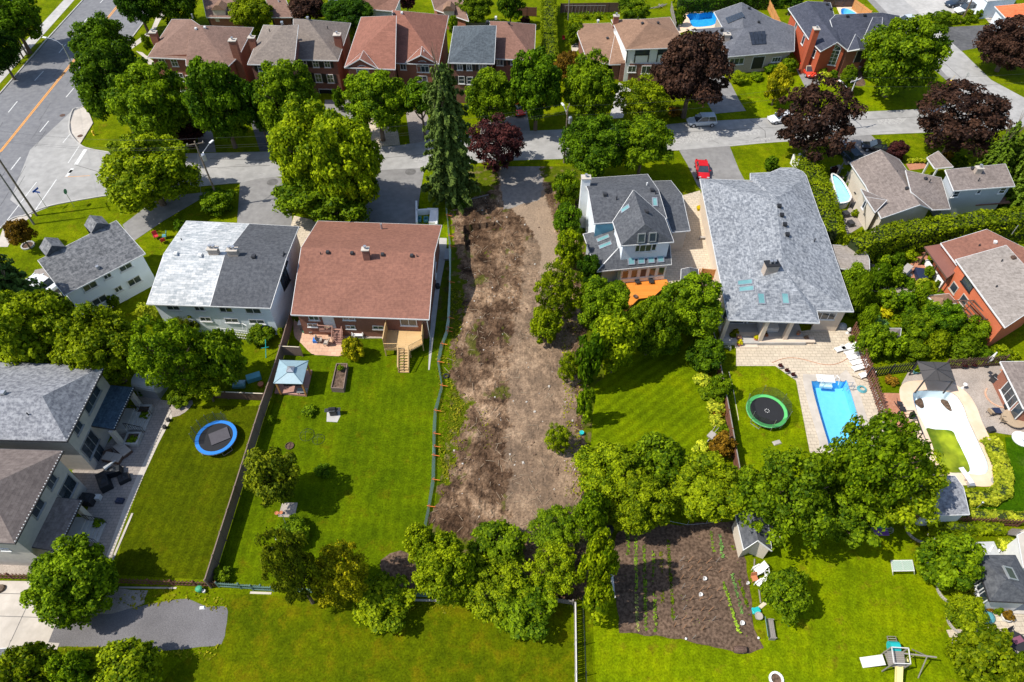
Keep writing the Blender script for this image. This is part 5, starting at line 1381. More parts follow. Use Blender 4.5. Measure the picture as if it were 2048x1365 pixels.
# --- red brick house, navy roof
F('A4')
h = House('red_brick_house', P(500,430), 'bright red brick house with navy grey gabled roofs and big arched window', 'house')
h.roof([(287,65,5.0),(430,10,7.0),(600,20,6.0),(640,150,6.0),(735,380,4.8),(655,315,6.0),(530,385,4.8),(468,322,5.0),(440,292,5.0)], [(0,1,5,6,7,8),(1,2,3,4,5)], 'roof_navy', 'brick_scarlet', .4)
h.rt[0][1].data.materials[0] = MATS['roof_navy']
h.roof([(600,150,6.4),(640,110,6.4),(740,105,6.9),(985,95,6.9),(1120,120,5.2),(1110,230,5.0),(975,312,5.0),(850,290,5.0),(890,370,4.6),(735,380,4.7),(640,290,5.8)], [(0,1,2,7,8,9,10),(2,3,4,5,6,7)], 'roof_navy', 'brick_red', .4)
h.roof([(790,255,6.3),(730,382,4.9),(820,365,6.0),(895,372,4.8)], [(0,1,2),(0,2,3)], 'roof_navy', 'brick_red', walls=False)
h.roof([(920,130,7.0),(990,130,7.0),(975,312,5.1),(848,290,5.1)], [(0,1,2,3)], 'roof_navy', 'brick_red', walls=False)
h.chimney(498,212,.9,1.0,1.8, 'brick_scarlet', ground=True)
for x, y in ((575,40),(605,75),(727,128),(855,120)): h.vent(x, y, .5, 'black_trim')
h.win(605,430,2.2,2.6,3,4, arch=True); h.win(345,195,.9,1.3,1); h.win(400,300,1.0,1.6,1); h.win(480,400,.8,1.3,1); h.win(905,325,1.6,.8,2,1, 'black_trim')
h.door(815,420,1.2,2.2, 'black_trim')
q = MB(); c = P(790,500,0)
for k in range(4): q.box(c + V_((.1 * k, .35 * k, 0)),(2.0,.5,.16 * (k + 1)), .1)
h.part(q, 'steps', 'concrete')
# --- upper right corner buildings
h = House('garage_building', P(1800,40), 'grey building with white garage wall at the top right edge', 'garage')
h.roof([(1660,-90,3.4),(1980,-110,3.4),(2000,-10,3.4),(1780,10,3.4)], [(0,1,2,3)], 'concrete_grey', 'siding_white', .1)
h = House('orange_roof_house', P(2000,130), 'white walled house with bright orange roof at the top right edge', 'house')
h.roof([(1830,48,3.4),(2120,20,4.4),(2120,210,3.6),(2040,190,3.2),(2030,130,3.2),(1910,132,3.2)], [(0,1,2,3,4,5)], 'roof_orange', 'siding_white', .4)
# ================================================================ trees and shrubs
G1 = 'street trees along the far side of the small road'; G2 = 'trees between the far houses'
F('A1')
tree((-130,-40,300,330), 'dark broad tree at the far left edge beside the wide road pavement', 'leaf_green')
tree((-160,250,120,540), 'half cut off bushy tree at the left edge below the dark broad one', 'leaf_deep')
tree((885,-210,1215,190), 'left of two dark trees at the top edge behind the wide road verge', 'leaf_deep')
tree((1150,-200,1515,165), 'right of two dark trees at the top edge, its trunk base by the pavement', 'leaf_green')
tree((590,160,1010,560), 'top tree of the dense clump at the road corner', 'leaf_green', clear=2.2)
tree((600,380,1150,940), 'middle left tree of the dense clump at the road corner', 'leaf_green', clear=2.2)
tree((900,520,1460,1075), 'lowest and fullest tree of the dense clump at the road corner', 'leaf_mid', clear=2.2)
tree((1460,480,1945,1075), 'round tree in front of the mauve brown roofed brick house', 'leaf_green', clear=2.2)
tree((1880,640,2130,1060), 'narrow dark tree squeezed between two round street trees', 'leaf_deep')
shrub((1250,930,1600,1110), 'low wine red shrub under the street trees', 'leaf_wine')
shrub((1110,280,1180,400), 'small upright shrub by the brick chimney corner', 'leaf_mid')
F('A2')
tree((40,505,550,1085), 'round tree in front of the grey brown duplex', 'leaf_mid', clear=2.4)
tree((165,840,760,1560), 'left dome of the tallest yellow green maple beside the small road', 'leaf_bright', clear=2.6, name='maple_tree')
tree((440,890,1030,1640), 'right dome of the tallest yellow green maple beside the small road', 'leaf_bright', clear=2.6, name='maple_tree')
tree((230,1180,980,1720), 'low spreading skirt of the tallest maple beside the small road', 'leaf_mid', clear=.8, name='maple_tree')
tree((740,540,1235,1030), 'round tree in front of the large red roofed duplex', 'leaf_mid', clear=2.4)
tree((1190,620,1470,900), 'leaning tree with bare trunk beside the red roofed duplex porch', 'leaf_green', clear=4.5)
tree((1690,540,2080,960), 'pale upright tree in front of the slate and red duplex', 'leaf_mid', clear=2.2)
tree((1270,560,1800,1560), 'tall shaggy conifer rising above the small road', 'leaf_fir', 'shag_L', clear=1.6, name='conifer_tree', kz=2.15)
tree((1705,905,2150,1340), 'sparse wine leaved tree next to the tall conifer', 'leaf_wine', 'open_L', clear=1.0, name='purple_tree')
tree((580,20,960,200), 'dark green tree mass left of the mauve roof at the top edge', 'leaf_deep')
tree((300,-60,590,160), 'dark copper tree at the top edge between brown roofs', 'leaf_purple')
tree((-150,-30,170,235), 'bright yellow green tree at the top edge beside the grey brown duplex', 'leaf_bright')
tree((1160,-60,1285,80), 'small maroon tree on the lawn at the top edge', 'leaf_wine')
tree((1620,-50,1890,165), 'round tree at the top edge above the slate roof', 'leaf_mid')
tree((1930,-80,2130,160), 'dark tree at the top edge beside the tall yellow hedge', 'leaf_green')
shrub((1550,130,1620,290), 'small shrub squeezed between red roof and slate roof', 'leaf_mid')
shrub((770,150,870,300), 'shrub between the grey brown duplex and the red duplex', 'leaf_mid')
shrub((650,690,740,860), 'green shrub beside the black garage door', 'leaf_green'); shrub((665,685,715,755), 'small red leaved shrub beside the black garage door', 'leaf_wine')
shrub((30,215,80,300), 'little bush at the left corner of the grey brown duplex', 'leaf_mid')
F('A3')
tree((70,390,500,950), 'dense dark round tree beside the end of the yellow hedge', 'leaf_green', clear=2.2)
tree((410,390,650,660), 'brownish thin tree behind the paired light green trees', 'leaf_bronze', 'open_L')
tree((500,440,910,960), 'upright light green tree in front of the tan roof', 'leaf_mid', clear=2.0)
tree((905,600,1330,980), 'yellow green spreading tree beside the big copper beech', 'leaf_bright', 'open_L', clear=1.6)
tree((500,900,1000,1365), 'left dome of the big street tree beside the utility pole', 'leaf_green', clear=3.2)
tree((900,900,1340,1330), 'right dome of the big street tree beside the utility pole', 'leaf_mid', clear=3.2)
tree((1220,240,1790,870), 'huge dark copper beech above the parked silver car', 'leaf_purple', clear=1.8, name='copper_tree')
shrub((520,170,650,350), 'loose shrub left of the tan roofed house', 'leaf_mid')
tree((940,40,1160,145), 'low spreading bush behind the tan roof', 'leaf_mid', kz=.7)
tree((930,-60,1040,50), 'thin young tree behind the tan roof', 'leaf_green')
shrub((1040,545,1120,600), 'round bush left of the porch under the tan roof', 'leaf_mid'); shrub((930,545,1000,610), 'small bush at the driveway end under the tan roof', 'leaf_bright'); shrub((1170,550,1240,600), 'bush right of the porch under the tan roof', 'leaf_green')
shrub((1800,565,1930,650), 'leafy clump at the corner of the stone house', 'leaf_bright'); shrub((1960,575,2050,620), 'low bush along the stone house front', 'leaf_mid')
shrub((1200,800,1300,900), 'flowering bush under the copper beech', 'leaf_hosta'); shrub((1310,850,1420,900), 'low rusty shrub under the copper beech', 'leaf_bronze')
shrub((160,130,235,185), 'small purple shrub behind the red brown roof', 'leaf_wine'); shrub((640,110,690,150), 'small rounded bush in the planting bed behind the tan roof, left', 'leaf_hedge'); shrub((735,105,790,150), 'small rounded bush in the planting bed behind the tan roof, right', 'leaf_hedge')
shrub((1370,60,1440,200), 'tall shrub left of the kidney shaped pool', 'leaf_green')
F('A4')
tree((200,620,800,1190), 'large dark copper tree beside the small road and lamp pole', 'leaf_purple', 'open_L', clear=1.5, name='copper_tree')
tree((870,150,1430,650), 'large round bright green tree on the corner lawn', 'leaf_mid', clear=1.8)
tree((1270,650,1930,1130), 'spreading dark copper tree at the road junction on the right', 'leaf_purple', 'open_L', clear=1.5, name='copper_tree')
tree((1750,165,2180,470), 'dark copper tree at the upper right edge', 'leaf_purple', clear=1.4, name='copper_tree')
for i, (b, t) in enumerate((((1900,830,2300,1330), 'upper conifer of the trio at the right edge'),((1700,960,2050,1330), 'left conifer of the trio at the right edge'),((1950,1100,2350,1560), 'lower conifer of the trio at the right edge'))):
    tree(b, t, 'leaf_conifer', 'cone_L', clear=.6, name='conifer_tree', kz=1.5, group='conifers at the right edge')
tree((120,510,300,760), 'small golden green tree on the lawn before the stone house', 'leaf_yellow', clear=.8)
shrub((218,430,350,545), 'round shrub beside the red car', 'leaf_mid'); shrub((110,490,215,550), 'low wide shrub along the stone wall', 'leaf_green')
tree((672,505,800,665), 'small tree with mulch circle on the corner lawn', 'leaf_mid', clear=.8)
shrub((700,390,780,505), 'slim evergreen by the brick house door', 'leaf_hedge_dark', 'col_L'); shrub((858,425,950,550), 'dark evergreen cone right of the brick house steps', 'leaf_deep', 'col_L')
shrub((500,500,570,560), 'green bush under the arched window', 'leaf_mid'); shrub((505,540,600,610), 'lime shrub in front of the arched window', 'leaf_hosta'); shrub((590,530,650,590), 'rounded bush right of the lime shrub', 'leaf_green')
shrub((1380,90,1500,182), 'clipped round bush by the upper right driveway', 'leaf_hedge_dark'); shrub((1500,118,1565,175), 'small green bush next to the clipped round bush', 'leaf_mid')
shrub((1600,80,1660,140), 'round bush nearest the upper right pole', 'leaf_hedge'); shrub((1690,80,1740,135), 'last small round bush of the upper right bed', 'leaf_hedge_dark'); shrub((1580,125,1640,175), 'low bush at the foot of the upper right pole', 'leaf_mid'); shrub((1640,115,1700,165), 'low bush between the two round bushes', 'leaf_mid')
tree((245,-60,395,55), 'tree behind the wooden fence between two houses at the top edge', 'leaf_deep')
shrub((1035,1062,1170,1200), 'round purple bush at the corner of the taupe house', 'leaf_wine'); shrub((965,1045,1040,1130), 'yellow green bush beside the round purple bush', 'leaf_bright')
shrub((110,1175,205,1275), 'small green bush on the lawn above the long grey roof', 'leaf_green')
shrub((1510,1165,1620,1245), 'low bush beside the small taupe porch roof', 'leaf_hedge_dark'); shrub((1440,1140,1515,1215), 'brownish bush beside the small taupe porch roof', 'leaf_bronze')
# ---- left
F('B1')
tree((805,-210,1485,305), 'round light green tree inside a stone ring near the road junction', 'leaf_bright', clear=1.4)
tree((50,430,242,620), 'small reddish green tree inside a stone ring', 'leaf_bronze', clear=.9)
tree((-420,540,400,1340), 'large blue green spruce at the left edge', 'leaf_spruce', 'cone_L', clear=.4, name='spruce_tree', kz=1.5)
tree((-60,1000,610,1620), 'broad yellow green tree below the spruce at the left', 'leaf_bright', clear=1.8)
tree((470,1145,1085,1700), 'bright yellow green tree below the askew white house', 'leaf_bright', clear=1.8)
tree((1060,1180,1590,1770), 'grey green thin topped tree before the pale semi', 'leaf_mid', 'open_L', clear=1.8)
tree((1545,1280,1900,1710), 'dark round tree beside the compost corner', 'leaf_mid', clear=1.2)
shrub((835,1010,920,1110), 'sapling against the white sided wall', 'leaf_mid'); shrub((1080,1085,1205,1230), 'lime bush between the two pale houses', 'leaf_hosta')
shrub((1570,195,1820,378), 'wide clipped bush around the leaning pole', 'leaf_hedge_dark', kz=.7); shrub((1358,428,1450,522), 'grey green round bush at the corner of the white roof', 'leaf_green')
shrub((1370,1150,1560,1330), 'loose reddish green shrub against the pale semi', 'leaf_olive', 'round_M')
F('B2')
shrub((-20,1240,190,1400), 'green bush with red flowers at the fence end of the pale semi', 'leaf_mid'); shrub((1590,270,1700,330), 'low weeds at the foot of the conifer', 'leaf_green')
F('C1')
tree((1480,350,1720,450), 'low yellow green bush behind the brown panel fence', 'leaf_bright', kz=.7); shrub((1310,430,1500,525), 'trailing bush at the end of the brown panel fence', 'leaf_mid'); shrub((1060,400,1130,470), 'dark bush behind the stucco porch', 'leaf_deep')
shrub((1095,600,1165,655), 'small bush in the upper square planter', 'leaf_mid'); shrub((1000,795,1080,850), 'small bush in the lower square planter', 'leaf_mid')
# ---- yard
F('C2')
tree((720,285,885,475), 'small round shrub with yellowish leaves at the red patio edge', 'leaf_yellow', 'round_M', clear=.2, trunk=False, name='shrub', cat='shrub')
shrub((405,822,505,905), 'small clipped bush on the lawn below the metal roofed gazebo', 'leaf_mid'); shrub((140,905,190,965), 'little plant against the long brown fence', 'leaf_mid')
shrub((505,1290,625,1375), 'small dark bush on the lawn above the potted tree', 'leaf_green'); shrub((680,508,730,555), 'green plant inside the raised planter box', 'leaf_mid', clear=.8)
tree((-30,1175,360,1600), 'small round tree on the lawn beside terracotta pots', 'leaf_olive', clear=1.2)
shrub((215,220,265,300), 'vine bush at the fence by the red patio', 'leaf_bright')
F('D2')
tree((100,455,400,960), 'dark ragged conifer like tree over the green picket fence', 'leaf_olive', 'open_L', clear=1.0)
tree((350,540,700,930), 'yellow brown thin leaved tree over the green picket fence', 'leaf_yellow', 'open_L', clear=1.0)
tree((900,440,1095,650), 'bright bush at the lower end of the silt fence', 'leaf_bright', clear=.3)
tree((950,510,1330,900), 'broad yellow green tree at the bottom end of the dirt lot, left', 'leaf_bright', clear=1.0)
tree((1290,450,1610,700), 'small upper middle tree of the clump at the bottom end of the dirt lot', 'leaf_mid', clear=.6)
tree((1250,640,1640,980), 'middle tree of the row at the bottom end of the dirt lot', 'leaf_bright', 'open_L', clear=1.0)
shrub((165,455,350,520), 'small bush on the lawn at the ragged tree', 'leaf_mid')
tree((600,850,940,960), 'low creeping bush along the green picket fence', 'leaf_bright', kz=.65, clear=0, trunk=False)
F('D3')
tree((165,330,480,600), 'upper right tree of the clump at the bottom end of the dirt lot', 'leaf_mid', 'open_L', clear=.8)
tree((160,540,475,860), 'right tree of the row at the bottom end of the dirt lot', 'leaf_bright', 'open_L', clear=1.0)
tree((-60,800,300,1060), 'low overhanging tree beyond the fence corner', 'leaf_mid', clear=.5)
tree((470,440,690,900), 'narrow tree along the left edge of the vegetable plot', 'leaf_bright', clear=.8)
tree((490,780,650,1010), 'lowest small tree at the left edge of the vegetable plot', 'leaf_bright', clear=.4)
tree((440,-60,830,320), 'left tree of the yellow green row above the vegetable plot', 'leaf_bright', clear=1.6)
tree((620,120,1000,500), 'nearest tree of the row above the vegetable plot, its shadow on the soil', 'leaf_bright', clear=1.6)
tree((780,-90,1090,220), 'tree behind the nearest one above the vegetable plot', 'leaf_mid', clear=1.6)
tree((960,20,1420,415), 'round olive green tree left of the shed', 'leaf_bright', clear=1.4)
tree((440,240,640,520), 'small dark tree at the dirt lot boundary', 'leaf_mid', clear=1.0)
F('D4')
tree((-140,0,420,560), 'left crown of the giant spreading tree above the shed lawn', 'leaf_mid', 'open_L', clear=2.4)
tree((400,-240,900,380), 'upper crown of the giant spreading tree by the pool', 'leaf_mid', 'open_L', clear=3.0)
tree((480,-60,1060,420), 'right crown of the giant spreading tree touching the pool shed', 'leaf_bright', 'open_L', clear=2.6)
tree((200,130,760,500), 'lowest crown of the giant spreading tree overhanging the brown fence', 'leaf_mid', 'open_L', clear=2.0)
tree((0,705,270,975), 'small round tree right of the plot with bench and chairs', 'leaf_mid', clear=.5)
tree((920,505,1240,800), 'round tree above the curved stone border', 'leaf_mid', clear=.8)
tree((1070,870,1295,1030), 'low leafy tree beside the pale stepping slabs', 'leaf_bright', clear=.3)
tree((1130,1060,1480,1400), 'round tree before the lower right patio', 'leaf_bright', clear=.5)
shrub((1380,530,1490,620), 'white flowered bush beside the pavilion ramp', 'leaf_hosta'); shrub((1350,920,1395,970), 'round potted plant beside the pavilion', 'leaf_mid')
shrub((1480,1180,1560,1290), 'bush at the right edge of the lower patio', 'leaf_mid')
shrub((1140,765,1240,850), 'lime bed plant along the pavilion', 'leaf_hosta')
# ---- behind the gabled house
F('B3')
tree((260,760,640,1240), 'upper tree of the row along the dirt lot edge', 'leaf_bright', 'open_L', clear=.8)
tree((230,1120,470,1400), 'low tree of the row along the dirt lot edge', 'leaf_bright', clear=.4)
tree((420,280,640,560), 'upper bushy evergreen beside the gabled house', 'leaf_green', clear=.1)
tree((430,500,650,850), 'yellow green bush beside the gabled house', 'leaf_bright', clear=.1)
tree((610,700,790,960), 'dark bush under the rear left roof corner', 'leaf_deep', clear=.1)
tree((600,860,1010,1300), 'tree left of the orange deck', 'leaf_mid', clear=1.0)
tree((990,1010,1380,1500), 'shadowy tree below the orange deck', 'leaf_mid', clear=1.0)
tree((1260,850,1745,1330), 'large tree right of the orange deck against the long grey roof', 'leaf_mid', clear=1.2)
tree((420,50,620,330), 'tree at the top end of the dirt lot driveway', 'leaf_mid', clear=.5)
F('C3')
tree((215,240,400,700), 'left tree of the shady group below the orange deck', 'leaf_green', clear=.8)
tree((320,90,700,570), 'largest yellow tinted tree of the shady group below the orange deck', 'leaf_bright', clear=1.4)
tree((800,240,1020,430), 'small tree casting shade on the striped lawn', 'leaf_mid', clear=.5)
tree((1090,150,1290,310), 'upper bush along the reddish board fence', 'leaf_green', clear=.2)
tree((1070,300,1355,565), 'dark rounded bush along the reddish board fence', 'leaf_green', clear=.2)
tree((1230,590,1420,800), 'small spiky bush leaning over the reddish board fence', 'leaf_mid', clear=.1)
tree((1250,1040,1440,1240), 'rusty brown green bush along the reddish board fence', 'leaf_bronze', clear=.1, name='shrub', cat='shrub')
tree((210,660,340,1000), 'narrow tree at the dirt lot edge beside the striped lawn', 'leaf_mid', clear=.3)
tree((60,400,225,660), 'small tree leaning over the middle of the dirt lot edge', 'leaf_bright', 'open_L', clear=.3)
tree((-40,960,170,1210), 'young tree on the dirt lot edge opposite the lawn', 'leaf_bright', 'open_L', clear=.3)
for i, (b, mm, t) in enumerate((((1130,570,1250,680), 'leaf_hosta', 'pale variegated clump at the top of the fence bed'),((1160,670,1280,790), 'leaf_mid', 'leafy clump below the pale variegated clump'),((1220,780,1360,900), 'leaf_hosta', 'large lime clump in the middle of the fence bed'),((1240,895,1360,990), 'leaf_hosta', 'round lime hosta near the wheelbarrow'),((1120,1080,1240,1225), 'leaf_hosta', 'lowest pale hosta patch of the fence bed'),((1310,980,1410,1060), 'leaf_mid', 'low green clump right of the wheelbarrow'),((1270,840,1370,910), 'leaf_bronze', 'small bronze clump against the fence'))):
    shrub(b, t, mm, kz=.6)
# ---- bottom left
F('D1')
tree((218,395,850,850), 'very dense dark round cedar over the concrete corner', 'leaf_mid', clear=.1, kz=.95)
tree((0,1090,430,1500), 'tree at the bottom left edge', 'leaf_bright', clear=.6)
tree((700,1085,1180,1500), 'tree at the bottom edge below the gravel parking', 'leaf_bright', clear=.6)
tree((420,1130,720,1460), 'dark tree between the two bottom left trees', 'leaf_mid', clear=.3)
shrub((1595,510,1730,620), 'leafy weed clump at the corner of the brown fence', 'leaf_mid'); shrub((690,150,770,200), 'small plant in the shaded planter by the steps', 'leaf_mid')
# ---- garden behind the orange brick house
F('B4')
for b, mm, kd, t in (((665,970,880,1200), 'leaf_mid', None, 'big leafy bush below the plain shed'),((880,940,1030,1130), 'leaf_green', 'col_L', 'leaning cedar nearest the plain shed'),((720,1020,880,1330), 'leaf_mid', 'col_L', 'tall cedar column along the long grey roof'),
    ((1010,980,1130,1120), 'leaf_mid', None, 'round shrub in the middle of the garden'),((1120,840,1230,930), 'leaf_bright', None, 'yellowish shrub at the brick path'),((925,880,1040,980), 'leaf_mid', None, 'low shrub below the tall hedge'),((1040,870,1140,970), 'leaf_green', None, 'small shrub below the tall hedge'),
    ((1280,975,1360,1060), 'leaf_hedge_dark', None, 'clipped ball beside the brown awning'),((1200,1080,1330,1270), 'leaf_mid', 'col_L', 'lower leaning cedar in the garden'),((1130,1060,1220,1130), 'leaf_green', None, 'low bush beside the blue table'),
    ((930,1150,1080,1300), 'leaf_mid', None, 'light shrub on the garden slope'),((800,1260,960,1365), 'leaf_green', 'col_L', 'dark cedar at the garden bottom'),((1080,1160,1210,1300), 'leaf_green', None, 'dense shrub near the tiny tan shed'),((1290,1220,1540,1400), 'leaf_mid', None, 'wide shrub under the orange wall'),
    ((1220,1070,1340,1150), 'leaf_hosta', None, 'silvery lime clump in the garden'),((1250,915,1285,955), 'leaf_deep', None, 'little round pot plant on the brick path'),((860,830,930,900), 'leaf_green', None, 'bush at the right end of the plain shed'),((1370,1075,1400,1120), 'leaf_mid', None, 'tiny bush against the grey patio wall')):
    shrub(b, t, mm, kd)
F('C4')
for b, mm, kd, t in (((690,30,810,230), 'leaf_mid', 'col_L', 'cedar by the fence top at the paved yard'),((680,170,900,420), 'leaf_mid', None, 'broad shrub mass behind the paved yard fence'),((870,250,1010,420), 'leaf_mid', None, 'wide shrub below the small square shed roof'),((1000,110,1200,300), 'leaf_mid', None, 'large shrub in the garden centre'),
    ((1180,40,1400,260), 'leaf_green', None, 'large dark shrub near the tiny tan shed'),((1000,290,1170,430), 'leaf_mid', None, 'shrub above the dark leaning fence'),((1170,220,1320,400), 'leaf_hedge', 'col_L', 'leaning yellow cedar left of the orange wall'),((1340,250,1540,420), 'leaf_hedge_dark', 'col_L', 'leaning cedar at the foot of the orange wall'),
    ((1400,140,1610,330), 'leaf_mid', None, 'shrub climbing toward the orange wall'),((1520,345,1640,410), 'leaf_green', None, 'clipped shrub below the orange wall corner'),((1640,345,1770,415), 'leaf_bright', None, 'light shrub below the orange wall corner'),((1780,370,1840,420), 'leaf_bright', None, 'small light shrub beside the back stairs'),
    ((745,130,880,220), 'leaf_blue', None, 'blue grey shrub in the garden'),((820,60,930,110), 'leaf_gold', None, 'golden yellow flowering clump in the garden'),((870,560,960,600), 'leaf_bronze', None, 'dead brown plant on the little lawn'),((610,255,650,300), 'leaf_mid', None, 'small plant at the top of the diagonal fence'),((1000,60,1120,170), 'leaf_green', None, 'shrub behind the garden centre')):
    shrub(b, t, mm, kd)
scatter([(640,0),(1380,0),(1600,330),(1500,400),(1100,430),(780,480),(700,340)], 26, 'ground_cover', 'mixed low green planting filling the garden behind the orange house', 'leaf_mid', .16,.5)
F('B4'); scatter([(680,960),(880,1010),(900,900),(1120,880),(1180,930),(1130,1060),(1280,1080),(1430,1160),(1550,1365),(760,1365),(700,1180)], 24, 'ground_cover', 'low green planting below the tall hedge', 'leaf_green', .16,.35)
F('F')
# ---- hedges
hedge([(1098,-20),(1098,60),(1102,120)], 2.8,3.6, 'tall yellow green hedge running away from the small road at the top', 'leaf_hedge')
hedge([(1617,310),(1638,360),(1655,410),(1665,455)], 3.2,3.4, 'yellow green hedge between the oval pool and the long grey roof', 'leaf_hedge')
hedge([(1715,478),(1800,455),(1890,443),(1980,432),(2080,422)], 2.6,4.4, 'long tall hedge of joined cedars in front of the taupe house', 'leaf_hedge')
hedge([(1984,880),(2003,915),(2012,950),(2008,978),(1985,992),(1945,992)], 1.5,.8, 'low clipped bright hedge curving around the empty pool', 'leaf_hosta', leaf=.17, dens=120)
hedge([(1945,1028),(2060,1034)], 1.2,.7, 'low straight hedge above the dark red fence', 'leaf_hosta', leaf=.17, dens=120)
hedge([(1862,1052),(1950,1053),(2005,1054)], 1.1,.8, 'leafy hedge below the dark red fence', 'leaf_hedge', leaf=.17, dens=110)
hedge([(1360,-4),(1560,-14)], 3,2.5, 'dark hedge at the top edge beyond the kidney pool', 'leaf_deep')
F('D3')
# crop rows
i = 0
for x0, y0, x1, y1, mm, hh, t in ((750,500,752,620, 'leaf_crop', .2, 'short row of seedlings nearest the overhanging tree'),(800,850,808,1065, 'leaf_pale', .18, 'leftmost row with pale seedlings'),(845,560,857,1060, 'leaf_crop', .22, 'second crop row from the left'),(898,590,912,1070, 'leaf_crop', .34, 'fullest bright green crop row'),(985,530,1020,1030, 'leaf_mid', .14, 'thin sparse crop row beside the fullest one'),
    (795,490,800,830, 'leaf_crop', .12, 'shaded faint row under the tree shadow'),(945,600,955,900, 'leaf_olive', .12, 'faint olive seedling row in the middle left'),(1235,480,1255,600, 'leaf_crop', .14, 'short row of seedlings at the plot top'),
    (1290,490,1305,640, 'leaf_blue', .32, 'short row of blue green plants at the top of the plot'),(1310,780,1400,1080, 'leaf_crop', .3, 'left row of the leafy rows on the plot right side'),(1360,730,1420,960, 'leaf_blue', .25, 'middle row of the leafy rows on the plot right side'),(1400,760,1470,980, 'leaf_mid', .25, 'right row of the leafy rows on the plot right side'),(1355,490,1365,590, 'leaf_bright', .25, 'row of small plants beside the shed wall')):
    w_ = 8; o = scatter([(x0 - w_, y0),(x0 + w_, y0),(x1 + w_, y1),(x1 - w_, y1)], 95, 'crop_row', t, mm, .115, hh, 'crop row', z0=.03, lump=.35, kind=None)

# weeds that soften the edges
F('D1'); scatter([(840,740),(1100,670),(1440,665),(1600,690),(1720,760),(1700,900),(1600,840),(1450,740),(1250,780),(980,830)], 16, 'weeds', 'weedy patchy growth between the gravel parking and the fence', 'leaf_weed', .12,.16, lump=1.6)
scatter([(440,1090),(900,1100),(1200,1135),(1500,1100),(1640,1080),(1600,1200),(1100,1180),(450,1150)], 14, 'weeds', 'weedy grass along the lower edge of the gravel parking', 'leaf_weed', .12,.16, lump=1.2)
F('F'); scatter([(900,560),(935,600),(915,690),(905,760),(935,840),(905,960),(885,1000),(872,960),(880,830),(870,720),(895,640)], 26, 'weeds', 'rough weeds along the silt fence side of the dirt lot', 'leaf_weed', .11,.22, lump=.9)
scatter([(905,780),(980,800),(985,900),(930,930),(905,880)], 8, 'weeds', 'thin weeds scattered over the lower left dirt', 'leaf_weed', .11,.12, lump=.7)
scatter([(1105,380),(1135,380),(1150,560),(1160,760),(1165,1000),(1130,1000),(1125,700),(1118,520)], 16, 'weeds', 'strip of weeds between the dirt track and the boundary trees', 'leaf_weed', .12,.25, lump=.8)
F('D2'); scatter([(560,870),(940,890),(1200,900),(1180,960),(900,960),(600,960)], 12, 'weeds', 'ragged grass at the foot of the green picket fence', 'leaf_weed', .12,.2)
F('D3'); scatter([(690,470),(1360,430),(1425,620),(1490,1060),(1420,1180),(1300,1150),(1060,1095),(700,1060)], 1.3, 'weeds', 'tiny sprouts dotted over the vegetable plot soil', 'leaf_crop', .055,.08, lump=3)
# ================================================================ small things
for nm, c, r in (('paint_red', (.55,.015,.02), .25),('paint_red2', (.75,.06,.03), .25),('paint_silver', (.50,.55,.60), .25),('paint_white_car', (.75,.76,.78), .25),('paint_black', (.015,.016,.02), .2),('paint_navy', (.03,.045,.07), .25),
    ('tyre', (.02,.02,.02), .9),('rim', (.45,.45,.47), .35),('lamp_red', (.45,.02,.02), .3),('lamp_clear', (.7,.7,.7), .2),('plastic_green', (.05,.45,.10), .4),('plastic_blue', (.03,.18,.60), .4),('fabric_black', (.022,.022,.026), .8),('fabric_navy', (.02,.03,.07), .8),
    ('fabric_beige', (.42,.36,.31), .9),('fabric_red', (.55,.03,.04), .8),('teal', (.02,.42,.42), .4),('terracotta', (.50,.18,.08), .8),('plastic_yellow', (.80,.68,.28), .4),('hydrant_yellow', (.80,.55,.03), .5),('sign_blue', (.02,.10,.45), .5),('sign_green', (.05,.30,.15), .5),('sign_back', (.45,.46,.47), .4),
    ('metal_blue_roof', (.28,.40,.45), .35),('plastic_purple', (.22,.08,.35), .5),('mat_black', (.018,.019,.022), .9),('cover_black', (.012,.015,.02), .45),('pad_blue', (.02,.20,.62), .5),('pad_green', (.12,.55,.16), .5),('cap_cream', (.62,.54,.40), .6),('bin_teal', (.10,.32,.36), .5),('orange_stake', (.85,.22,.05), .6),('stone_grey', (.38,.35,.32), .9),('shingle_gaz', (.07,.065,.065), .8),('pale_cloth', (.62,.60,.58), .9),('wicker', (.40,.30,.20), .85),('string_white', (.8,.8,.78), .5)):
    plain(nm, c, r)
plain('tarp_grey', (.09,.085,.095), .9, spec=.1)
def netmat(name, c, a):
    m, n, b = _new(name); tr = n.nodes.new('ShaderNodeBsdfTransparent'); mx = n.nodes.new('ShaderNodeMixShader')
    b.inputs['Base Color'].default_value = (*c, 1); b.inputs['Roughness'].default_value = .9
    ck = n.nodes.new('ShaderNodeTexChecker'); ck.inputs['Scale'].default_value = 14; n.links.new(_tc(n, 'UV'), ck.inputs['Vector'])
    mr = n.nodes.new('ShaderNodeMapRange'); mr.inputs[3].default_value = a * .75; mr.inputs[4].default_value = min(1, a * 1.25); n.links.new(ck.outputs['Fac'], mr.inputs[0])
    n.links.new(mr.outputs[0], mx.inputs[0]); n.links.new(tr.outputs[0], mx.inputs[1]); n.links.new(b.outputs[0], mx.inputs[2]); n.links.new(mx.outputs[0], n.nodes['Material Output'].inputs[0])
netmat('net_black', (.02,.03,.02), .45); netmat('net_pale', (.66,.84,.74), .75); netmat('net_white', (.6,.62,.62), .35); netmat('net_fence', (.03,.05,.05), .4)
def ang(x0, y0, x1, y1):
    a, b = P(x0, y0), P(x1, y1); return math.atan2(b.y - a.y, b.x - a.x)
def TH_(name, label, cat, x, y, rz=0, z=0, group=None): p = P(x, y, z); return thing(name, (p.x, p.y, z), label, cat, rz, group)
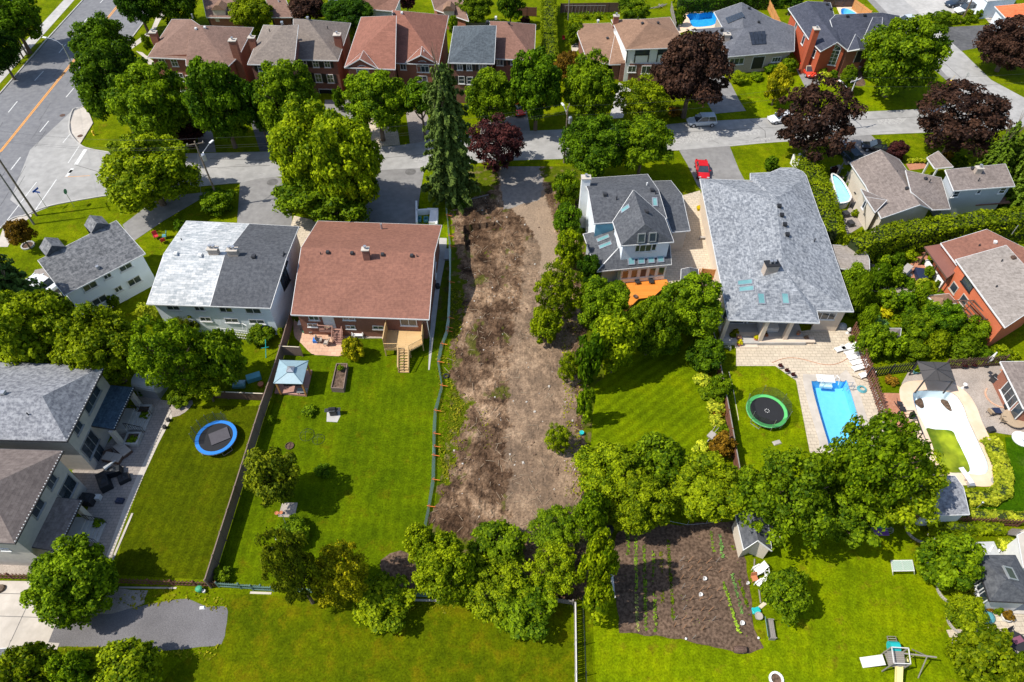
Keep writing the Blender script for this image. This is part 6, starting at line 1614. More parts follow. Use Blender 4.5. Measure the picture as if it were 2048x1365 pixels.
# ---------------------------------------------------------------- cars
def car(x, y, rz, paint, label, kind='suv', roofm=None, L=4.6):
    e = TH_('parked_car', label, 'car', x, y, rz, group=None)
    Wd = .92; suv = kind == 'suv'; hz = .98 if suv else .86; rt = 1.66 if suv else 1.42
    st = [(-.5,.45,.62,.86),(-.485,.35, hz - .05,.96),(-.40,.28, hz, 1),(-.15,.26, hz + .02,1),(.12,.26, hz, 1),(.22,.27, hz - .02,1),(.40,.30, hz - .14,.96),(.48,.36, hz - .24,.84),(.5,.45,.62,.74)]
    q = MB(); rings = []
    for t, z0, z1, wf in st:
        w = Wd * wf; xx = t * L; zm = (z0 + z1) / 2
        rings.append([(xx, -w * .9, z0),(xx, -w, zm),(xx, -w * .96, z1 - .06),(xx, -w * .78, z1),(xx, w * .78, z1),(xx, w * .96, z1 - .06),(xx, w, zm),(xx, w * .9, z0)])
    for r in rings: q.v += [Vector(p) for p in r]
    n = 8
    for k in range(len(rings) - 1):
        for j in range(n):
            q.f.append([k * n + j, k * n + (j + 1) % n, (k + 1) * n + (j + 1) % n, (k + 1) * n + j]); q.mi.append(0)
    q.f.append(list(range(n))); q.mi.append(0); q.f.append([(len(rings) - 1) * n + j for j in range(n)][::-1]); q.mi.append(0)
    q.build('body', paint, e, smooth=True, bevel=.03)
    rear = -.47 if suv else -.36; rr = -.40 if suv else -.22
    def gh(x, w, z): return [(x, -w, z),(x, w, z)]
    b = [(rear * L, .80, hz - .02),(rr * L, .64, rt),(.06 * L, .66, rt + .02),(.25 * L, .76, hz - .05)]
    q = MB()
    for (x0, w0, z0),(x1, w1, z1) in zip(b[:-1], b[1:]): q.poly([(x0, -w0, z0),(x0, w0, z0),(x1, w1, z1),(x1, -w1, z1)][::-1])
    for s in (-1,1):
        pts = [(x0, s * w0, z0) for x0, w0, z0 in b]
        q.poly(pts if s > 0 else pts[::-1])
    q.build('windows', 'glass', e)
    q = MB(); q.poly([(rr * L - .06,-.66, rt + .012),(.07 * L, -.68, rt + .035),(.07 * L, .68, rt + .035),(rr * L - .06,.66, rt + .012)])
    q.v += []; q.box(((rr * L + .07 * L) / 2,0, rt - .02),((.07 - rr) * L + .06,1.34,.05))
    for t in (b[1][0] + .02,(b[1][0] + b[2][0]) / 2, b[2][0]):
        for s in (-1,1): q.bar((t, s * .67, rt),(t + (.25 if t == b[2][0] else -.1) * (1 if t != (b[1][0] + b[2][0]) / 2 else 0) * 2.6, s * .80, hz), .06,.07)
    q.build('roof', roofm or paint, e)
    for sx in (-.32,.32):
        for sy in (-1,1):
            q = MB(); q.tube([(sx * L, sy * .70,.33),(sx * L, sy * .94,.33)], .34,16); wo = q.build('wheel', 'tyre', e)
            q = MB(); q.tube([(sx * L, sy * .93,.33),(sx * L, sy * .955,.33)], .2,10); q.build('rim', 'rim', wo)
    for s in (-1,1):
        q = MB(); q.box((.478 * L, s * .60,.60),(.1,.34,.13)); q.build('headlight', 'lamp_clear', e); q = MB(); q.box((-.487 * L, s * .68,.72),(.09,.26,.16)); q.build('tail_light', 'lamp_red', e)
        q = MB(); q.box((.17 * L, s * 1.0, hz),(.12,.2,.13)); q.build('wing_mirror', paint, e)
    return e
F('A3'); car(1568,972, ang(1640,985,1510,990), 'paint_silver', 'silver estate car parked on the small road under the copper beech')
F('B3'); car(1572,62, ang(1555,-40,1585,130), 'paint_red', 'dark red hatchback on the drive above the long grey roof', 'hatch', L=4.3)
F('A4'); car(235,905, ang(300,900,190,915), 'paint_white_car', 'white car half under the copper tree by the small road', 'sedan')
car(428,548, ang(400,500,450,575), 'paint_red2', 'bright red old coupe with cream roof beside the red brick house', 'sedan', 'cap_cream', 4.4)
car(1535,45, ang(1600,40,1480,55), 'paint_navy', 'dark blue estate car at the top right driveway', L=4.6); car(1605,95, ang(1670,85,1540,100), 'paint_white_car', 'white car with dark roof at the top right driveway', 'suv', 'paint_black', 4.5)
car(1160,178, ang(1200,172,1130,180), 'paint_silver', 'pale silver car behind the large round tree on the corner lawn', 'sedan')
F('B4'); car(722,170, ang(760,190,690,120), 'paint_navy', 'dark blue estate car in the shade of the copper tree above the taupe house'); car(930,112, ang(990,120,880,105), 'paint_black', 'black car with only its nose out beside the taupe roof', 'sedan')
F('B1'); car(345,950, ang(430,990,350,950), 'paint_white_car', 'white car beside the spruce and the askew white house', 'sedan')
F('A3'); car(135,868, ang(120,840,160,900), 'paint_red2', 'red car tail glimpsed beneath the street trees', 'hatch', L=4.2)
# ---------------------------------------------------------------- fences
def fence(path, h, m, label, name='fence', style='board', post='same', ph=.12, step=2.4, at_top=True, rail=None, slat=.12, gap=.02, thick=.05, cap=None):
    pts = [P(x, y, h if at_top else 0) for x, y in path]
    for p in pts: p.z = 0
    c = sum(pts, Vector()) / len(pts); e = thing(name, c, label, 'fence')
    for a, b in zip(pts[:-1], pts[1:]):
        d = b - a; L = d.length; d /= L; n = max(1, round(L / step))
        sd = V_((d.y, -d.x, 0))
        for k in range(n):
            p, r = a.lerp(b, k / n), a.lerp(b, (k + 1) / n); q = MB(); l2 = (r - p).length
            if style in ('board', 'picket', 'lean'):
                w = slat; m_ = max(1, int(l2 / (w + gap))); w = l2 / m_ * .985 if style == 'board' else w
                for j in range(m_):
                    t = (j + .5) * l2 / m_; hh = h - (0 if style == 'board' else .06 * (j % 2)); z0 = .06
                    s0 = p + d * t
                    if style == 'lean': s0 = s0 + sd * (.035 if j % 2 else -.035)
                    q.mbox(MT_(s0 + V_((0,0, z0))) @ Matrix.Rotation(math.atan2(d.y, d.x), 4, 'Z'), w, thick * .5, hh - z0)
                for z in ((h * .25, h * .8)): q.bar(p + sd * thick * .6 + V_((0,0, z)), r + sd * thick * .6 + V_((0,0, z)), .05,.09)
            elif style == 'rows':
                m_ = int(h / .15)
                for j in range(m_): z = .1 + j * .15 + .07; q.bar(p + V_((0,0, z)), r + V_((0,0, z)), .035,.135)
            elif style == 'mesh':
                q.poly([(p.x, p.y, .03),(r.x, r.y, .03),(r.x, r.y, h),(p.x, p.y, h)])
            q.build('panel', m, e, c)
            if cap:
                q = MB(); q.bar(p + V_((0,0, h + .02)), r + V_((0,0, h + .02)), .1,.05); q.build('cap_rail', cap, e, c)
        for k in range(n + 1):
            if k == 0 and a is not pts[0]: continue
            p = a.lerp(b, k / n); q = MB(); q.box(p, (ph, ph, h + .08), math.atan2(d.y, d.x)); q.box(p + V_((0,0, h + .08)),(ph * 1.3, ph * 1.3,.05), math.atan2(d.y, d.x), tx=.5, ty=.5)
            q.build('post', m if post == 'same' else post, e, c)
    return e
F('F')
fence([(579,628),(561,690),(546,738),(520,813),(454,1020),(409,1161)], 1.8, 'wood_taupe', 'long taupe board fence between the trampoline lawn and the gazebo lawn', cap='wood_taupe')
fence([(373,781),(527,788)], 1.3, 'wood_brown', 'dark brown panel fence at the top of the trampoline lawn', style='rows', cap='cap_cream', step=2.0)
fence([(559,693),(599,695)], 1.6, 'wood_taupe', 'short brown privacy panel beside the metal roofed gazebo', style='rows', cap='cap_cream')
F('D1')
fence([(-300,545),(222,558)], 1.1, 'wood_red', 'reddish lattice fence at the left edge by the concrete corner', style='lean', slat=.1, gap=.06)
fence([(845,588),(1100,598),(1610,616)], 1.1, 'wood_red', 'reddish lattice fence between trampoline lawn and gravel parking', style='lean', slat=.1, gap=.06)
line('fence_curb', [(890,655),(1320,660)], .15,.05, 'concrete')
fence([(1612,618),(1945,640)], 1.1, 'wood_green', 'left stretch of weathered green picket fence behind the brown fence corner', style='picket', slat=.1, gap=.07)
F('D2')
fence([(0,797),(120,803),(380,815),(640,820),(1080,840),(1180,850)], 1.1, 'wood_green', 'long weathered green picket fence below the ragged conifers', style='picket', slat=.1, gap=.07)
line('fence_curb', [(0,838),(125,842)], .2,.04, 'concrete'); line('fence_curb', [(900,880),(1220,888)], .2,.04, 'concrete')
F('D3')
fence([(170,850),(430,885)], 1.0, 'wood_grey', 'grey plank fence under the trees beside the fence corner', style='picket')
fence([(443,900),(446,1120),(450,1500)], 1.2, 'wood_grey', 'pale grey slatted fence running down to the bottom edge', style='lean', slat=.12, gap=.04, post='concrete_grey', cap='pale_cloth')
fence([(488,850),(500,1120),(518,1500)], 1.2, 'net_fence', 'dark chain link fence beside the pale slatted one', style='mesh', ph=.06, post='dark_metal')
F('C3')
fence([(1267,232),(1322,385),(1332,510),(1400,860),(1482,1320)], 1.7, 'wood_red', 'reddish brown board fence beside the lime green bed', ph=.12, cap='wood_grey')
F('C4')
fence([(665,165),(778,460),(892,790)], 1.9, 'wood_red', 'slanting reddish slat fence behind the white sun loungers', style='lean', slat=.1, gap=.07)
fence([(778,490),(1105,445)], 1.8, 'fabric_black', 'left stretch of black slat fence behind the dark gazebo', style='lean', slat=.1, gap=.05); fence([(1335,430),(1760,400)], 1.8, 'wood_brown', 'right stretch of black brown slat fence with flower pots', style='lean', slat=.1, gap=.05)
F('D4')
fence([(-30,338),(185,350),(480,365),(700,372)], 1.5, 'wood_red', 'dark red fence under the giant spreading tree', style='rows', cap='wood_grey'); fence([(700,372),(940,385)], 1.5, 'wood_red', 'dark red plank fence between the giant tree and pool shed', style='rows', cap='wood_grey')
fence([(945,390),(1200,395),(1530,412)], 1.4, 'wood_red', 'dark red slat fence right of the pool shed', style='lean', slat=.1, gap=.05)
F('A4')
fence([(150,0),(242,185)], 1.9, 'wood_orange', 'fresh orange board fence left of the navy roof'); fence([(788,-5),(912,85)], 1.9, 'wood_orange', 'fresh orange board fence beside the top edge pool'); fence([(560,-15),(790,-20)], 1.9, 'wood_brown', 'dark board fence behind the navy roof')
F('A3')
fence([(475,32),(940,25)], 1.8, 'wood_brown', 'dark brown back fence behind the tan roof', style='rows'); fence([(130,55),(285,62)], 1.7, 'wood_red', 'reddish fence left of the tall yellow hedge', style='rows'); fence([(1340,20),(1375,180)], 1.6, 'wood_grey', 'weathered fence left of the kidney pool')
F('A1'); fence([(1620,135),(1850,145)], 1.8, 'wood_brown', 'dark fence behind the mauve brown roof', style='rows'); F('A2'); fence([(170,142),(340,148)], 1.8, 'wood_brown', 'dark fence behind the grey brown duplex', style='rows'); fence([(1600,182),(1860,178)], 1.6, 'wood_grey', 'grey fence behind the slate roof', style='rows')
# silt fence with orange stakes
F('B2')
sp = [P(x, y, .8) for x, y in [(1535,110),(1532,250),(1540,380),(1558,540),(1565,620),(1562,900),(1555,1180),(1545,1255)]]
F('C2'); sp += [P(x, y, .8) for x, y in [(1540,230),(1500,330),(1475,470),(1500,655),(1450,850),(1443,1030),(1435,1200)]]
F('D2'); sp += [P(x, y, .8) for x, y in [(1085,-30),(1080,165),(1052,322),(1030,430)]]
c = sp[8].copy(); c.z = 0; e = thing('silt_fence', c, 'sagging pale green mesh silt fence on orange stakes along the dirt lot', 'fence')
for k, (a, b) in enumerate(zip(sp[:-1], sp[1:])):
    n = max(1, round((b - a).length / 1.6)); pr = None
    for j in range(n + 1):
        p = a.lerp(b, j / n); lean = .06 * math.sin(k * 2.1 + j * .9) + .2; pr2 = (V_((p.x, p.y, .02)), V_((p.x - lean, p.y, .72 + .05 * math.sin(k + j * 1.7))))
        if pr: q = MB(); q.poly([pr[0], pr2[0], pr2[1], pr[1]]); q.build('mesh_panel', 'net_pale', e, c)
        pr = pr2
    q = MB(); q.tube([V_((a.x - .25, a.y, .6)), V_((a.x + .55, a.y - .05,.42))], .035,5); q.tube([V_((a.x, a.y, 0)), V_((a.x, a.y, .85))], .03,5); q.build('stake', 'orange_stake', e, c)
# ---------------------------------------------------------------- poles, lamps, wires
def upole(bx, by, h, label, arm=True, can=False, lean=(0,0), guy=False, m='pole_wood', lamp=None, rz=0, r=.15):
    b = P(bx, by); e = thing('utility_pole', b, label, 'utility pole')
    top = V_((lean[0], lean[1], h)); q = MB(); q.tube([(0,0,0), top * .5, top], [r, r * .82, r * .62], 10); q.build('pole', m, e)
    if arm:
        d = V_((math.cos(rz), math.sin(rz), 0)); q = MB(); q.bar(top - d * 1.1 - V_((0,0,.4)), top + d * 1.1 - V_((0,0,.4)), .1,.12); ao = q.build('crossarm', m, e)
        for s in (-1,0,1): q = MB(); pp = top + d * s * .95 - V_((0,0,.34)); q.lathe(pp, [(.05,0),(.07,.08),(.04,.12),(.06,.2),(0,.22)], 8); q.build('insulator', 'stone_grey', ao)
    if can: q = MB(); cc = top * .78 + V_((.45,-.1,-.5)); q.lathe(cc, [(.0,0),(.26,0),(.27,.9),(.2,1.0),(0,1.02)], 14); q.bar(cc + V_((-.4,0,.6)), cc + V_((0,0,.6)), .1,.1); q.build('transformer', 'pale_metal', e)
    if lamp:
        z, dx, dy = lamp; o = top * (z / h); q = MB(); q.tube([o, o + V_((dx * .3, dy * .3,.5)), o + V_((dx, dy, .9))], .045,6); ao = q.build('lamp_arm', 'pale_metal', e)
        q = MB(); hh = o + V_((dx, dy, .88)); dn = V_((dx, dy, 0)).normalized(); q.bar(hh - dn * .1, hh + dn * .65,.3,.14); q.build('lamp_head', 'white_plastic', ao, bevel=.04)
    if guy:
        q = MB(); q.tube([top * .9, V_((-2.6,-.3,0))], .015,4); q.tube([V_((-2.6,-.3,0)), V_((-2.6,-.3,0)).lerp(top * .9,.18)], .05,6, mi=1); q.build('guy_wire', ['pale_metal', 'hydrant_yellow'], e)
    return b + top
F('F')
tA = upole(443,415,10.3, 'wooden utility pole with round transformer standing in the clipped bush', can=True, lean=(-.2,.3), guy=True, lamp=(7.8,.8,2.2), rz=.3)
tB = upole(74,432,13, 'tall wooden pole at the road corner near the blue street sign, right of its pair', arm=True, rz=2.2)
tC = upole(68,449,9.0, 'shorter grey pole at the road corner, left of its pair', arm=False, m='wood_grey', r=.14)
tD = upole(54,110,13, 'tall pole with lamp arm at the upper left pavement, right of its pair', arm=True, lamp=(8.2,1.4,.8), rz=2.2); tD2 = upole(47,117,12, 'dark pole with small white notice at the upper left pavement, left of its pair', arm=False, m='bark')
e = TH_('pole_notice', 'small white notice plate fixed to the dark pole at the upper left', 'sign', 47,117,0); q = MB(); q.box((.05,-.16,4.7),(.42,.03,.55)); q.build('plate', 'white_plastic', e)
F('F'); tE = upole(1128,326,9.2, 'utility pole with lamp beside the big street tree at the dirt lot', lamp=(7.6,-.5,1.5), rz=1.3, can=True); tF = upole(1671,262,8.8, 'pale utility pole rising beside the copper tree at the small road', lamp=(6.2,-1.0,1.9), rz=.5, m='pale_cloth', r=.13)
tG = upole(1921,46,11, 'dark utility pole among round bushes at the upper right driveway', arm=False, m='bark')
def lamp_post(bx, by, h, dx, dy, label):
    b = P(bx, by); e = thing('street_lamp', b, label, 'street lamp'); q = MB(); q.tube([(0,0,0),(0,0, h)], [.11,.07], 10); q.build('post', 'pale_metal', e)
    q = MB(); q.tube([(0,0, h - .1),(dx * .25, dy * .25, h + .45),(dx * .65, dy * .65, h + .75),(dx, dy, h + .8)], .05,6); a = q.build('arm', 'pale_metal', e); q = MB(); d = V_((dx, dy, 0)).normalized(); q.bar(V_((dx, dy, h + .8)), V_((dx, dy, h + .8)) + d * .7,.32,.15); q.build('lamp_head', 'white_plastic', a, bevel=.04)
lamp_post(179,196,9.0,-2.3,.6, 'grey street lamp rising from the corner trees over the wide road')
def wires(a, b, n, label, sag=.8, off=.9):
    e = thing('power_line', (0,0,0), label, 'power line'); d = (b - a).normalized(); s = V_((d.y, -d.x, 0))
    for k in range(n):
        o = s * (k - (n - 1) / 2) * off - V_((0,0,.15 + .9 * (k % 2))); q = MB(); pts = []
        for j in range(17): t = j / 16; p = a.lerp(b, t) + o; p.z -= sag * 4 * t * (1 - t); pts.append(p)
        q.tube(pts, .011,4, cap=False); q.build('wire', 'dark_metal', e)
wires(tB, tA, 3, 'overhead wires from the road corner pole to the transformer pole'); wires(tA, tE, 3, 'overhead wires above the small road between transformer pole and lamp pole', 1.0); wires(tE, tF, 2, 'overhead wires from the lamp pole toward the pale pole', 1.0); wires(tF, tF + V_((45,3,1)), 2, 'overhead wires leaving the pale pole to the right', 1.0); wires(tD, tB, 2, 'overhead wires along the wide road', .9)
# signs, hydrants
def post_sign(x, y, h, label, kind):
    e = TH_('road_sign', label, 'road sign', x, y); q = MB(); q.tube([(0,0,0),(0,0, h)], .035,6); q.build('post', 'pale_metal', e); q = MB()
    if kind == 'street': q.bar((-.5,.12, h),(.5,-.12, h), .03,.26); q.bar((-.14,-.5, h + .3),(.14,.5, h + .3), .03,.26); q.build('sign_plate', 'sign_blue', e)
    else:
        pr = [(.38 * math.cos(a), .38 * math.sin(a)) for a in [math.pi / 8 + k * math.pi / 4 for k in range(8)]]
        q.poly([(.03, a, h - .3 + b) for a, b in pr]); q.poly([(.06, a, h - .3 + b) for a, b in pr][::-1]); q.build('sign_plate', kind, e)
F('B1'); post_sign(372,345,2.9, 'blue two bladed street name sign on a thin post at the road corner', 'street'); post_sign(580,328,2.9, 'octagonal road sign seen from behind on the corner grass', 'sign_green')
F('A4'); post_sign(1575,655,2.6, 'octagonal road sign seen from behind at the right junction', 'sign_back')
def hydrant(x, y, label):
    e = TH_('fire_hydrant', label, 'fire hydrant', x, y); q = MB(); q.lathe((0,0,0), [(.2,0),(.2,.06),(.13,.08),(.13,.6),(.17,.62),(.15,.72),(.05,.8),(0,.82)], 12); q.tube([(-.22,0,.48),(.22,0,.48)], .06,8); q.tube([(0,-.2,.45),(0,0,.45)], .08,8); q.build('body', 'hydrant_yellow', e); q = MB(); q.tube([(.1,.1,.5),(.3,.2,1.5)], .02,5); q.build('marker_rod', 'hydrant_yellow', e)
F('A1'); hydrant(735,1055, 'yellow fire hydrant on the grass corner by the wide road'); F('A4'); hydrant(1490,632, 'yellow fire hydrant on the corner lawn at the right junction')
F('A4'); e = TH_('garden_statue', 'small white statue beside the arched window bed', 'statue', 650,545); q = MB(); q.lathe((0,0,0), [(.25,0),(.25,.2),(.12,.25),(.2,.7),(.22,1.1),(.1,1.3),(.14,1.45),(.1,1.6),(0,1.65)], 10); q.build('figure', 'white_plastic', e)
e = TH_('yard_lantern', 'little white lantern on a black post near the brick path', 'lantern', 848,590); q = MB(); q.tube([(0,0,0),(0,0,1.1)], .04,6); q.build('post', 'black_trim', e); q = MB(); q.lathe((0,0,1.1), [(.1,0),(.16,.1),(.14,.25),(0,.32)], 10); q.build('lantern', 'white_plastic', e)
sheet('path', [(580,650),(680,600),(790,560),(840,500),(800,500),(760,540),(600,630)], .02, 'paver_red')
sheet('garden_soil', [(590,600),(640,520),(800,500),(850,590),(860,640),(780,640),(700,580),(640,610)], .012, 'soil', sm=2)
# ---------------------------------------------------------------- trampolines
def trampoline(cx, cy, rpx, padm, label, hang):
    r = rpx * mpp(cx, cy, .8); e = TH_('trampoline', label, 'trampoline', cx, cy, 0,0); c0 = P(cx, cy, .8); e.location = (c0.x, c0.y, 0)
    n = 40; q = MB()
    ri = [[(k * math.cos(a), k * math.sin(a)) for a in [2 * math.pi * j / n for j in range(n)]] for k in (r * .82, r)]
    for j in range(n):
        a, b, c_, d = ri[0][j], ri[0][(j + 1) % n], ri[1][(j + 1) % n], ri[1][j]
        q.poly([(*a, .84),(*d, .84),(*c_, .84),(*b, .84)]); q.poly([(*d, .84),(*d, .72),(*c_, .72),(*c_, .84)]); q.poly([(*a, .80),(*b, .80),(*c_, .72),(*d, .72)])
    q.build('pad', padm, e); q = MB(); q.poly([(*p, .81) for p in ri[0]]); q.build('mat', 'mat_black', e)
    q = MB(); q.tube([(r * .99 * math.cos(2 * math.pi * j / n), r * .99 * math.sin(2 * math.pi * j / n), .74) for j in range(n + 1)], .035,5); q.build('frame_ring', 'pale_metal', e)
    for k in range(4):
        a = math.pi / 4 + k * math.pi / 2; q = MB()
        for s in (-.25,.25): q.tube([(r * .97 * math.cos(a + s), r * .97 * math.sin(a + s), .75),(r * .97 * math.cos(a + s), r * .97 * math.sin(a + s), .05)], .03,5)
        q.tube([(r * .97 * math.cos(a - .25), r * .97 * math.sin(a - .25), .05),(r * .97 * math.cos(a + .25), r * .97 * math.sin(a + .25), .05)], .03,5); q.build('leg', 'pale_metal', e)
    a0, a1 = hang; m = 18; q = MB()
    for k in range(6):
        a = a0 + (a1 - a0) * (k + .5) / 6; q2 = MB(); q2.tube([(r * 1.0 * math.cos(a), r * math.sin(a), .3),(r * 1.03 * math.cos(a), r * 1.03 * math.sin(a), 2.3)], .025,5); q2.build('net_pole', 'net_white' if 0 else 'pale_metal', e)
    for j in range(m):
        a, b = a0 + (a1 - a0) * j / m, a0 + (a1 - a0) * (j + 1) / m; zt = lambda t: 2.25 - .15 * abs(math.sin(t * 3)); q.poly([(r * .98 * math.cos(a), r * .98 * math.sin(a), .84),(r * .98 * math.cos(b), r * .98 * math.sin(b), .84),(r * 1.02 * math.cos(b), r * 1.02 * math.sin(b), zt(b)),(r * 1.02 * math.cos(a), r * 1.02 * math.sin(a), zt(a))])
    q.build('safety_net', 'net_black', e); return e, r
F('C1'); e, r = trampoline(1685,800,158, 'pad_blue', 'round trampoline with blue pad and dark collapsed net on the left lawn', (1.2,3.6))
q = MB(); q.box((.35,.1,.86),(1.9,1.5,.05), .5); q.build('folded_cover', 'tarp_grey', e)
e_ = e
F('F'); e, r = trampoline(1534,822,40.5, 'pad_green', 'round trampoline with green pad and black net on the right lawn', (0,6.283))
q = MB()
for k in range(8): a = k * math.pi / 4; q.box((.22 * math.cos(a), .22 * math.sin(a), .812),(.07,.07,.006))
q.build('mat_emblem', 'white_plastic', e)
# ---------------------------------------------------------------- gazebos, deck, furniture
def roof4(e, o, C, apex, m, name='canopy', thick=.06):
    q = MB()
    for k in range(4): q.poly([C[k], C[(k + 1) % 4], apex]); q.poly([C[(k + 1) % 4] - V_((0,0, thick)), C[k] - V_((0,0, thick)), apex - V_((0,0, thick))]); q.poly([C[k] - V_((0,0, thick)), C[(k + 1) % 4] - V_((0,0, thick)), C[(k + 1) % 4], C[k]])
    return q.build(name, m, e, o)
F('C2')
C = [P(182,652,2.4), P(410,657,2.4), P(455,476,2.4), P(230,470,2.4)]; ap = P(318,545,3.1); o = V_((ap.x, ap.y, 0)); e = thing('gazebo', o, 'square gazebo with blue grey ribbed metal roof on a pink deck', 'gazebo')
roof4(e, o, C, ap, 'metal_blue_roof')
q = MB()
for k in range(4):
    q.bar(C[k] + V_((0,0,.03)), ap + V_((0,0,.02)), .06,.05)
    for j in range(1,9):
        t = j / 9; a = C[k].lerp(C[(k + 1) % 4], t); s = 1 - abs(2 * t - 1); q.bar(a + V_((0,0,.02)), a.lerp(ap, 0) .lerp(C[k].lerp(C[(k+1)%4], .5).lerp(ap, 1) + (a - C[k].lerp(C[(k+1)%4], .5)) * 0, s * .98) + V_((0,0,.02)), .03,.03) if 0 else None
q.build('roof_rib', 'metal_blue_roof', e, o)
C2 = [ap + (c_ - ap) * .25 for c_ in C]
for c_ in C2: c_.z = ap.z + .02
roof4(e, o, C2, ap + V_((0,0,.32)), 'pale_metal', 'roof_cap')
for c_ in C: q = MB(); p = c_.lerp(V_((o.x, o.y, c_.z)), .12); q.box((p.x, p.y, .2),(.16,.16,2.15)); q.build('post', 'wood_orange', e, o)
q = MB(); w = [P(190,725,.2), P(440,748,.2), P(485,548,.2), P(245,540,.2)]; q.prism([p.xy for p in w], 0,.22); q.build('deck', 'deck_pink', e, o)
e = thing('patio_sofa', o + V_((-.5,.4,.22)), 'dark sofa under the ribbed metal gazebo roof', 'sofa'); q = MB(); q.box((0,0,0),(1.9,.8,.4)); q.box((0,.35,.4),(1.9,.15,.4)); q.build('seat', 'fabric_black', e)
e = thing('patio_table', o + V_((.8,-.9,.22)), 'low table with grey top at the front of the pink gazebo deck', 'table'); q = MB(); q.box((0,0,.35),(1.1,.6,.06)); q.build('top', 'pale_metal', e)
for sx in (-.45,.45):
    for sy in (-.22,.22): q = MB(); q.box((sx, sy, 0),(.06,.06,.35)); q.build('leg', 'dark_metal', e)
def grill(x, y, rz, label, s=1.0):
    e = TH_('barbecue', label, 'barbecue', x, y, rz); q = MB(); q.box((0,0,.15),(.7 * s, .5,.6)); q.build('cabinet', 'dark_metal', e); q = MB(); q.box((0,0,.75),(.8 * s, .55,.12)); q.box((0,0,.87),(.78 * s, .5,.3), tx=.9, ty=.4); q.build('lid', 'mat_black', e, bevel=.04)
    q = MB(); q.box((.62 * s, 0,.78),(.4,.45,.05)); q.box((-.62 * s, 0,.78),(.4,.45,.05)); q.build('side_shelf', 'dark_metal', e); q = MB(); q.tube([(-.3,-.3,1.0),(.3,-.3,1.0)], .02,5); q.build('handle', 'pale_metal', e)
    for k in (-.3,.3): q = MB(); q.tube([(k * s, -.22,.08),(k * s, .22,.08)], .08,8); q.build('wheel', 'tyre', e)
C = [P(1150,580,2.4), P(0,0,0), P(0,0,0), P(0,0,0)]
F('C4'); C = [P(1150,580,2.3), P(1375,584,2.3), P(1330,450,2.3), P(1100,442,2.3)]; ap = P(1240,500,3.1); o = V_((ap.x, ap.y, 0)); e = thing('gazebo', o, 'square gazebo with dark fabric canopy beside the empty pool', 'gazebo'); roof4(e, o, C, ap, 'shingle_gaz')
q = MB()
for k in range(4):
    q.bar(C[k] + V_((0,0,.03)), ap + V_((0,0,.03)), .04,.03); a = C[k].lerp(C[(k + 1) % 4], .5); q.bar(a + V_((0,0,.03)), ap + V_((0,0,.03)), .03,.02)
q.build('canopy_seam', 'dark_metal', e, o)
for c_ in C: q = MB(); p = c_.lerp(V_((o.x, o.y, c_.z)), .08); q.box((p.x, p.y, 0),(.12,.12,2.3)); q.build('post', 'dark_metal', e, o)
F('C2')
o = P(695,600,0); e = thing('planter_box', o, 'long raised mauve planter box with bare soil on the lawn', 'planter')
W = [P(675,497,.75), P(757,497,.75), P(727,690,.75), P(633,684,.75)]; q = MB()
for k in range(4): a, b = W[k].copy(), W[(k + 1) % 4].copy(); a.z = b.z = .375; q.bar(a, b, .09,.75)
q.build('frame', 'wood_taupe', e, o); q = MB(); q.prism([w_.xy for w_ in W], 0,.6); q.build('soil', 'soil', e, o)
grill(655,893,.1, 'black kettle style barbecue on pale slabs in the middle of the lawn')
sheet('paving_slabs', [(610,858),(700,850),(705,905),(680,955),(597,950),(600,880)], .02, 'concrete_grey')
# new wood deck with stairs
F('C2')
zt = 1.3; o = P(1200,320,0); e = thing('wooden_deck', o, 'raised fresh wood deck with stairs behind the brown roofed semi', 'deck')
D = [P(1080,215, zt), P(1352,222, zt), P(1345,345, zt), P(1245,398, zt), P(1155,385, zt), P(1050,385, zt)]; q = MB(); q.prism([p.xy for p in D], zt - .2, zt); q.build('platform', 'deck_new', e, o)
for p in D[2:]: q = MB(); q.box((p.x, p.y + .1,0),(.12,.12, zt - .2)); q.build('post', 'deck_new', e, o)
def screen(a, b, h, name='privacy_screen'):
    q = MB(); n = int((b - a).length / .15)
    for k in range(n): p = a.lerp(b, (k + .5) / n); q.mbox(MT_(p) @ Matrix.Rotation(math.atan2((b - a).y, (b - a).x), 4, 'Z'), .14,.04, h)
    q.bar(a + V_((0,0, h)), b + V_((0,0, h)), .1,.06); q.build(name, 'deck_new', e, o)
screen(D[0], D[5], 1.7); screen(D[1] + V_((.05,0,0)), D[2] + V_((.05,0,0)), 1.5)
def railing(a, b, h=.95, name='railing', m='deck_new', e=None, o=None, step=.14):
    q = MB(); q.bar(a + V_((0,0, h)), b + V_((0,0, h)), .1,.05); q.bar(a + V_((0,0,.12)), b + V_((0,0,.12)), .05,.05); n = max(2, int((b - a).length / step))
    for k in range(n + 1): p = a.lerp(b, k / n); q.bar(p + V_((0,0,.1)), p + V_((0,0, h)), .035,.035)
    q.build(name, m, e, o)
railing(D[5], D[4], e=e, o=o); railing(D[3], D[2], e=e, o=o)
s0 = (D[4] + D[3]) / 2; s1 = P(1200,572,0); q = MB(); n = 8
for k in range(n):
    p = s0.lerp(s1,(k + .5) / n); p.z = zt * (1 - (k + 1) / (n + .5)); q.box(p, (1.1,(s0.xy - s1.xy).length / n * .95,.05))
q.build('steps', 'deck_new', e, o)
for s in (-.58,.58):
    a = s0 + V_((s, 0,0)); b = s1 + V_((s, 0,.1)); q = MB(); q.bar(a - V_((0,0,.15)), b, .05,.25); q.build('stringer', 'deck_new', e, o); railing(a, b, .9, 'stair_railing', e=e, o=o, step=.2)
sheet('deck_shadow_floor', [(1085,215),(1150,215),(1145,370),(1062,370)], 1.304, 'wood_grey') if 0 else None
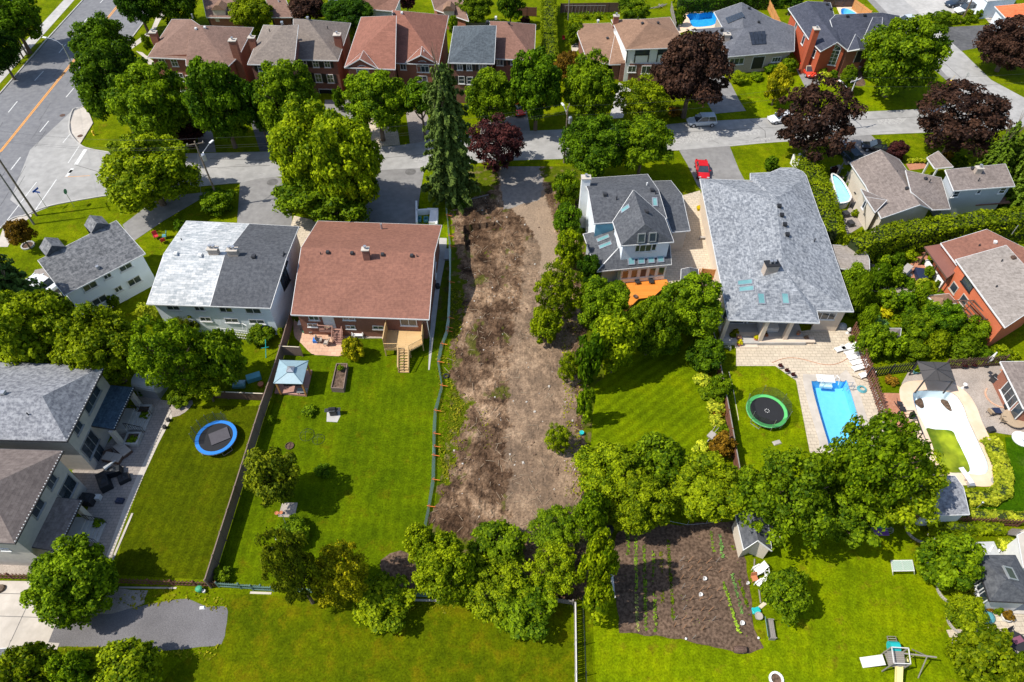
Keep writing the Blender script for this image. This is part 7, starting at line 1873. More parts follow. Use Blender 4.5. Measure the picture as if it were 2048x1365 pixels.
# pink stairs and balcony
o = P(670,290,0); e = thing('back_stairs', o, 'pinkish wooden back stairs with landing beside the white rear door', 'stairs'); zt = 1.3; D = [P(535,208, zt), P(720,213, zt), P(722,250, zt), P(655,248, zt), P(600,245, zt), P(540,240, zt)]
q = MB(); q.prism([p.xy for p in D], zt - .2, zt); q.build('platform', 'deck_pink', e, o); s0 = (D[2] + D[3]) / 2; s1 = P(685,345,0); q = MB()
for k in range(7): p = s0.lerp(s1,(k + .5) / 7); p.z = zt * (1 - (k + 1) / 7.5); q.box(p, (1.0,.3,.05))
q.build('steps', 'deck_pink', e, o)
for s in (-.52,.52): railing(s0 + V_((s, 0,0)), s1 + V_((s, 0,.1)), .9, 'stair_railing', 'deck_pink', e, o, .25)
railing(D[5], D[3], .9, 'railing', 'deck_pink', e, o); railing(D[0], D[5], .9, 'railing', 'deck_pink', e, o)
def chair(x, y, rz, m, label, name='patio_chair', wd=.6, frame='dark_metal', group=None, z=0):
    e = TH_(name, label, 'chair', x, y, rz, z, group); q = MB(); q.box((0,0,.38),(.52, wd, .07)); q.build('seat', m, e); q = MB(); q.mbox(MT_((-.26,0,.42)) @ Matrix.Rotation(-.25,4, 'Y'), .06, wd, .6); q.build('backrest', m, e)
    for sx in (-.22,.22):
        for sy in (-1,1): q = MB(); q.bar((sx, sy * wd * .45,0),(sx, sy * wd * .45,.4), .04,.04); q.build('leg', frame, e)
    for sy in (-1,1): q = MB(); q.bar((-.25, sy * wd * .5,.62),(.25, sy * wd * .5,.6), .05,.04); q.build('armrest', frame, e)
    return e
chair(548,330,0, 'fabric_beige', 'tan patio chair facing right on the red stone patio'); chair(600,352,3.0, 'fabric_beige', 'tan patio chair facing left on the red stone patio'); chair(485,260,-1.2, 'fabric_beige', 'pale folding chair near the white corner post')
chair(612,225,4.5, 'wicker', 'wicker chair on the landing beside the white rear door', z=1.3)
def simple(name, label, cat, x, y, builder, m, part='body', rz=0, z=0, **k):
    e = TH_(name, label, cat, x, y, rz, z); q = MB(); builder(q); q.build(part, m, e, **k); return e
simple('toy_box', 'small blue and red toy box on the red stone patio', 'box', 513,325, lambda q: (q.box((0,0,0),(.5,.6,.35)), q.box((0,0,.35),(.5,.6,.05))), 'plastic_blue')
simple('round_stool', 'round turquoise stool on the red stone patio', 'stool', 515,252, lambda q: (q.lathe((0,0,0), [(.2,0),(.3,.4),(.34,.45),(.3,.5),(0,.5)], 14)), 'teal')
simple('watering_can', 'dark green watering can at the left patio edge', 'watering can', 425,252, lambda q: (q.lathe((0,0,0), [(.2,0),(.22,.3),(.1,.38),(0,.38)], 12), q.tube([(.2,0,.1),(.45,0,.4)], .03,5)), 'sign_green')
e = TH_('storage_cabinet', 'grey garden cabinet with white lid at the left end of the brick wall', 'cabinet', 428,225); q = MB(); q.box((0,0,0),(1.0,.6,1.0)); q.build('body', 'wood_grey', e); q = MB(); q.box((0,0,1.0),(1.1,.7,.08)); q.build('lid', 'white_plastic', e)
e = TH_('garden_swing_seat', 'white slatted garden glider against the rear brick wall', 'glider', 845,285); q = MB(); q.box((0,-.1,.4),(1.3,.5,.08)); q.build('seat', 'white_plastic', e); q = MB(); q.mbox(MT_((0,.2,.5)) @ Matrix.Rotation(-.3,4, 'X'), 1.3,.06,.8); q.build('backrest', 'white_plastic', e)
for s in (-.62,.62): q = MB(); q.bar((s, -.35,0),(s, -.2,.9), .06,.06); q.bar((s, .35,0),(s, .2,.9), .06,.06); q.bar((s, -.3,.65),(s, .3,.65), .06,.06); q.build('side_frame', 'white_plastic', e)
def tyre(x, y, label):
    F_ = TH_('old_tyre', label, 'tyre', x, y); q = MB(); n = 20
    for k in range(n): pass
    q.lathe((0,0,0), [(.18,.02),(.32,0),(.36,.1),(.32,.2),(.18,.18),(.18,.02)], 20); q.build('tyre', 'tyre', F_)
tyre(1530,600, 'old black tyre lying beside the silt fence'); F('D2'); tyre(990,800, 'black tyre lying by the soil patch under the trees')
F('C2')
def hoop(x, y, r, label):
    e = TH_('plant_hoop', label, 'plant support', x, y); q = MB()
    for a in (0,.8,1.6): q.tube([(r * math.cos(t) * math.cos(a), r * math.cos(t) * math.sin(a), r * .8 * math.sin(t)) for t in [math.pi * k / 10 for k in range(11)]], .015,4)
    q.tube([(r * math.cos(t), r * math.sin(t), .05) for t in [2 * math.pi * k / 16 for k in range(17)]], .015,4); q.build('wire', 'dark_metal', e)
hoop(445,1055,.75, 'upper thin wire plant hoop on the open lawn'); hoop(535,1090,.62, 'lower thin wire plant hoop on the open lawn')
simple('fire_ring', 'small dark metal fire ring set in the lawn', 'fire pit', 310,1143, lambda q: (q.lathe((0,0,0), [(.25,.02),(.42,0),(.44,.14),(.40,.14),(.38,.03)], 18), q.bar((-.4,0,.1),(.4,0,.1), .04,.02), q.bar((0,-.4,.1),(0,.4,.1), .04,.02)), 'iron', 'ring')
def pot(x, y, r, m, label, plant=None, z=0, fr_=None):
    e = TH_('plant_pot', label, 'plant pot', x, y, 0, z); q = MB(); q.lathe((0,0,0), [(r * .65,0),(r, r * 1.3),(r * 1.08, r * 1.32),(r * 1.08, r * 1.45),(r * .9, r * 1.45),(r * .88, r * 1.25),(0, r * 1.22)], 14); q.build('pot', m, e)
    if plant:
        me = proto('round_S')[0]; c = bpy.data.objects.new('plant', me); COL.objects.link(c); c.parent = e; c.location = (0,0, r * 1.9); c.scale = (r * 1.15, r * 1.15, r * .9)
        if not me.materials: me.materials.append(MATS['leaf_green'])
        c.material_slots[0].link = 'OBJECT'; c.material_slots[0].material = MATS[plant]
    return e
F('D2'); sheet('paving_slabs', [(190,310),(280,310),(262,398),(165,392)], .02, 'gravel_pale'); sheet('paving_slabs', [(148,500),(163,500),(158,530),(142,528)], .02, 'concrete_grey'); sheet('paving_slabs', [(120,572),(138,574),(130,600),(114,598)], .02, 'concrete_grey')
pot(160,378,.18, 'terracotta', 'left empty terracotta pot on the small slab patch'); pot(184,376,.18, 'terracotta', 'right empty terracotta pot on the small slab patch')
simple('clothes_post', 'thin pale clothesline post leaning over the lawn', 'clothesline', 226,475, lambda q: (q.tube([(0,0,0),(-.1,.5,2.3)], .03,6), q.bar((-.5,.5,2.3),(.4,.5,2.3), .04,.04)), 'pale_metal', 'post')
# leaf-edged small utility space beside the drive
F('B2')
for (p0, p1) in (((1300,372),(1465,362)),((1465,362),(1458,470)),((1300,372),(1300,465))): pass
o = P(1390,420,0); e = thing('stairwell_wall', o, 'white capped concrete stairwell wall beside the shaded driveway', 'wall'); q = MB()
for a, b in (((1385,362),(1470,362)),((1462,362),(1455,480)),((1300,300),(1302,470)),((1300,372),(1385,366))): q.bar(P(*a, .45), P(*b, .45), .25,.9)
q.build('wall', 'stucco_white', e, o); q = MB(); q.prism([P(1412,375,0).xy, P(1460,372,0).xy, P(1452,480,0).xy, P(1398,480,0).xy], 0,.7); q.build('white_landing', 'stucco_white', e, o)
for x, lb in ((1320, 'left'),(1375, 'right')): simple('crate', lb + ' dark open crate in the white capped stairwell', 'crate', x, 440, lambda q: (q.box((0,0,0),(.6,.8,.1)), q.box((-.27,0,0),(.06,.8,.5)), q.box((.27,0,0),(.06,.8,.5)), q.box((0,.37,0),(.5,.06,.5)), q.box((0,-.37,0),(.5,.06,.5))), 'bin_teal')
simple('window_well', 'grey ribbed window well cover beside the brown roofed house path', 'window well', 1540,705, lambda q: q.box((0,0,0),(.7,2.0,.25)), 'pale_metal', 'cover'); simple('metal_drum', 'small dark drum standing on the side path in shade', 'drum', 1465,960, lambda q: q.lathe((0,0,0), [(.28,0),(.28,.6),(.2,.62),(.2,.55),(0,.55)], 14), 'dark_metal')
simple('rubbish_bags', 'pile of pale bags and scrap beneath the tall conifer', 'rubbish bag', 1650,262, lambda q: (q.lathe((0,0,0), [(.3,0),(.4,.2),(.2,.45),(0,.5)], 8), q.lathe((.5,-.2,0), [(.25,0),(.32,.15),(.1,.35),(0,.36)], 8)), 'pale_cloth')
simple('scrap_beam', 'long pale beam lying under the wine leaved tree', 'beam', 1760,265, lambda q: q.bar((-1,-.4,.1),(1.8,.6,.25), .12,.1), 'wood_grey', 'beam')
# stone rings around the two small trees
F('B1')
def ringthing(x, y, r, label, m='concrete_grey', soil='core_dark', h=.18, arc=(0,6.2832)):
    e = TH_('stone_edging', label, 'stone edging', x, y); q = MB(); n = 18; a0, a1 = arc
    for k in range(n): a = a0 + (a1 - a0) * (k + .5) / n; q.box((r * math.cos(a), r * math.sin(a), 0),(.16,(a1 - a0) * r / n * .93, h), a)
    q.build('border', m, e)
    if arc[1] > 6: q = MB(); q.lathe((0,0,.02), [(r * .95,0),(0,.05)], 18); q.build('soil', 'soil', e)
ringthing(1228,268,.85, 'white stone ring under the light green tree'); ringthing(220,632,.75, 'white stone ring under the reddish green tree')
chair(1225,575,-1.0, 'fabric_red', 'red lawn chair on the grass behind the pale semi', 'lawn_chair'); chair(1278,608,2.2, 'fabric_red', 'second red lawn chair tipped beside the first', 'lawn_chair'); chair(1290,572,3.4, 'bin_teal', 'grey green lawn chair next to the red ones', 'lawn_chair')
# trellis
o = P(1810,1300,0); e = thing('trellis', o, 'white lattice trellis screen in front of the pale semi', 'trellis'); a, b = P(1690,1272,1.6), P(1925,1300,1.6); q = MB()
for k in range(13): p = a.lerp(b, k / 12); q.bar((p.x, p.y, 0), p, .05,.06)
for z in (.3,.8,1.2,1.6): q.bar((a.x, a.y, z),(b.x, b.y, z), .05,.06)
q.build('lattice', 'white_plastic', e, o); q = MB(); q.tube([(b.x, b.y, 1.6),(b.x + .1, b.y + .3,2.3),(b.x - .5, b.y + .6,2.3),(b.x - .5, b.y + .3,1.6)], .05,6); q.build('arch', 'white_plastic', e, o)
line('fence_curb', [(2020,1320),(2170,1250),(2200,1240)], .2,.04, 'gravel_pale')
F('C1')
simple('water_tub', 'teal plastic tub half seen behind the brown panel fence', 'tub', 1985,345, lambda q: (q.box((0,0,0),(1.5,.8,.6), .4)), 'bin_teal'); simple('glass_frame', 'pale cold frame with glass lid behind the brown panel fence', 'cold frame', 1870,395, lambda q: q.box((0,0,0),(1.3,.9,.35), .1), 'skyglass', 'frame'); pot(2040,400,.3, 'terracotta', 'round terracotta pot by the long taupe fence')
simple('clothes_tree', 'folded blue green clothes tree beside the long fence', 'clothes airer', 2075,180, lambda q: (q.tube([(0,0,0),(.2,1.1,1.9)], .05,6), q.bar((-.35,.5,1.1),(.5,.6,1.2), .04,.04)), 'teal', 'post')
e = TH_('metal_shed', 'small pale curved metal shed between the stucco house and the trees', 'shed', 1200,440); q = MB(); q.box((0,0,0),(2.6,1.8,1.7), -.2); q.build('wall', 'pale_metal', e); q = MB(); q.tube([(-1.3,.3,1.5),(1.3,-.25,1.5)], .95,12); q.build('roof', 'sign_back', e)
line('fence_curb', [(1190,870),(1330,590)], .18,.06, 'concrete')
for x, y, lb in ((1130,610, 'upper'),(1045,825, 'lower')):
    e = TH_('planter', lb + ' square concrete planter beside the porch steps', 'planter', x, y, .0); q = MB()
    for sx, sy, w_, d_ in ((0,.65,1.5,.2),(0,-.65,1.5,.2),(.65,0,.2,1.1),(-.65,0,.2,1.1)): q.box((sx, sy, 0),(w_, d_, .5))
    q.build('wall', 'concrete_grey', e); q = MB(); q.box((0,0,0),(1.1,1.1,.4)); q.build('soil', 'soil', e)
def lounger2(x, y, rz, label):
    e = TH_('daybed', label, 'daybed', x, y, rz); q = MB(); q.box((0,0,0),(1.9,1.0,.34)); q.build('base', 'wood_brown', e, bevel=.03)
    for s in (-.46,.46): q = MB(); q.box((s, 0,.34),(.9,.92,.16)); q.build('cushion', 'fabric_beige', e, bevel=.04)
lounger2(965,905, ang(905,850,1035,965), 'beige cushioned daybed nearest the square planter'); e = lounger2(890,970, ang(830,940,960,980) + .1, 'second beige daybed, beside a dark side table')
e = TH_('side_table', 'dark brown side table by the stucco wall', 'table', 850,935,.5); q = MB(); q.box((0,0,0),(.8,.8,.4)); q.build('body', 'wood_brown', e, bevel=.03)
def cover(x, y, rz, sx, sy, h, label, m='cover_black'):
    e = TH_('covered_furniture', label, 'furniture cover', x, y, rz); q = MB(); q.box((0,0,0),(sx, sy, h), 0, tx=.88, ty=.85); q.box((.1,0, h),(sx * .4, sy * .6,.12), .1, tx=.3, ty=.3); q.build('cover', m, e, bevel=.06)
cover(825,1160,-.95,2.1,1.1,.85, 'largest black covered sofa on the stucco house patio'); cover(895,1085,.35,1.7,.9,.8, 'black covered chair behind the largest black cover'); cover(975,1130,.6,1.1,1.0,.55, 'square dark covered table with a white tag'); cover(700,1300,-.1,1.3,1.1,.9, 'dark covered barbecue by the lower stucco house', 'fabric_black'); cover(940,1300,-.1,.75,.6,.35, 'small dark blue box on the patio paving', 'fabric_navy')
simple('folded_parasol', 'grey folded parasol lying over the black covers', 'parasol', 905,1050, lambda q: q.tube([(-.5,-.5,1.0),(.3,.4,1.1)], [.22,.06], 8), 'sign_back', 'canopy')
simple('white_trolley', 'small pale box beside the dark covered barbecue', 'box', 770,1280, lambda q: q.box((0,0,0),(.6,.5,.5)), 'pale_cloth')
for x, y, lb in ((1318,672, 'upper'),(1290,728, 'lower')): simple('floor_lantern', lb + ' small black lantern at the patio edge', 'lantern', x, y, lambda q: (q.box((0,0,0),(.35,.35,.05)), q.box((0,0,.05),(.28,.28,.3)), q.box((0,0,.35),(.34,.34,.05))), 'black_trim')
F('D1'); simple('green_bin', 'dark green round bin at the gravel lot fence', 'bin', 1500,680, lambda q: q.lathe((0,0,0), [(.22,0),(.28,.5),(.3,.52),(.2,.6),(0,.62)], 12), 'sign_green'); simple('pale_bucket', 'small pale bucket next to the dark green bin', 'bucket', 1530,690, lambda q: q.lathe((0,0,0), [(.12,0),(.16,.3),(.13,.28),(0,.28)], 12), 'pale_cloth'); simple('white_rock', 'white rock at the weedy edge of the gravel lot', 'rock', 1515,808, lambda q: q.box((0,0,0),(.5,.3,.15), .1, tx=.6, ty=.5), 'stucco_white')
line('fence_curb', [(840,450),(990,100)], .2,.05, 'concrete')
simple('stone_lump', 'brown stump on the concrete near the left edge', 'stump', 8,668, lambda q: q.lathe((0,0,0), [(.4,0),(.35,.25),(.1,.3),(0,.3)], 10), 'bark')
# orange deck
F('B3')
zt = .45; D = [P(945,905, zt), P(1300,892, zt), P(1315,925, zt), P(1195,1030, zt), P(1080,1045, zt), P(985,1140, zt), P(900,1150, zt), P(920,1000, zt)]; c = P(1130,960,0); e = thing('wooden_deck', c, 'low bright orange stained deck behind the gabled house', 'deck'); q = MB(); q.prism([p.xy for p in D], zt - .12, zt); q.build('platform', 'deck_orange', e, c)
q = MB(); q.prism([(p.x * .98 + c.x * .02, p.y * .98 + c.y * .02) for p in D], 0, zt - .13); q.build('skirt', 'wood_brown', e, c)
def deckchair(x, y, rz, label, z=0, m='fabric_black', fr='dark_metal', L=1.8):
    e = TH_('deck_chair', label, 'sun lounger', x, y, rz, z); q = MB(); q.box((.2,0,.3),(1.1,.6,.05)); q.build('seat', m, e); q = MB(); q.mbox(MT_((-.3,0,.3)) @ Matrix.Rotation(-.9,4, 'Y'), .05,.6,.75); q.build('backrest', m, e)
    for s in (-1,1):
        for x_ in (-.25,.65): q = MB(); q.bar((x_, s * .27,0),(x_, s * .27,.3), .04,.04); q.build('leg', fr, e)
deckchair(1062,905,-1.4, 'left dark reclining chair on the orange deck', zt); deckchair(1172,902,-1.55, 'right dark reclining chair on the orange deck', zt)
simple('fire_bowl', 'small brown fire bowl on the orange deck', 'fire bowl', 1055,1035, lambda q: q.lathe((0,0,0), [(.1,0),(.28,.2),(.3,.22),(.1,.12),(0,.12)], 12), 'iron', z=zt)
fence([(1560,818),(1575,880)], 1.7, 'wood_orange', 'short orange board fence piece beside the small white shed'); fence([(1580,812),(1685,820)], 1.7, 'wood_orange', 'orange gate panel between the small white shed and the bungalow', style='rows', name='garden_gate')
simple('yellow_flower_tub', 'bright yellow flower tub against the bungalow side wall', 'plant pot', 1548,355, lambda q: (q.lathe((0,0,0), [(.2,0),(.32,.35),(.4,.5),(.2,.75),(0,.8)], 9)), 'leaf_gold'); simple('side_bench', 'small bench along the bungalow side wall', 'bench', 1580,582, lambda q: (q.box((0,0,.35),(.9,.35,.06)), q.box((-.4,0,0),(.06,.3,.35)), q.box((.4,0,0),(.06,.3,.35))), 'stone_grey')
line('fence_curb', [(1545,630),(1640,700)], .12,.03, 'paver_grey') if 0 else None
# ---- beside the bungalow rear
F('C3')
pot(1472,355,.3, 'terracotta', 'large yellow flower pot at the foot of the porch steps', 'leaf_gold'); pot(1468,312,.26, 'terracotta', 'purple flower pot left of the porch steps', 'leaf_flower', .2); pot(1603,315,.28, 'terracotta', 'yellow flower pot right of the porch steps', 'leaf_gold', .25); pot(1642,320,.24, 'plastic_blue', 'blue glazed pot right of the porch steps'); pot(1415,300,.35, 'wood_brown', 'dark pot with grassy plant by the corner pillar', 'leaf_olive'); pot(1440,275,.33, 'wood_brown', 'second dark pot with yellowish plant by the corner pillar', 'leaf_yellow'); pot(1662,285,.3, 'terracotta', 'pot with dried reddish plant at the planter wall', 'leaf_bronze')
simple('leaning_bicycle', 'pale bicycle frame leaning on the side wall of the bungalow', 'bicycle', 1365,390, lambda q: (q.tube([(-.5,.3 * math.cos(t), .33 + .3 * math.sin(t)) for t in [k * .63 for k in range(11)]], .03,5), q.tube([(.5,.3 * math.cos(t), .33 + .3 * math.sin(t)) for t in [k * .63 for k in range(11)]], .03,5), q.bar((-.5,0,.35),(.4,0,.7), .04,.04), q.bar((.5,0,.35),(0,0,.35), .04,.04)), 'sign_back', 'frame')
line('path_edging', [(1395,560),(1430,700),(1472,940)], .06,.03, 'cap_cream')
simple('wheelbarrow', 'old wheelbarrow at the edge of the lime green bed', 'wheelbarrow', 1252,1078, lambda q: (q.box((0,0,.3),(.7,.55,.3), .8, tx=1.2, ty=1.2), q.bar((.2,.2,.4),(.9,.9,.55), .04,.04), q.bar((.0,.35,.4),(.6,1.1,.55), .04,.04), q.tube([(-.35,-.38,.18),(-.3,-.44,.18)], .18,10)), 'stone_grey', 'barrow')
simple('blue_tarp', 'small blue tarpaulin hanging in the shady trees', 'tarpaulin', 320,470, lambda q: q.box((0,0,1.0),(.9,.3,1.0), .3, tx=.7), 'plastic_blue', 'sheet'); simple('blue_bucket', 'turquoise bucket at the dirt lot edge', 'bucket', 245,1050, lambda q: q.lathe((0,0,0), [(.18,0),(.25,.4),(.2,.38),(0,.38)], 12), 'teal')
simple('garden_stone', 'pale flat stone on the grass below the green trampoline', 'stone', 1770,1115, lambda q: q.box((0,0,0),(.9,.5,.12), .3, tx=.8, ty=.8), 'stone_grey')
# ---- sun loungers
def lounger(x, y, rz, label):
    e = TH_('sun_lounger', label, 'sun lounger', x, y, rz, group='white plastic sun loungers by the slanting fence'); q = MB(); q.box((-.25,0,.28),(1.3,.62,.06)); q.build('seat', 'white_plastic', e)
    q = MB(); q.mbox(MT_((.38,0,.3)) @ Matrix.Rotation(-.35,4, 'Y') , .72,.62,.06); q.v = [V_((v.x + .3, v.y, v.z + (v.x - .38) * .3)) for v in q.v]; q.build('backrest', 'white_plastic', e)
    for sx in (-.8,.25):
        for sy in (-1,1): q = MB(); q.bar((sx, sy * .27,0),(sx, sy * .27,.3), .07,.06); q.build('leg', 'white_plastic', e)
    for sy in (-1,1): q = MB(); q.bar((-.1, sy * .34,.45),(.45, sy * .34,.45), .06,.05); q.build('armrest', 'white_plastic', e)
F('C4')
ra = ang(600,365,660,348)
for x, y, lb in ((555,360, 'front lounger of the topmost overlapping pair by the slanting fence'),(605,352, 'rear lounger of the topmost overlapping pair by the slanting fence'),(625,388, 'white lounger second from the top of the row by the slanting fence'),(645,420, 'white lounger in the middle of the row by the slanting fence'),(668,455, 'white lounger second from the bottom of the row by the slanting fence'),(680,495, 'lowest white lounger of the close row, above the lone one'),(730,545, 'lone white lounger closest to the blue hose coil')): lounger(x, y, ra, lb)
def coil(x, y, r, m, label):
    e = TH_('hose_coil', label, 'hose', x, y); q = MB(); pts = [((r - .02 * k / 12 * 1.5) * math.cos(k * .52),(r - .02 * k / 12 * 1.5) * math.sin(k * .52), .05 + .015 * (k / 12)) for k in range(96)]; q.tube(pts, .04,5); q.build('hose', m, e)
coil(702,645,.52, 'bin_teal', 'coiled blue pool hose on the paving beside the fence')
simple('pool_ladder', 'grey pool ladder rails at the right pool edge', 'pool ladder', 628,640, lambda q: (q.tube([(0,.25,0),(0,.25,.8),(-.5,.25,.8),(-.6,.25,0)], .035,6), q.tube([(0,-.25,0),(0,-.25,.8),(-.5,-.25,.8),(-.6,-.25,0)], .035,6)), 'pale_metal', 'rail')
simple('pool_brush', 'long brown pole lying on the paving near the loungers', 'pole', 700,575, lambda q: q.bar((-.9,.5,.05),(.9,-.5,.08), .05,.05), 'bark', 'pole')
simple('garden_hose', 'thin red hose snaking across the pale paving', 'hose', 480,430, lambda q: q.tube([(k * .5 - 6.8,.7 * math.sin(k * .35) - .5 + (k * .05) ** 2,.04) for k in range(20)], .03,4), 'terracotta', 'hose')
for x, y, lb in ((110,490, 'first'),(157,525, 'second'),(202,555, 'third')): pot(x, y, .24, 'white_plastic', lb + ' white pot with red flowers along the paving edge from the left', 'leaf_wine')
pot(243,250,.22, 'terracotta', 'pot with magenta flowers on the porch planter', 'leaf_flower', .5); pot(295,293,.26, 'stone_grey', 'pot with lilac flowers at the planter wall end', 'leaf_flower'); pot(140,275,.16, 'white_plastic', 'small white pot on the planter wall', None, .45); pot(15,265,.2, 'terracotta', 'orange rimmed pot at the planter wall start', None, .3)
e = TH_('planter_balustrade', 'low ribbed front rail of the porch planter', 'railing', 160,318); q = MB(); q.box((0,0,.35),(6.4,.18,.08)); q.build('rail', 'stucco_cream', e)
for k in range(22): q = MB(); q.box((-3.1 + k * .295,0,0),(.1,.1,.35)); q.build('baluster', 'stucco_cream', e)
simple('porch_table', 'pale blue covered table inside the rear porch', 'table', 20,210, lambda q: (q.box((0,0,.1),(2.2,1.2,.65))), 'pale_cloth', z=.36)
simple('boat_cover', 'grey upturned kayak by the bungalow corner', 'kayak', 565,192, lambda q: q.lathe((0,0,0), [(.55,0),(.4,.25),(.15,.35),(0,.36)], 12), 'sign_back', 'hull')
for x, y, lb in ((600,240, 'pale garden ornament at the top of the diagonal fence'),): simple('garden_ornament', lb, 'ornament', x, y, lambda q: q.lathe((0,0,0), [(.25,0),(.1,.3),(.25,.6),(.1,.9),(0,1.0)], 10), 'pale_cloth')
# ---- empty pool terrace
grill(1650,600, ang(1620,560,1680,610), 'large black barbecue with steel lid by the brick wall', 1.5)
def parasol(x, y, label):
    e = TH_('folded_parasol', label, 'parasol', x, y); q = MB(); q.lathe((0,0,0), [(.35,0),(.35,.1),(.05,.12),(.05,.5)], 12); q.build('base', 'mat_black', e); q = MB(); q.tube([(0,0,.5),(0,0,1.2),(0,0,2.4)], [.05,.22,.06], 10); q.build('canopy', 'white_plastic', e)
parasol(1590,475, 'closed white parasol standing against the dark fence')
pot(1425,490,.28, 'fabric_black', 'left black pot with red flowers by the dark fence', 'leaf_wine'); pot(1492,485,.28, 'fabric_black', 'right black pot with red flowers by the dark fence', 'leaf_wine'); pot(1345,485,.26, 'fabric_black', 'black pot with green plant behind the dark gazebo', 'leaf_mid'); pot(1080,525,.3, 'bin_teal', 'teal pot with leafy plant left of the dark gazebo', 'leaf_mid'); pot(1055,515,.22, 'fabric_black', 'small dark pot with white flowers left of the dark gazebo', 'leaf_hosta')
simple('pool_pump', 'small white stand with ball beside the empty pool', 'pool pump', 1425,635, lambda q: (q.lathe((0,0,0), [(.2,0),(.1,.1),(.06,.5)], 10), q.lathe((0,0,.5), [(.05,0),(.22,.12),(.22,.25),(0,.4)], 12)), 'white_plastic')
simple('fire_pit_table', 'large round tan stone table by the brick wall', 'table', 1778,875, lambda q: (q.lathe((0,0,0), [(.5,0),(.5,.45),(1.15,.5),(1.15,.6),(0,.62)], 22)), 'wicker'); chair(1618,822,.3, 'wicker', 'wicker chair beside the dark blue side table', 'wicker_chair'); chair(1705,878,-.3, 'wicker', 'wicker chair left of the round tan table', 'wicker_chair')
simple('side_table', 'dark blue square side table on the grey terrace', 'table', 1660,812, lambda q: (q.box((0,0,.4),(.75,.7,.06)), q.box((-.3,-.28,0),(.06,.06,.4)), q.box((.3,-.28,0),(.06,.06,.4)), q.box((-.3,.28,0),(.06,.06,.4)), q.box((.3,.28,0),(.06,.06,.4))), 'fabric_navy'); simple('black_ottoman', 'black ottoman by the bright hedge end', 'ottoman', 1625,940, lambda q: q.box((0,0,0),(.75,.65,.4), .2, tx=.9, ty=.9), 'fabric_black', bevel=.04)
simple('round_mat_table', 'small black round table in front of the glass doors', 'table', 1735,790, lambda q: q.lathe((0,0,0), [(.1,0),(.08,.5),(.45,.52),(.45,.56),(0,.57)], 14), 'mat_black'); simple('white_stool', 'small white topped stool by the barbecue', 'stool', 1690,668, lambda q: (q.box((0,0,.45),(.5,.4,.06)), q.bar((-.2,-.2,0),(.2,.2,.45), .04,.04), q.bar((.2,-.2,0),(-.2,.2,.45), .04,.04)), 'pale_cloth')
ringthing(1690,700,1.4, 'curved stone step in front of the glass doors', 'stone_patio', h=.1, arc=(2.2,4.6))
simple('stone_fountain', 'white round stone basin at the far right edge', 'fountain', 1848,1005, lambda q: (q.lathe((0,0,0), [(.9,0),(.95,.15),(.75,.15),(.7,.05),(.3,.05),(.25,.5),(.45,.55),(.4,.62),(0,.55)], 22)), 'stucco_white', 'basin')
simple('drain_grate', 'round grey drain cover at the pool terrace corner', 'drain', 1665,1308, lambda q: q.lathe((0,0,.05), [(.5,0),(.48,.03),(0,.035)], 20), 'stone_grey', 'cover')
# pergola frame and glider beside the empty pool
o = P(1060,880,0); e = thing('metal_pergola', o, 'thin black metal pergola frame lying beside the empty pool', 'pergola'); C = [P(972,800,1.7), P(1078,797,1.7), P(1140,960,1.7), P(1040,975,1.7)]
for a, b in zip(C, C[1:] + C[:1]): q = MB(); q.bar(a, b, .07,.07); q.build('beam', 'black_trim', e, o)
for k in range(1,7): q = MB(); q.bar(C[0].lerp(C[3], k / 7), C[1].lerp(C[2], k / 7), .04,.04); q.build('slat', 'black_trim', e, o)
for c_ in C: q = MB(); q.box((c_.x, c_.y, 0),(.08,.08,1.7)); q.build('post', 'black_trim', e, o)
o = P(985,750,0); e = thing('glider_bench', o, 'black two seat glider at the head of the metal pergola', 'bench')
for x, y in ((975,745),(995,780)): q = MB(); p = P(x, y, .45); q.box(p, (.55,.5,.06), -.3); q.build('seat', 'fabric_black', e, o)
q = MB(); q.bar(P(935,730,.5), P(1035,860,.5), .05,.05); q.bar(P(955,705,1.0), P(960,740,0.2), .05,.05); q.build('frame', 'black_trim', e, o)
simple('potted_palm', 'dark potted plant under the metal pergola', 'plant pot', 1052,850, lambda q: q.lathe((0,0,0), [(.2,0),(.3,.4),(.35,.7),(.1,.9),(0,.9)], 8), 'leaf_deep', 'pot')
# ---- taupe house yard
F('B4')
sheet('patio', [(590,240),(660,220),(860,380),(830,560),(880,640),(720,740),(690,640),(740,500)], .02, 'paver_grey')
lp = [P(x, y, 1.15) for x, y in smooth([(602,296),(640,300),(690,350),(740,440),(742,468),(725,492),(672,503),(648,488),(630,420)], 3, True)]
c = sum(lp, Vector()) / len(lp); c.z = 0; e = thing('above_ground_pool', c, 'oval above ground pool with white rim beside the yellow green hedge', 'swimming pool')
q = MB(); n = len(lp)
if sum(lp[k].x * lp[(k + 1) % n].y - lp[(k + 1) % n].x * lp[k].y for k in range(n)) < 0: lp = lp[::-1]
for k in range(n): a, b = lp[k], lp[(k + 1) % n]; q.poly([(a.x, a.y, 0),(b.x, b.y, 0), b, a])
q.build('wall', 'sign_back', e, c); q = MB()
for k in range(n): q.bar(lp[k], lp[(k + 1) % n], .22,.08)
q.build('rim', 'white_plastic', e, c); mat('water_pale', (.30,.72,.76),(.36,.78,.80), 1,.12, spec=.6)
q = MB(); q.poly([(p.x, p.y, .85) for p in lp]); q.build('water', 'water_pale', e, c); q = MB()
for k in range(n): a, b = lp[k], lp[(k + 1) % n]; q.poly([(a.x, a.y, 1.15),(b.x, b.y, 1.15),(b.x, b.y, .8),(a.x, a.y, .8)][::-1])
q.build('liner', 'pool_liner', e, c)
fence([(655,255),(700,185)], 1.6, 'wood_grey', 'grey fence gate between parked car and taupe house')
grill(790,455,.4, 'black barbecue on the narrow patio by the oval pool')
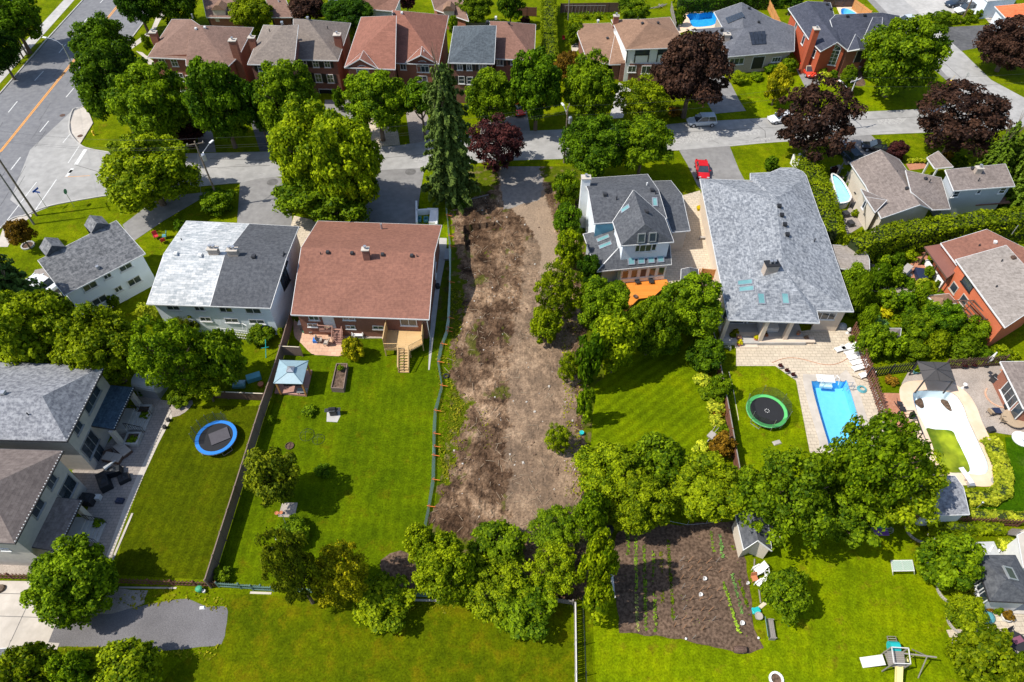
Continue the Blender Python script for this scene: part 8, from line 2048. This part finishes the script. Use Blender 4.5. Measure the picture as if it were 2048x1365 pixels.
for x, y, mm, lb in ((765,540, 'fabric_black', 'black crate at the end of the oval pool'),(700,600, 'dark_metal', 'dark tank beside the hedge corner'),(735,670, 'dark_metal', 'dark sheet metal box at the hedge corner')): simple('storage_crate', lb, 'crate', x, y, lambda q: (q.box((0,0,0),(.7,.8,.6), .3), q.box((0,0,.6),(.75,.85,.05), .3)), mm)
for x, y, mm, lb in ((690,280, 'leaf_mid', 'yellow green bush at the pool top'),(720,330, 'leaf_green', 'dark pot shrub along the taupe wall, upper'),(745,360, 'leaf_mid', 'climbing shrub along the taupe wall'),(775,580, 'leaf_bright', 'lime bush below the gable windows'),(625,262, 'leaf_wine', 'pinkish shrub at the pool head')): shrub((x - 26, y - 26, x + 26, y + 26), lb, mm)
for x, y, lb in ((700,330, 'first'),(712,355, 'second'),(725,378, 'third'),(738,400, 'fourth')): pot(x, y, .2, 'white_plastic', lb + ' small pot in the line beside the oval pool from the top', 'leaf_green')
# brick path garden things
sheet('path', [(1215,870),(1320,860),(1300,950),(1290,1050),(1240,1075),(1200,1070),(1160,1000),(1190,940)], .06, 'paver_red'); sheet('path', [(870,1125),(1050,1120),(1230,1125),(1220,1165),(1050,1165),(900,1160)], .05, 'gravel_pale')
e = TH_('covered_table', 'garden table under a dark blue cover on the brick path', 'table', 1250,1050, ang(1225,990,1255,1080)); q = MB(); q.box((0,0,0),(2.0,1.2,.72), 0, tx=.97, ty=.95); q.build('cover', 'sign_blue', e, bevel=.04); e.children[0].data.materials[0] = MATS['fabric_navy']; MATS['fabric_navy'].node_tree.nodes['Principled BSDF'].inputs['Roughness'].default_value = .5
o = P(1165,1010,0); e = thing('swing_seat', o, 'long striped swing seat canopy beside the brick path', 'swing seat'); q = MB(); q.bar(P(1135,1010,1.2), P(1185,960,1.2), .8,.08); q.build('canopy', 'stone_grey', e, o); q = MB(); q.bar(P(1135,1040,.4), P(1185,990,.4), .5,.08); q.build('seat', 'pale_cloth', e, o)
for x, y in ((1135,1040),(1190,985)): q = MB(); p = P(x, y); q.bar(p, p + V_((0,0,1.2)), .06,.06); q.build('post', 'dark_metal', e, o)
rk = [(900,965),(925,975),(950,985),(1110,965),(1195,915),(1110,1110),(1090,1195),(1100,1215),(1115,1235),(1180,1040),(1130,1030),(1205,1140),(1100,1000),(880,960)]
for k, (x, y) in enumerate(rk): simple('garden_rock', 'pale rounded rock edging the garden beds', 'rock', x, y, lambda q: q.lathe((0,0,0), [(.28 + .05 * (k % 3), 0),(.25,.18),(.1,.3),(0,.32)], 7), 'stone_grey', 'rock', rz=k)['group'] = 'pale rocks edging the garden beds'
o = P(1370,1000,0); e = thing('terrace_wall', o, 'pale stone terrace wall in front of the brown awning', 'wall'); q = MB(); q.bar(P(1295,935,.3), P(1360,1020,.3), .5,.6); q.bar(P(1360,1020,.3), P(1420,1120,.3), .5,.6); q.build('wall', 'stucco_white', e, o)
for x, y, lb in ((1335,925, 'uppermost'),(1360,975, 'middle'),(1400,1030, 'lowest')): chair(x + 15, y, 2.2, 'fabric_black', lb + ' black terrace armchair under the brown awning', 'armchair', .9)
simple('steps_wall', 'cream low wall of the bungalow driveway corner seen above the hedge', 'wall', 345,235, lambda q: q.box((0,0,0),(1.2,2.0,1.6), .2), 'stucco_white', 'wall')
F('B4'); sheet('path', [(1150,215),(1290,205),(1310,245),(1180,262)], .02, 'paver_red')
for k, x in enumerate((1170,1200,1230,1262,1290)): shrub((x - 18,172 + (k % 2) * 4, x + 18,205), 'pale flowering clump edging the taupe house entrance', 'leaf_hosta', group='pale flowering clumps at the taupe house entrance')
# back stairs of the orange house
F('C4'); e = TH_('iron_stairs', 'dark outdoor stair with brown treads against the orange wall', 'stairs', 1560,210); q = MB(); a, b = P(1500,110,1.6), P(1590,200,.2)
for k in range(9): p = a.lerp(b, k / 8); q.bar(p + V_((-.6,-.1,0)), p + V_((.6,.1,0)), .25,.05)
q.build('tread', 'wood_red', e, e.location)
# ---- vegetable plot
F('D3')
tw = [(1055,655,1080,615),(1105,660,1125,600),(1210,668,1240,615),(1160,668,1170,655),(1060,705,1070,680),(1108,710,1118,680),(1165,715,1172,705),(1212,715,1238,690),(1268,660,1280,650),(1060,762,1068,735),(1115,765,1125,755),(1160,768,1163,740),(1068,815,1072,775),(1118,820,1122,795),(1172,828,1190,790),(1215,820,1225,800),(1070,880,1080,860),(1115,885,1128,848),(1170,885,1182,860),(1225,880,1235,865),(1075,940,1083,908),(1125,945,1120,935),(1180,948,1190,930),(1225,950,1245,912),(1022,1000,1035,975),(1070,1000,1090,965),(1120,1010,1125,998),(1190,1005,1195,995),(1245,1005,1255,980),(1022,1040,1020,1010),(1075,1050,1085,1045),(1185,1060,1188,1015),(1130,1110,1140,1100),(1285,720,1300,705),(1275,830,1285,815),(1290,890,1300,880)]
mat('stick', (.36,.19,.10),(.28,.15,.08), 4)
for k, (x0, y0, x1, y1) in enumerate(tw):
    a = P(x0, y0,0); b = P(x1, y1,0); v = (b - a); v = V_((v.x * .6, v.y * .15,0)); e = thing('garden_stake', a, 'thin leaning wooden stake in the bare soil of the vegetable plot', 'garden stake', group='leaning stakes in the vegetable plot'); q = MB(); q.tube([(0,0,0),(v.x, v.y, .95)], .028,5); q.build('stick', 'stick' if k % 4 else 'wood_grey', e)
def bucket(x, y, label, r=.17): simple('bucket', label, 'bucket', x, y, lambda q: q.lathe((0,0,0), [(r * .8,0),(r, .32),(r * .85,.32),(r * .7,.04),(0,.04)], 14), 'white_plastic')
bucket(1200,762, 'white bucket in the upper middle of the vegetable plot'); bucket(1176,855, 'white bucket just below the other among the stakes'); bucket(1419,1022, 'white bucket at the lower right of the vegetable plot', .19); bucket(1425,1189, 'white bucket beside the dark barrel at the plot tip', .16); bucket(1452,788, 'white pail near the red plastic chair', .13)
for x, y, lb in ((1515,1108, 'first white garden lamp at the plot edge'),(1090,1112, 'small white bag at the lower plot edge')): simple('garden_marker', lb, 'marker', x, y, lambda q: q.lathe((0,0,0), [(.08,0),(.1,.2),(.03,.25),(0,.3)], 8), 'white_plastic')
simple('rain_barrel', 'dark brown barrel lying at the tip of the vegetable plot', 'barrel', 1402,1180, lambda q: (q.tube([(-.5,0,.3),(-.2,0,.33),(.2,0,.33),(.5,0,.3)], [.26,.32,.32,.26], 12)), 'wood_brown', 'barrel')
simple('dark_compost_bin', 'round black compost bin in the shade above the plot', 'bin', 640,480, lambda q: q.lathe((0,0,0), [(.35,0),(.4,.6),(.3,.75),(0,.8)], 14), 'mat_black'); simple('white_sheet', 'long pale sheet of plastic at the left plot edge', 'plastic sheet', 665,800, lambda q: q.box((0,0,0),(.35,2.1,.06), -.05, tx=.8, ty=.8), 'pale_cloth', 'sheet')
line('fence_curb', [(662,620),(680,860)], .12,.06, 'wood_brown')
def adirondack(x, y, rz, label): 
    e = TH_('garden_chair', label, 'chair', x, y, rz); q = MB(); q.mbox(MT_((0,0,.35)) @ Matrix.Rotation(.25,4, 'Y'), .6,.6,.05); q.build('seat', 'white_plastic', e); q = MB()
    for k in range(5): q.mbox(MT_((-.3,-.26 + k * .13,.3)) @ Matrix.Rotation(-.5,4, 'Y'), .04,.11,.85)
    q.build('backrest', 'white_plastic', e)
    for s in (-.34,.34): q = MB(); q.bar((-.35, s, .55),(.4, s, .55), .12,.04); q.bar((.35, s, 0),(.35, s, .55), .06,.06); q.bar((-.4, s, 0),(.3, s, .4), .06,.08); q.build('side_frame', 'white_plastic', e)
adirondack(1510,715,3.6, 'upper white slatted garden chair at the plot edge'); adirondack(1525,800,3.7, 'lower white slatted garden chair at the plot edge')
simple('white_ladder', 'short white ladder standing behind the upper garden chair', 'ladder', 1555,735, lambda q: (q.bar((-.15,.5,.7),(-.05,-.5,.05), .06,.06), q.bar((.25,.5,.7),(.35,-.5,.05), .06,.06), [q.bar((-.13 + k * .025,.4 - k * .23,.63 - k * .15),(.27 + k * .025,.4 - k * .23,.63 - k * .15), .05,.05) for k in range(4)]), 'white_plastic', 'ladder')
e = TH_('plastic_chair', 'salmon red plastic chair beside the white slatted chair', 'chair', 1488,765,-1.4); q = MB(); q.box((0,0,.4),(.5,.55,.06)); q.build('seat', 'terracotta', e, bevel=.02); q = MB(); q.mbox(MT_((-.25,0,.44)) @ Matrix.Rotation(-.25,4, 'Y'), .05,.55,.45); q.build('backrest', 'terracotta', e)
for sx in (-.2,.2):
    for sy in (-.22,.22): q = MB(); q.bar((sx, sy, 0),(sx, sy, .4), .05,.05); q.build('leg', 'terracotta', e)
line('path_edging', [(1495,640),(1490,720)], .12,.1, 'wood_grey'); line('path_edging', [(1520,820),(1530,900)], .12,.1, 'wood_grey')
pot(1512,985,.32, 'stone_grey', 'grey round tub with soil at the right edge of the vegetable plot'); simple('garden_cart', 'small green and blue garden cart at the plot edge', 'cart', 1500,950, lambda q: (q.box((0,0,.15),(.5,.4,.3), .3, tx=1.1, ty=1.1), q.tube([(-.2,-.25,.14),(-.2,.25,.14)], .14,8)), 'teal')
simple('broken_slabs', 'pale broken paving slab on the grass beside the plot', 'stone', 1545,910, lambda q: q.box((0,0,0),(1.0,.3,.1), .6), 'cap_cream')
e = TH_('garden_bench', 'weathered mossy garden bench facing the vegetable plot', 'bench', 1585,1062, ang(1560,1020,1575,1120)); q = MB(); q.box((0,0,.42),(1.6,.5,.06)); q.build('seat', 'wood_grey', e); q = MB(); q.mbox(MT_((0,-.3,.45)) @ Matrix.Rotation(.45,4, 'X'), 1.6,.05,.6); q.build('backrest', 'wood_green', e)
for s in (-.75,.75): q = MB(); q.box((s, 0,0),(.08,.5,.42)); q.bar((s, -.2,.62),(s, .3,.62), .08,.05); q.build('side_frame', 'wood_grey', e)
o = P(1120,440,0); e = thing('wire_fence', o, 'thin slack wire fence along the top of the vegetable plot', 'fence'); pts = [(800,408),(960,412),(1100,440),(1210,432),(1300,415)]
for z in (.4,.8): q = MB(); q.tube([P(x, y, z) for x, y in pts], .012,4); q.build('wire', 'pale_metal', e, o)
for x, y in pts: q = MB(); p = P(x, y); q.tube([p, p + V_((0,0,.9))], .025,5); q.build('stake', 'pale_metal', e, o)
# ---- lawn right: goal, play set
F('D4')
C = [P(745,650,0), P(870,648,0), P(885,712,0), P(762,715,0)]; o = (C[0] + C[2]) / 2; e = thing('football_goal', o, 'small white framed football goal lying open on the bright lawn', 'goal'); up = V_((0,0,1.0)); q = MB()
T1, T2 = P(757,712,1.0), P(883,710,1.0)
for a, b in ((P(757,735,0), T1),(T1, T2),(T2, P(883,732,0)),(T1, C[0]),(T2, C[1]),(C[0], C[1]),(C[0], P(757,735,0)),(C[1], P(883,732,0))): q.tube([a, b], .035,6)
q.build('frame', 'white_plastic', e, o); q = MB(); q.poly([T1, T2, C[1], C[0]]); q.poly([T1, C[0], P(757,735,0)]); q.poly([T2, P(883,732,0), C[1]]); q.build('net', 'net_pale', e, o); q = MB(); q.tube([(T1 + T2) / 2,(C[0] + C[1]) / 2], .02,5); q.build('brace', 'white_plastic', e, o)
o = P(770,1240,0); e = thing('play_set', o, 'wooden play tower with two slides, teal barrel and swing beam', 'play set'); zt = 1.4
Q = [P(722,1178, zt), P(820,1184, zt), P(832,1275, zt), P(735,1272, zt)]
for p in Q: q = MB(); q.box((p.x, p.y, 0),(.09,.09,2.3)); q.build('post', 'wood_grey', e, o)
q = MB(); q.prism([p.xy for p in Q], zt - .08, zt); q.build('platform', 'wood_grey', e, o)
q = MB()
for a, b in zip(Q, Q[1:] + Q[:1]): q.bar(a + V_((0,0,.88)), b + V_((0,0,.88)), .07,.07)
q.build('top_frame', 'pale_cloth', e, o)
a = (Q[2] + Q[3]) / 2 + V_((.1,0,0)); b = P(783,1480,.15); q = MB(); q.bar(a, b, .55,.04); 
for s in (-.27,.27): q.bar(a + V_((s, 0,.08)), b + V_((s, 0,.08)), .05,.16)
q.build('yellow_slide', 'plastic_yellow', e, o); a = P(705,1232,.85); b = P(570,1250,.1); q = MB(); q.bar(a, b, .8,.05); q.build('grey_slide', 'pale_cloth', e, o)
q = MB(); q.box(P(715,1240,0) + V_((0,0,.75)),(.6,1.1,.07)); q.build('side_platform', 'wood_grey', e, o)
q = MB(); q.tube([P(733,1155,1.2), P(790,1158,1.2)], .42,16); q.build('barrel', 'teal', e, o)
q = MB(); a0, a1 = P(722,1095,.5), P(735,1145,1.1); b0, b1 = P(772,1097,.5), P(785,1147,1.1); q.bar(a0, a1,.06,.06); q.bar(b0, b1,.06,.06)
for k in range(5): q.bar(a0.lerp(a1, k / 4), b0.lerp(b1, k / 4), .05,.05)
q.build('ladder', 'wood_grey', e, o)
a = P(820,1195,2.0); b = P(1012,1218,2.0); q = MB(); q.tube([a, b], .07,8); q.build('swing_beam', 'wood_grey', e, o); t = a.lerp(b, .72)
for dx, dy in ((-.25,-1.1),(.1,1.1)): q = MB(); q.tube([t, V_((t.x + dx, t.y + dy, 0))], .05,6); q.build('swing_leg', 'wood_grey', e, o)
for k in (.3,): p = a.lerp(b, k); q = MB(); q.tube([p + V_((-.2,0,0)), p + V_((-.2,0,-1.5))], .012,4); q.tube([p + V_((.2,0,0)), p + V_((.2,0,-1.5))], .012,4); q.box(p + V_((0,0,-1.55)),(.5,.25,.05)); q.build('swing_seat', 'plastic_yellow', e, o)
F('D4'); ringthing(70,1348,.5, 'white round stone ring on the lawn at the bottom edge', 'stucco_white'); 
e = TH_('toy_playhouse', 'low purple and green toy play table in the tree shade', 'toy', 655,480); q = MB(); q.box((0,0,.3),(1.9,1.1,.12)); q.box((0,0,0),(1.5,.8,.3)); q.build('table', 'plastic_purple', e, bevel=.03); q = MB(); q.mbox(MT_((.3,.3,.42)) @ Matrix.Rotation(.3,4, 'Y'), .9,.35,.3); q.build('slide', 'plastic_green', e); simple('blue_ball', 'bright blue ball at the tree shade edge', 'ball', 566,492, lambda q: q.lathe((0,0,0), [(0,0),(.18,.08),(.25,.25),(.18,.42),(0,.5)], 12), 'plastic_blue')
simple('wire_basket', 'tangle of white wire frames beside the toy play table', 'wire frame', 722,480, lambda q: [q.tube([(.45 * math.cos(t) , .35 * math.sin(t) * math.cos(k), .35 + .35 * math.sin(t) * math.sin(k)) for t in [j * .42 for j in range(16)]], .015,4) for k in (0,.7,1.5,2.3)], 'pale_metal', 'wire')
for x, y, r, a, lb in ((915,470,1.3,(2.6,5.6), 'curved grey stone edging below the dark red fence'),(1015,690,.8,(2.4,4.2), 'short stone edging under the round tree'),(1100,830,1.2,(2.2,4.9), 'pale curved stone edging beside the lime bed'),(1155,1010,1.1,(2.6,4.9), 'stone edging below the low leafy tree')): ringthing(x, y, r, lb, 'stone_grey', h=.2, arc=a)
line('path_edging', [(960,500),(1010,468),(1380,470)], .15,.08, 'stone_grey')
sheet('patio', [(1070,1058),(1140,1052),(1190,1060),(1230,1030),(1290,890),(1700,900),(1700,1200),(1480,1190),(1350,1060),(1180,1120),(1110,1150)], .02, 'paver_pale'); sheet('patio', [(1480,480),(1700,420),(1700,700),(1560,690),(1500,600)], .02, 'concrete')
o = P(1390,925,0); e = thing('patio_step', o, 'low pale step along the front of the pavilion', 'step'); q = MB(); q.prism([P(1285,895,0).xy, P(1650,905,0).xy, P(1650,975,0).xy, P(1290,955,0).xy], 0,.18); q.build('slab', 'concrete', e, o)
o = P(1290,585,0); e = thing('access_ramp', o, 'pale ramp with white sloping rails behind the pavilion', 'ramp'); q = MB(); q.bar(P(1225,590,.3), P(1370,585,.5), 1.5,.1); q.build('ramp', 'sign_back', e, o)
for x in (1235,1315,1370): q = MB(); q.bar(P(x, 605,.35), P(x + 30,560,.7), .16,.12); q.build('rail', 'white_plastic', e, o)
pot(1305,945,.26, 'white_plastic', 'small white pot with red soil by the pavilion corner', 'leaf_bronze'); pot(1405,992,.42, 'white_plastic', 'largest white round pot on the lower right patio', 'leaf_bronze'); simple('teal_cover', 'teal covered lump at the lower patio edge', 'cover', 1308,985, lambda q: q.lathe((0,0,0), [(.6,0),(.55,.3),(.3,.5),(0,.55)], 12), 'bin_teal'); simple('white_birdbath', 'small white birdbath beside the pale slabs', 'birdbath', 1195,1055, lambda q: q.lathe((0,0,0), [(.2,0),(.08,.1),(.08,.5),(.35,.6),(.36,.68),(0,.6)], 14), 'stucco_white')
simple('wall_flower_basket', 'red flower basket hanging at the pavilion side', 'plant pot', 1228,800, lambda q: q.lathe((0,0,.5), [(.1,0),(.25,.2),(.2,.4),(0,.45)], 9), 'fabric_red')
simple('blue_tub', 'dark blue tub at the left wall of the pavilion', 'tub', 1228,735, lambda q: q.lathe((0,0,0), [(.25,0),(.32,.4),(.25,.4),(0,.3)], 12), 'fabric_navy')
e = TH_('patio_table', 'dark oval table with pink cloth on the lower right patio', 'table', 1460,1140); q = MB(); q.lathe((0,0,.68), [(.8,0),(.8,.05),(0,.06)], 20); q.build('top', 'fabric_black', e); q = MB(); q.lathe((0,0,0), [(.3,0),(.06,.06),(.06,.68)], 10); q.build('leg', 'dark_metal', e); q = MB(); q.box((.05,.1,.75),(.9,.5,.02), .3); q.build('cloth', 'leaf_flower', e)
chair(1435,1090,-1.2, 'fabric_black', 'black patio chair above the dark oval table', z=0); chair(1475,1185,1.5, 'stone_grey', 'brown patio chair below the dark oval table'); chair(1505,1120,3.1, 'stone_grey', 'grey patio chair right of the dark oval table')
simple('garden_lamp', 'thin garden lamp with white globe on the shaded lawn', 'garden lamp', 1240,352, lambda q: (q.tube([(0,0,0),(.1,.1,1.2)], .03,5), q.lathe((.1,.1,1.2), [(0,0),(.1,.06),(.1,.14),(0,.2)], 10)), 'pale_metal', 'lamp')
simple('concrete_slab', 'small concrete slab beside the dark grey shed', 'slab', 60,490, lambda q: q.box((0,0,0),(.8,1.6,.08), .1), 'concrete', 'slab'); simple('wooden_gate', 'leaning weathered wooden gate at the right end of the red fence', 'gate', 1435,480, lambda q: q.mbox(Matrix.Rotation(.5,4, 'X') @ Matrix.Rotation(.6,4, 'Z'), .9,.08,1.3), 'wood_grey', 'gate')
# ---- behind the tan roof
F('A3'); simple('vegetable_trellis', 'long rough trellis of branches behind the tan roof', 'trellis', 660,110, lambda q: ([q.bar((-4 + k * .7,0,0),(-4 + k * .7 + .2,0,1.7), .06,.06) for k in range(12)], q.bar((-4,0,1.6),(4,0,1.6), .08,.08)), 'wood_grey', 'frame')
simple('branch_pile', 'pile of bare poles near the back fence', 'branch pile', 1230,60, lambda q: [q.bar((-2 + k * .3,-1 + .2 * (k % 3), .1 + .05 * k),(2 - k * .2,1 - .3 * (k % 4), .3), .07,.07) for k in range(10)], 'wood_grey', 'poles')
simple('bird_feeder_post', 'bare grey post in the back garden shade', 'post', 530,160, lambda q: q.tube([(0,0,0),(0,0,6)], .1,6), 'wood_grey', 'post'); simple('pink_chair', 'small pink chair on the grass left of the tan roof', 'chair', 495,320, lambda q: (q.box((0,0,.35),(.5,.5,.06)), q.box((0,.22,.4),(.5,.06,.5))), 'fabric_red', 'seat')
sheet('path', [(555,360),(620,320),(640,340),(600,400),(560,400)], .02, 'concrete'); scatter([(480,90),(940,80),(860,150),(640,170),(520,160)], 20, 'ground_cover', 'mixed green beds behind the tan roof', 'leaf_mid', .18,.4)
e = TH_('patio_furniture', 'white bench at the porch under the tan roof', 'bench', 1015,600); q = MB(); q.box((0,0,.4),(1.6,.5,.06)); q.build('seat', 'white_plastic', e); q = MB(); q.box((0,.25,.45),(1.6,.05,.45)); q.build('backrest', 'white_plastic', e)
for s in (-.7,.7): q = MB(); q.box((s, 0,0),(.06,.45,.4)); q.build('leg', 'white_plastic', e)
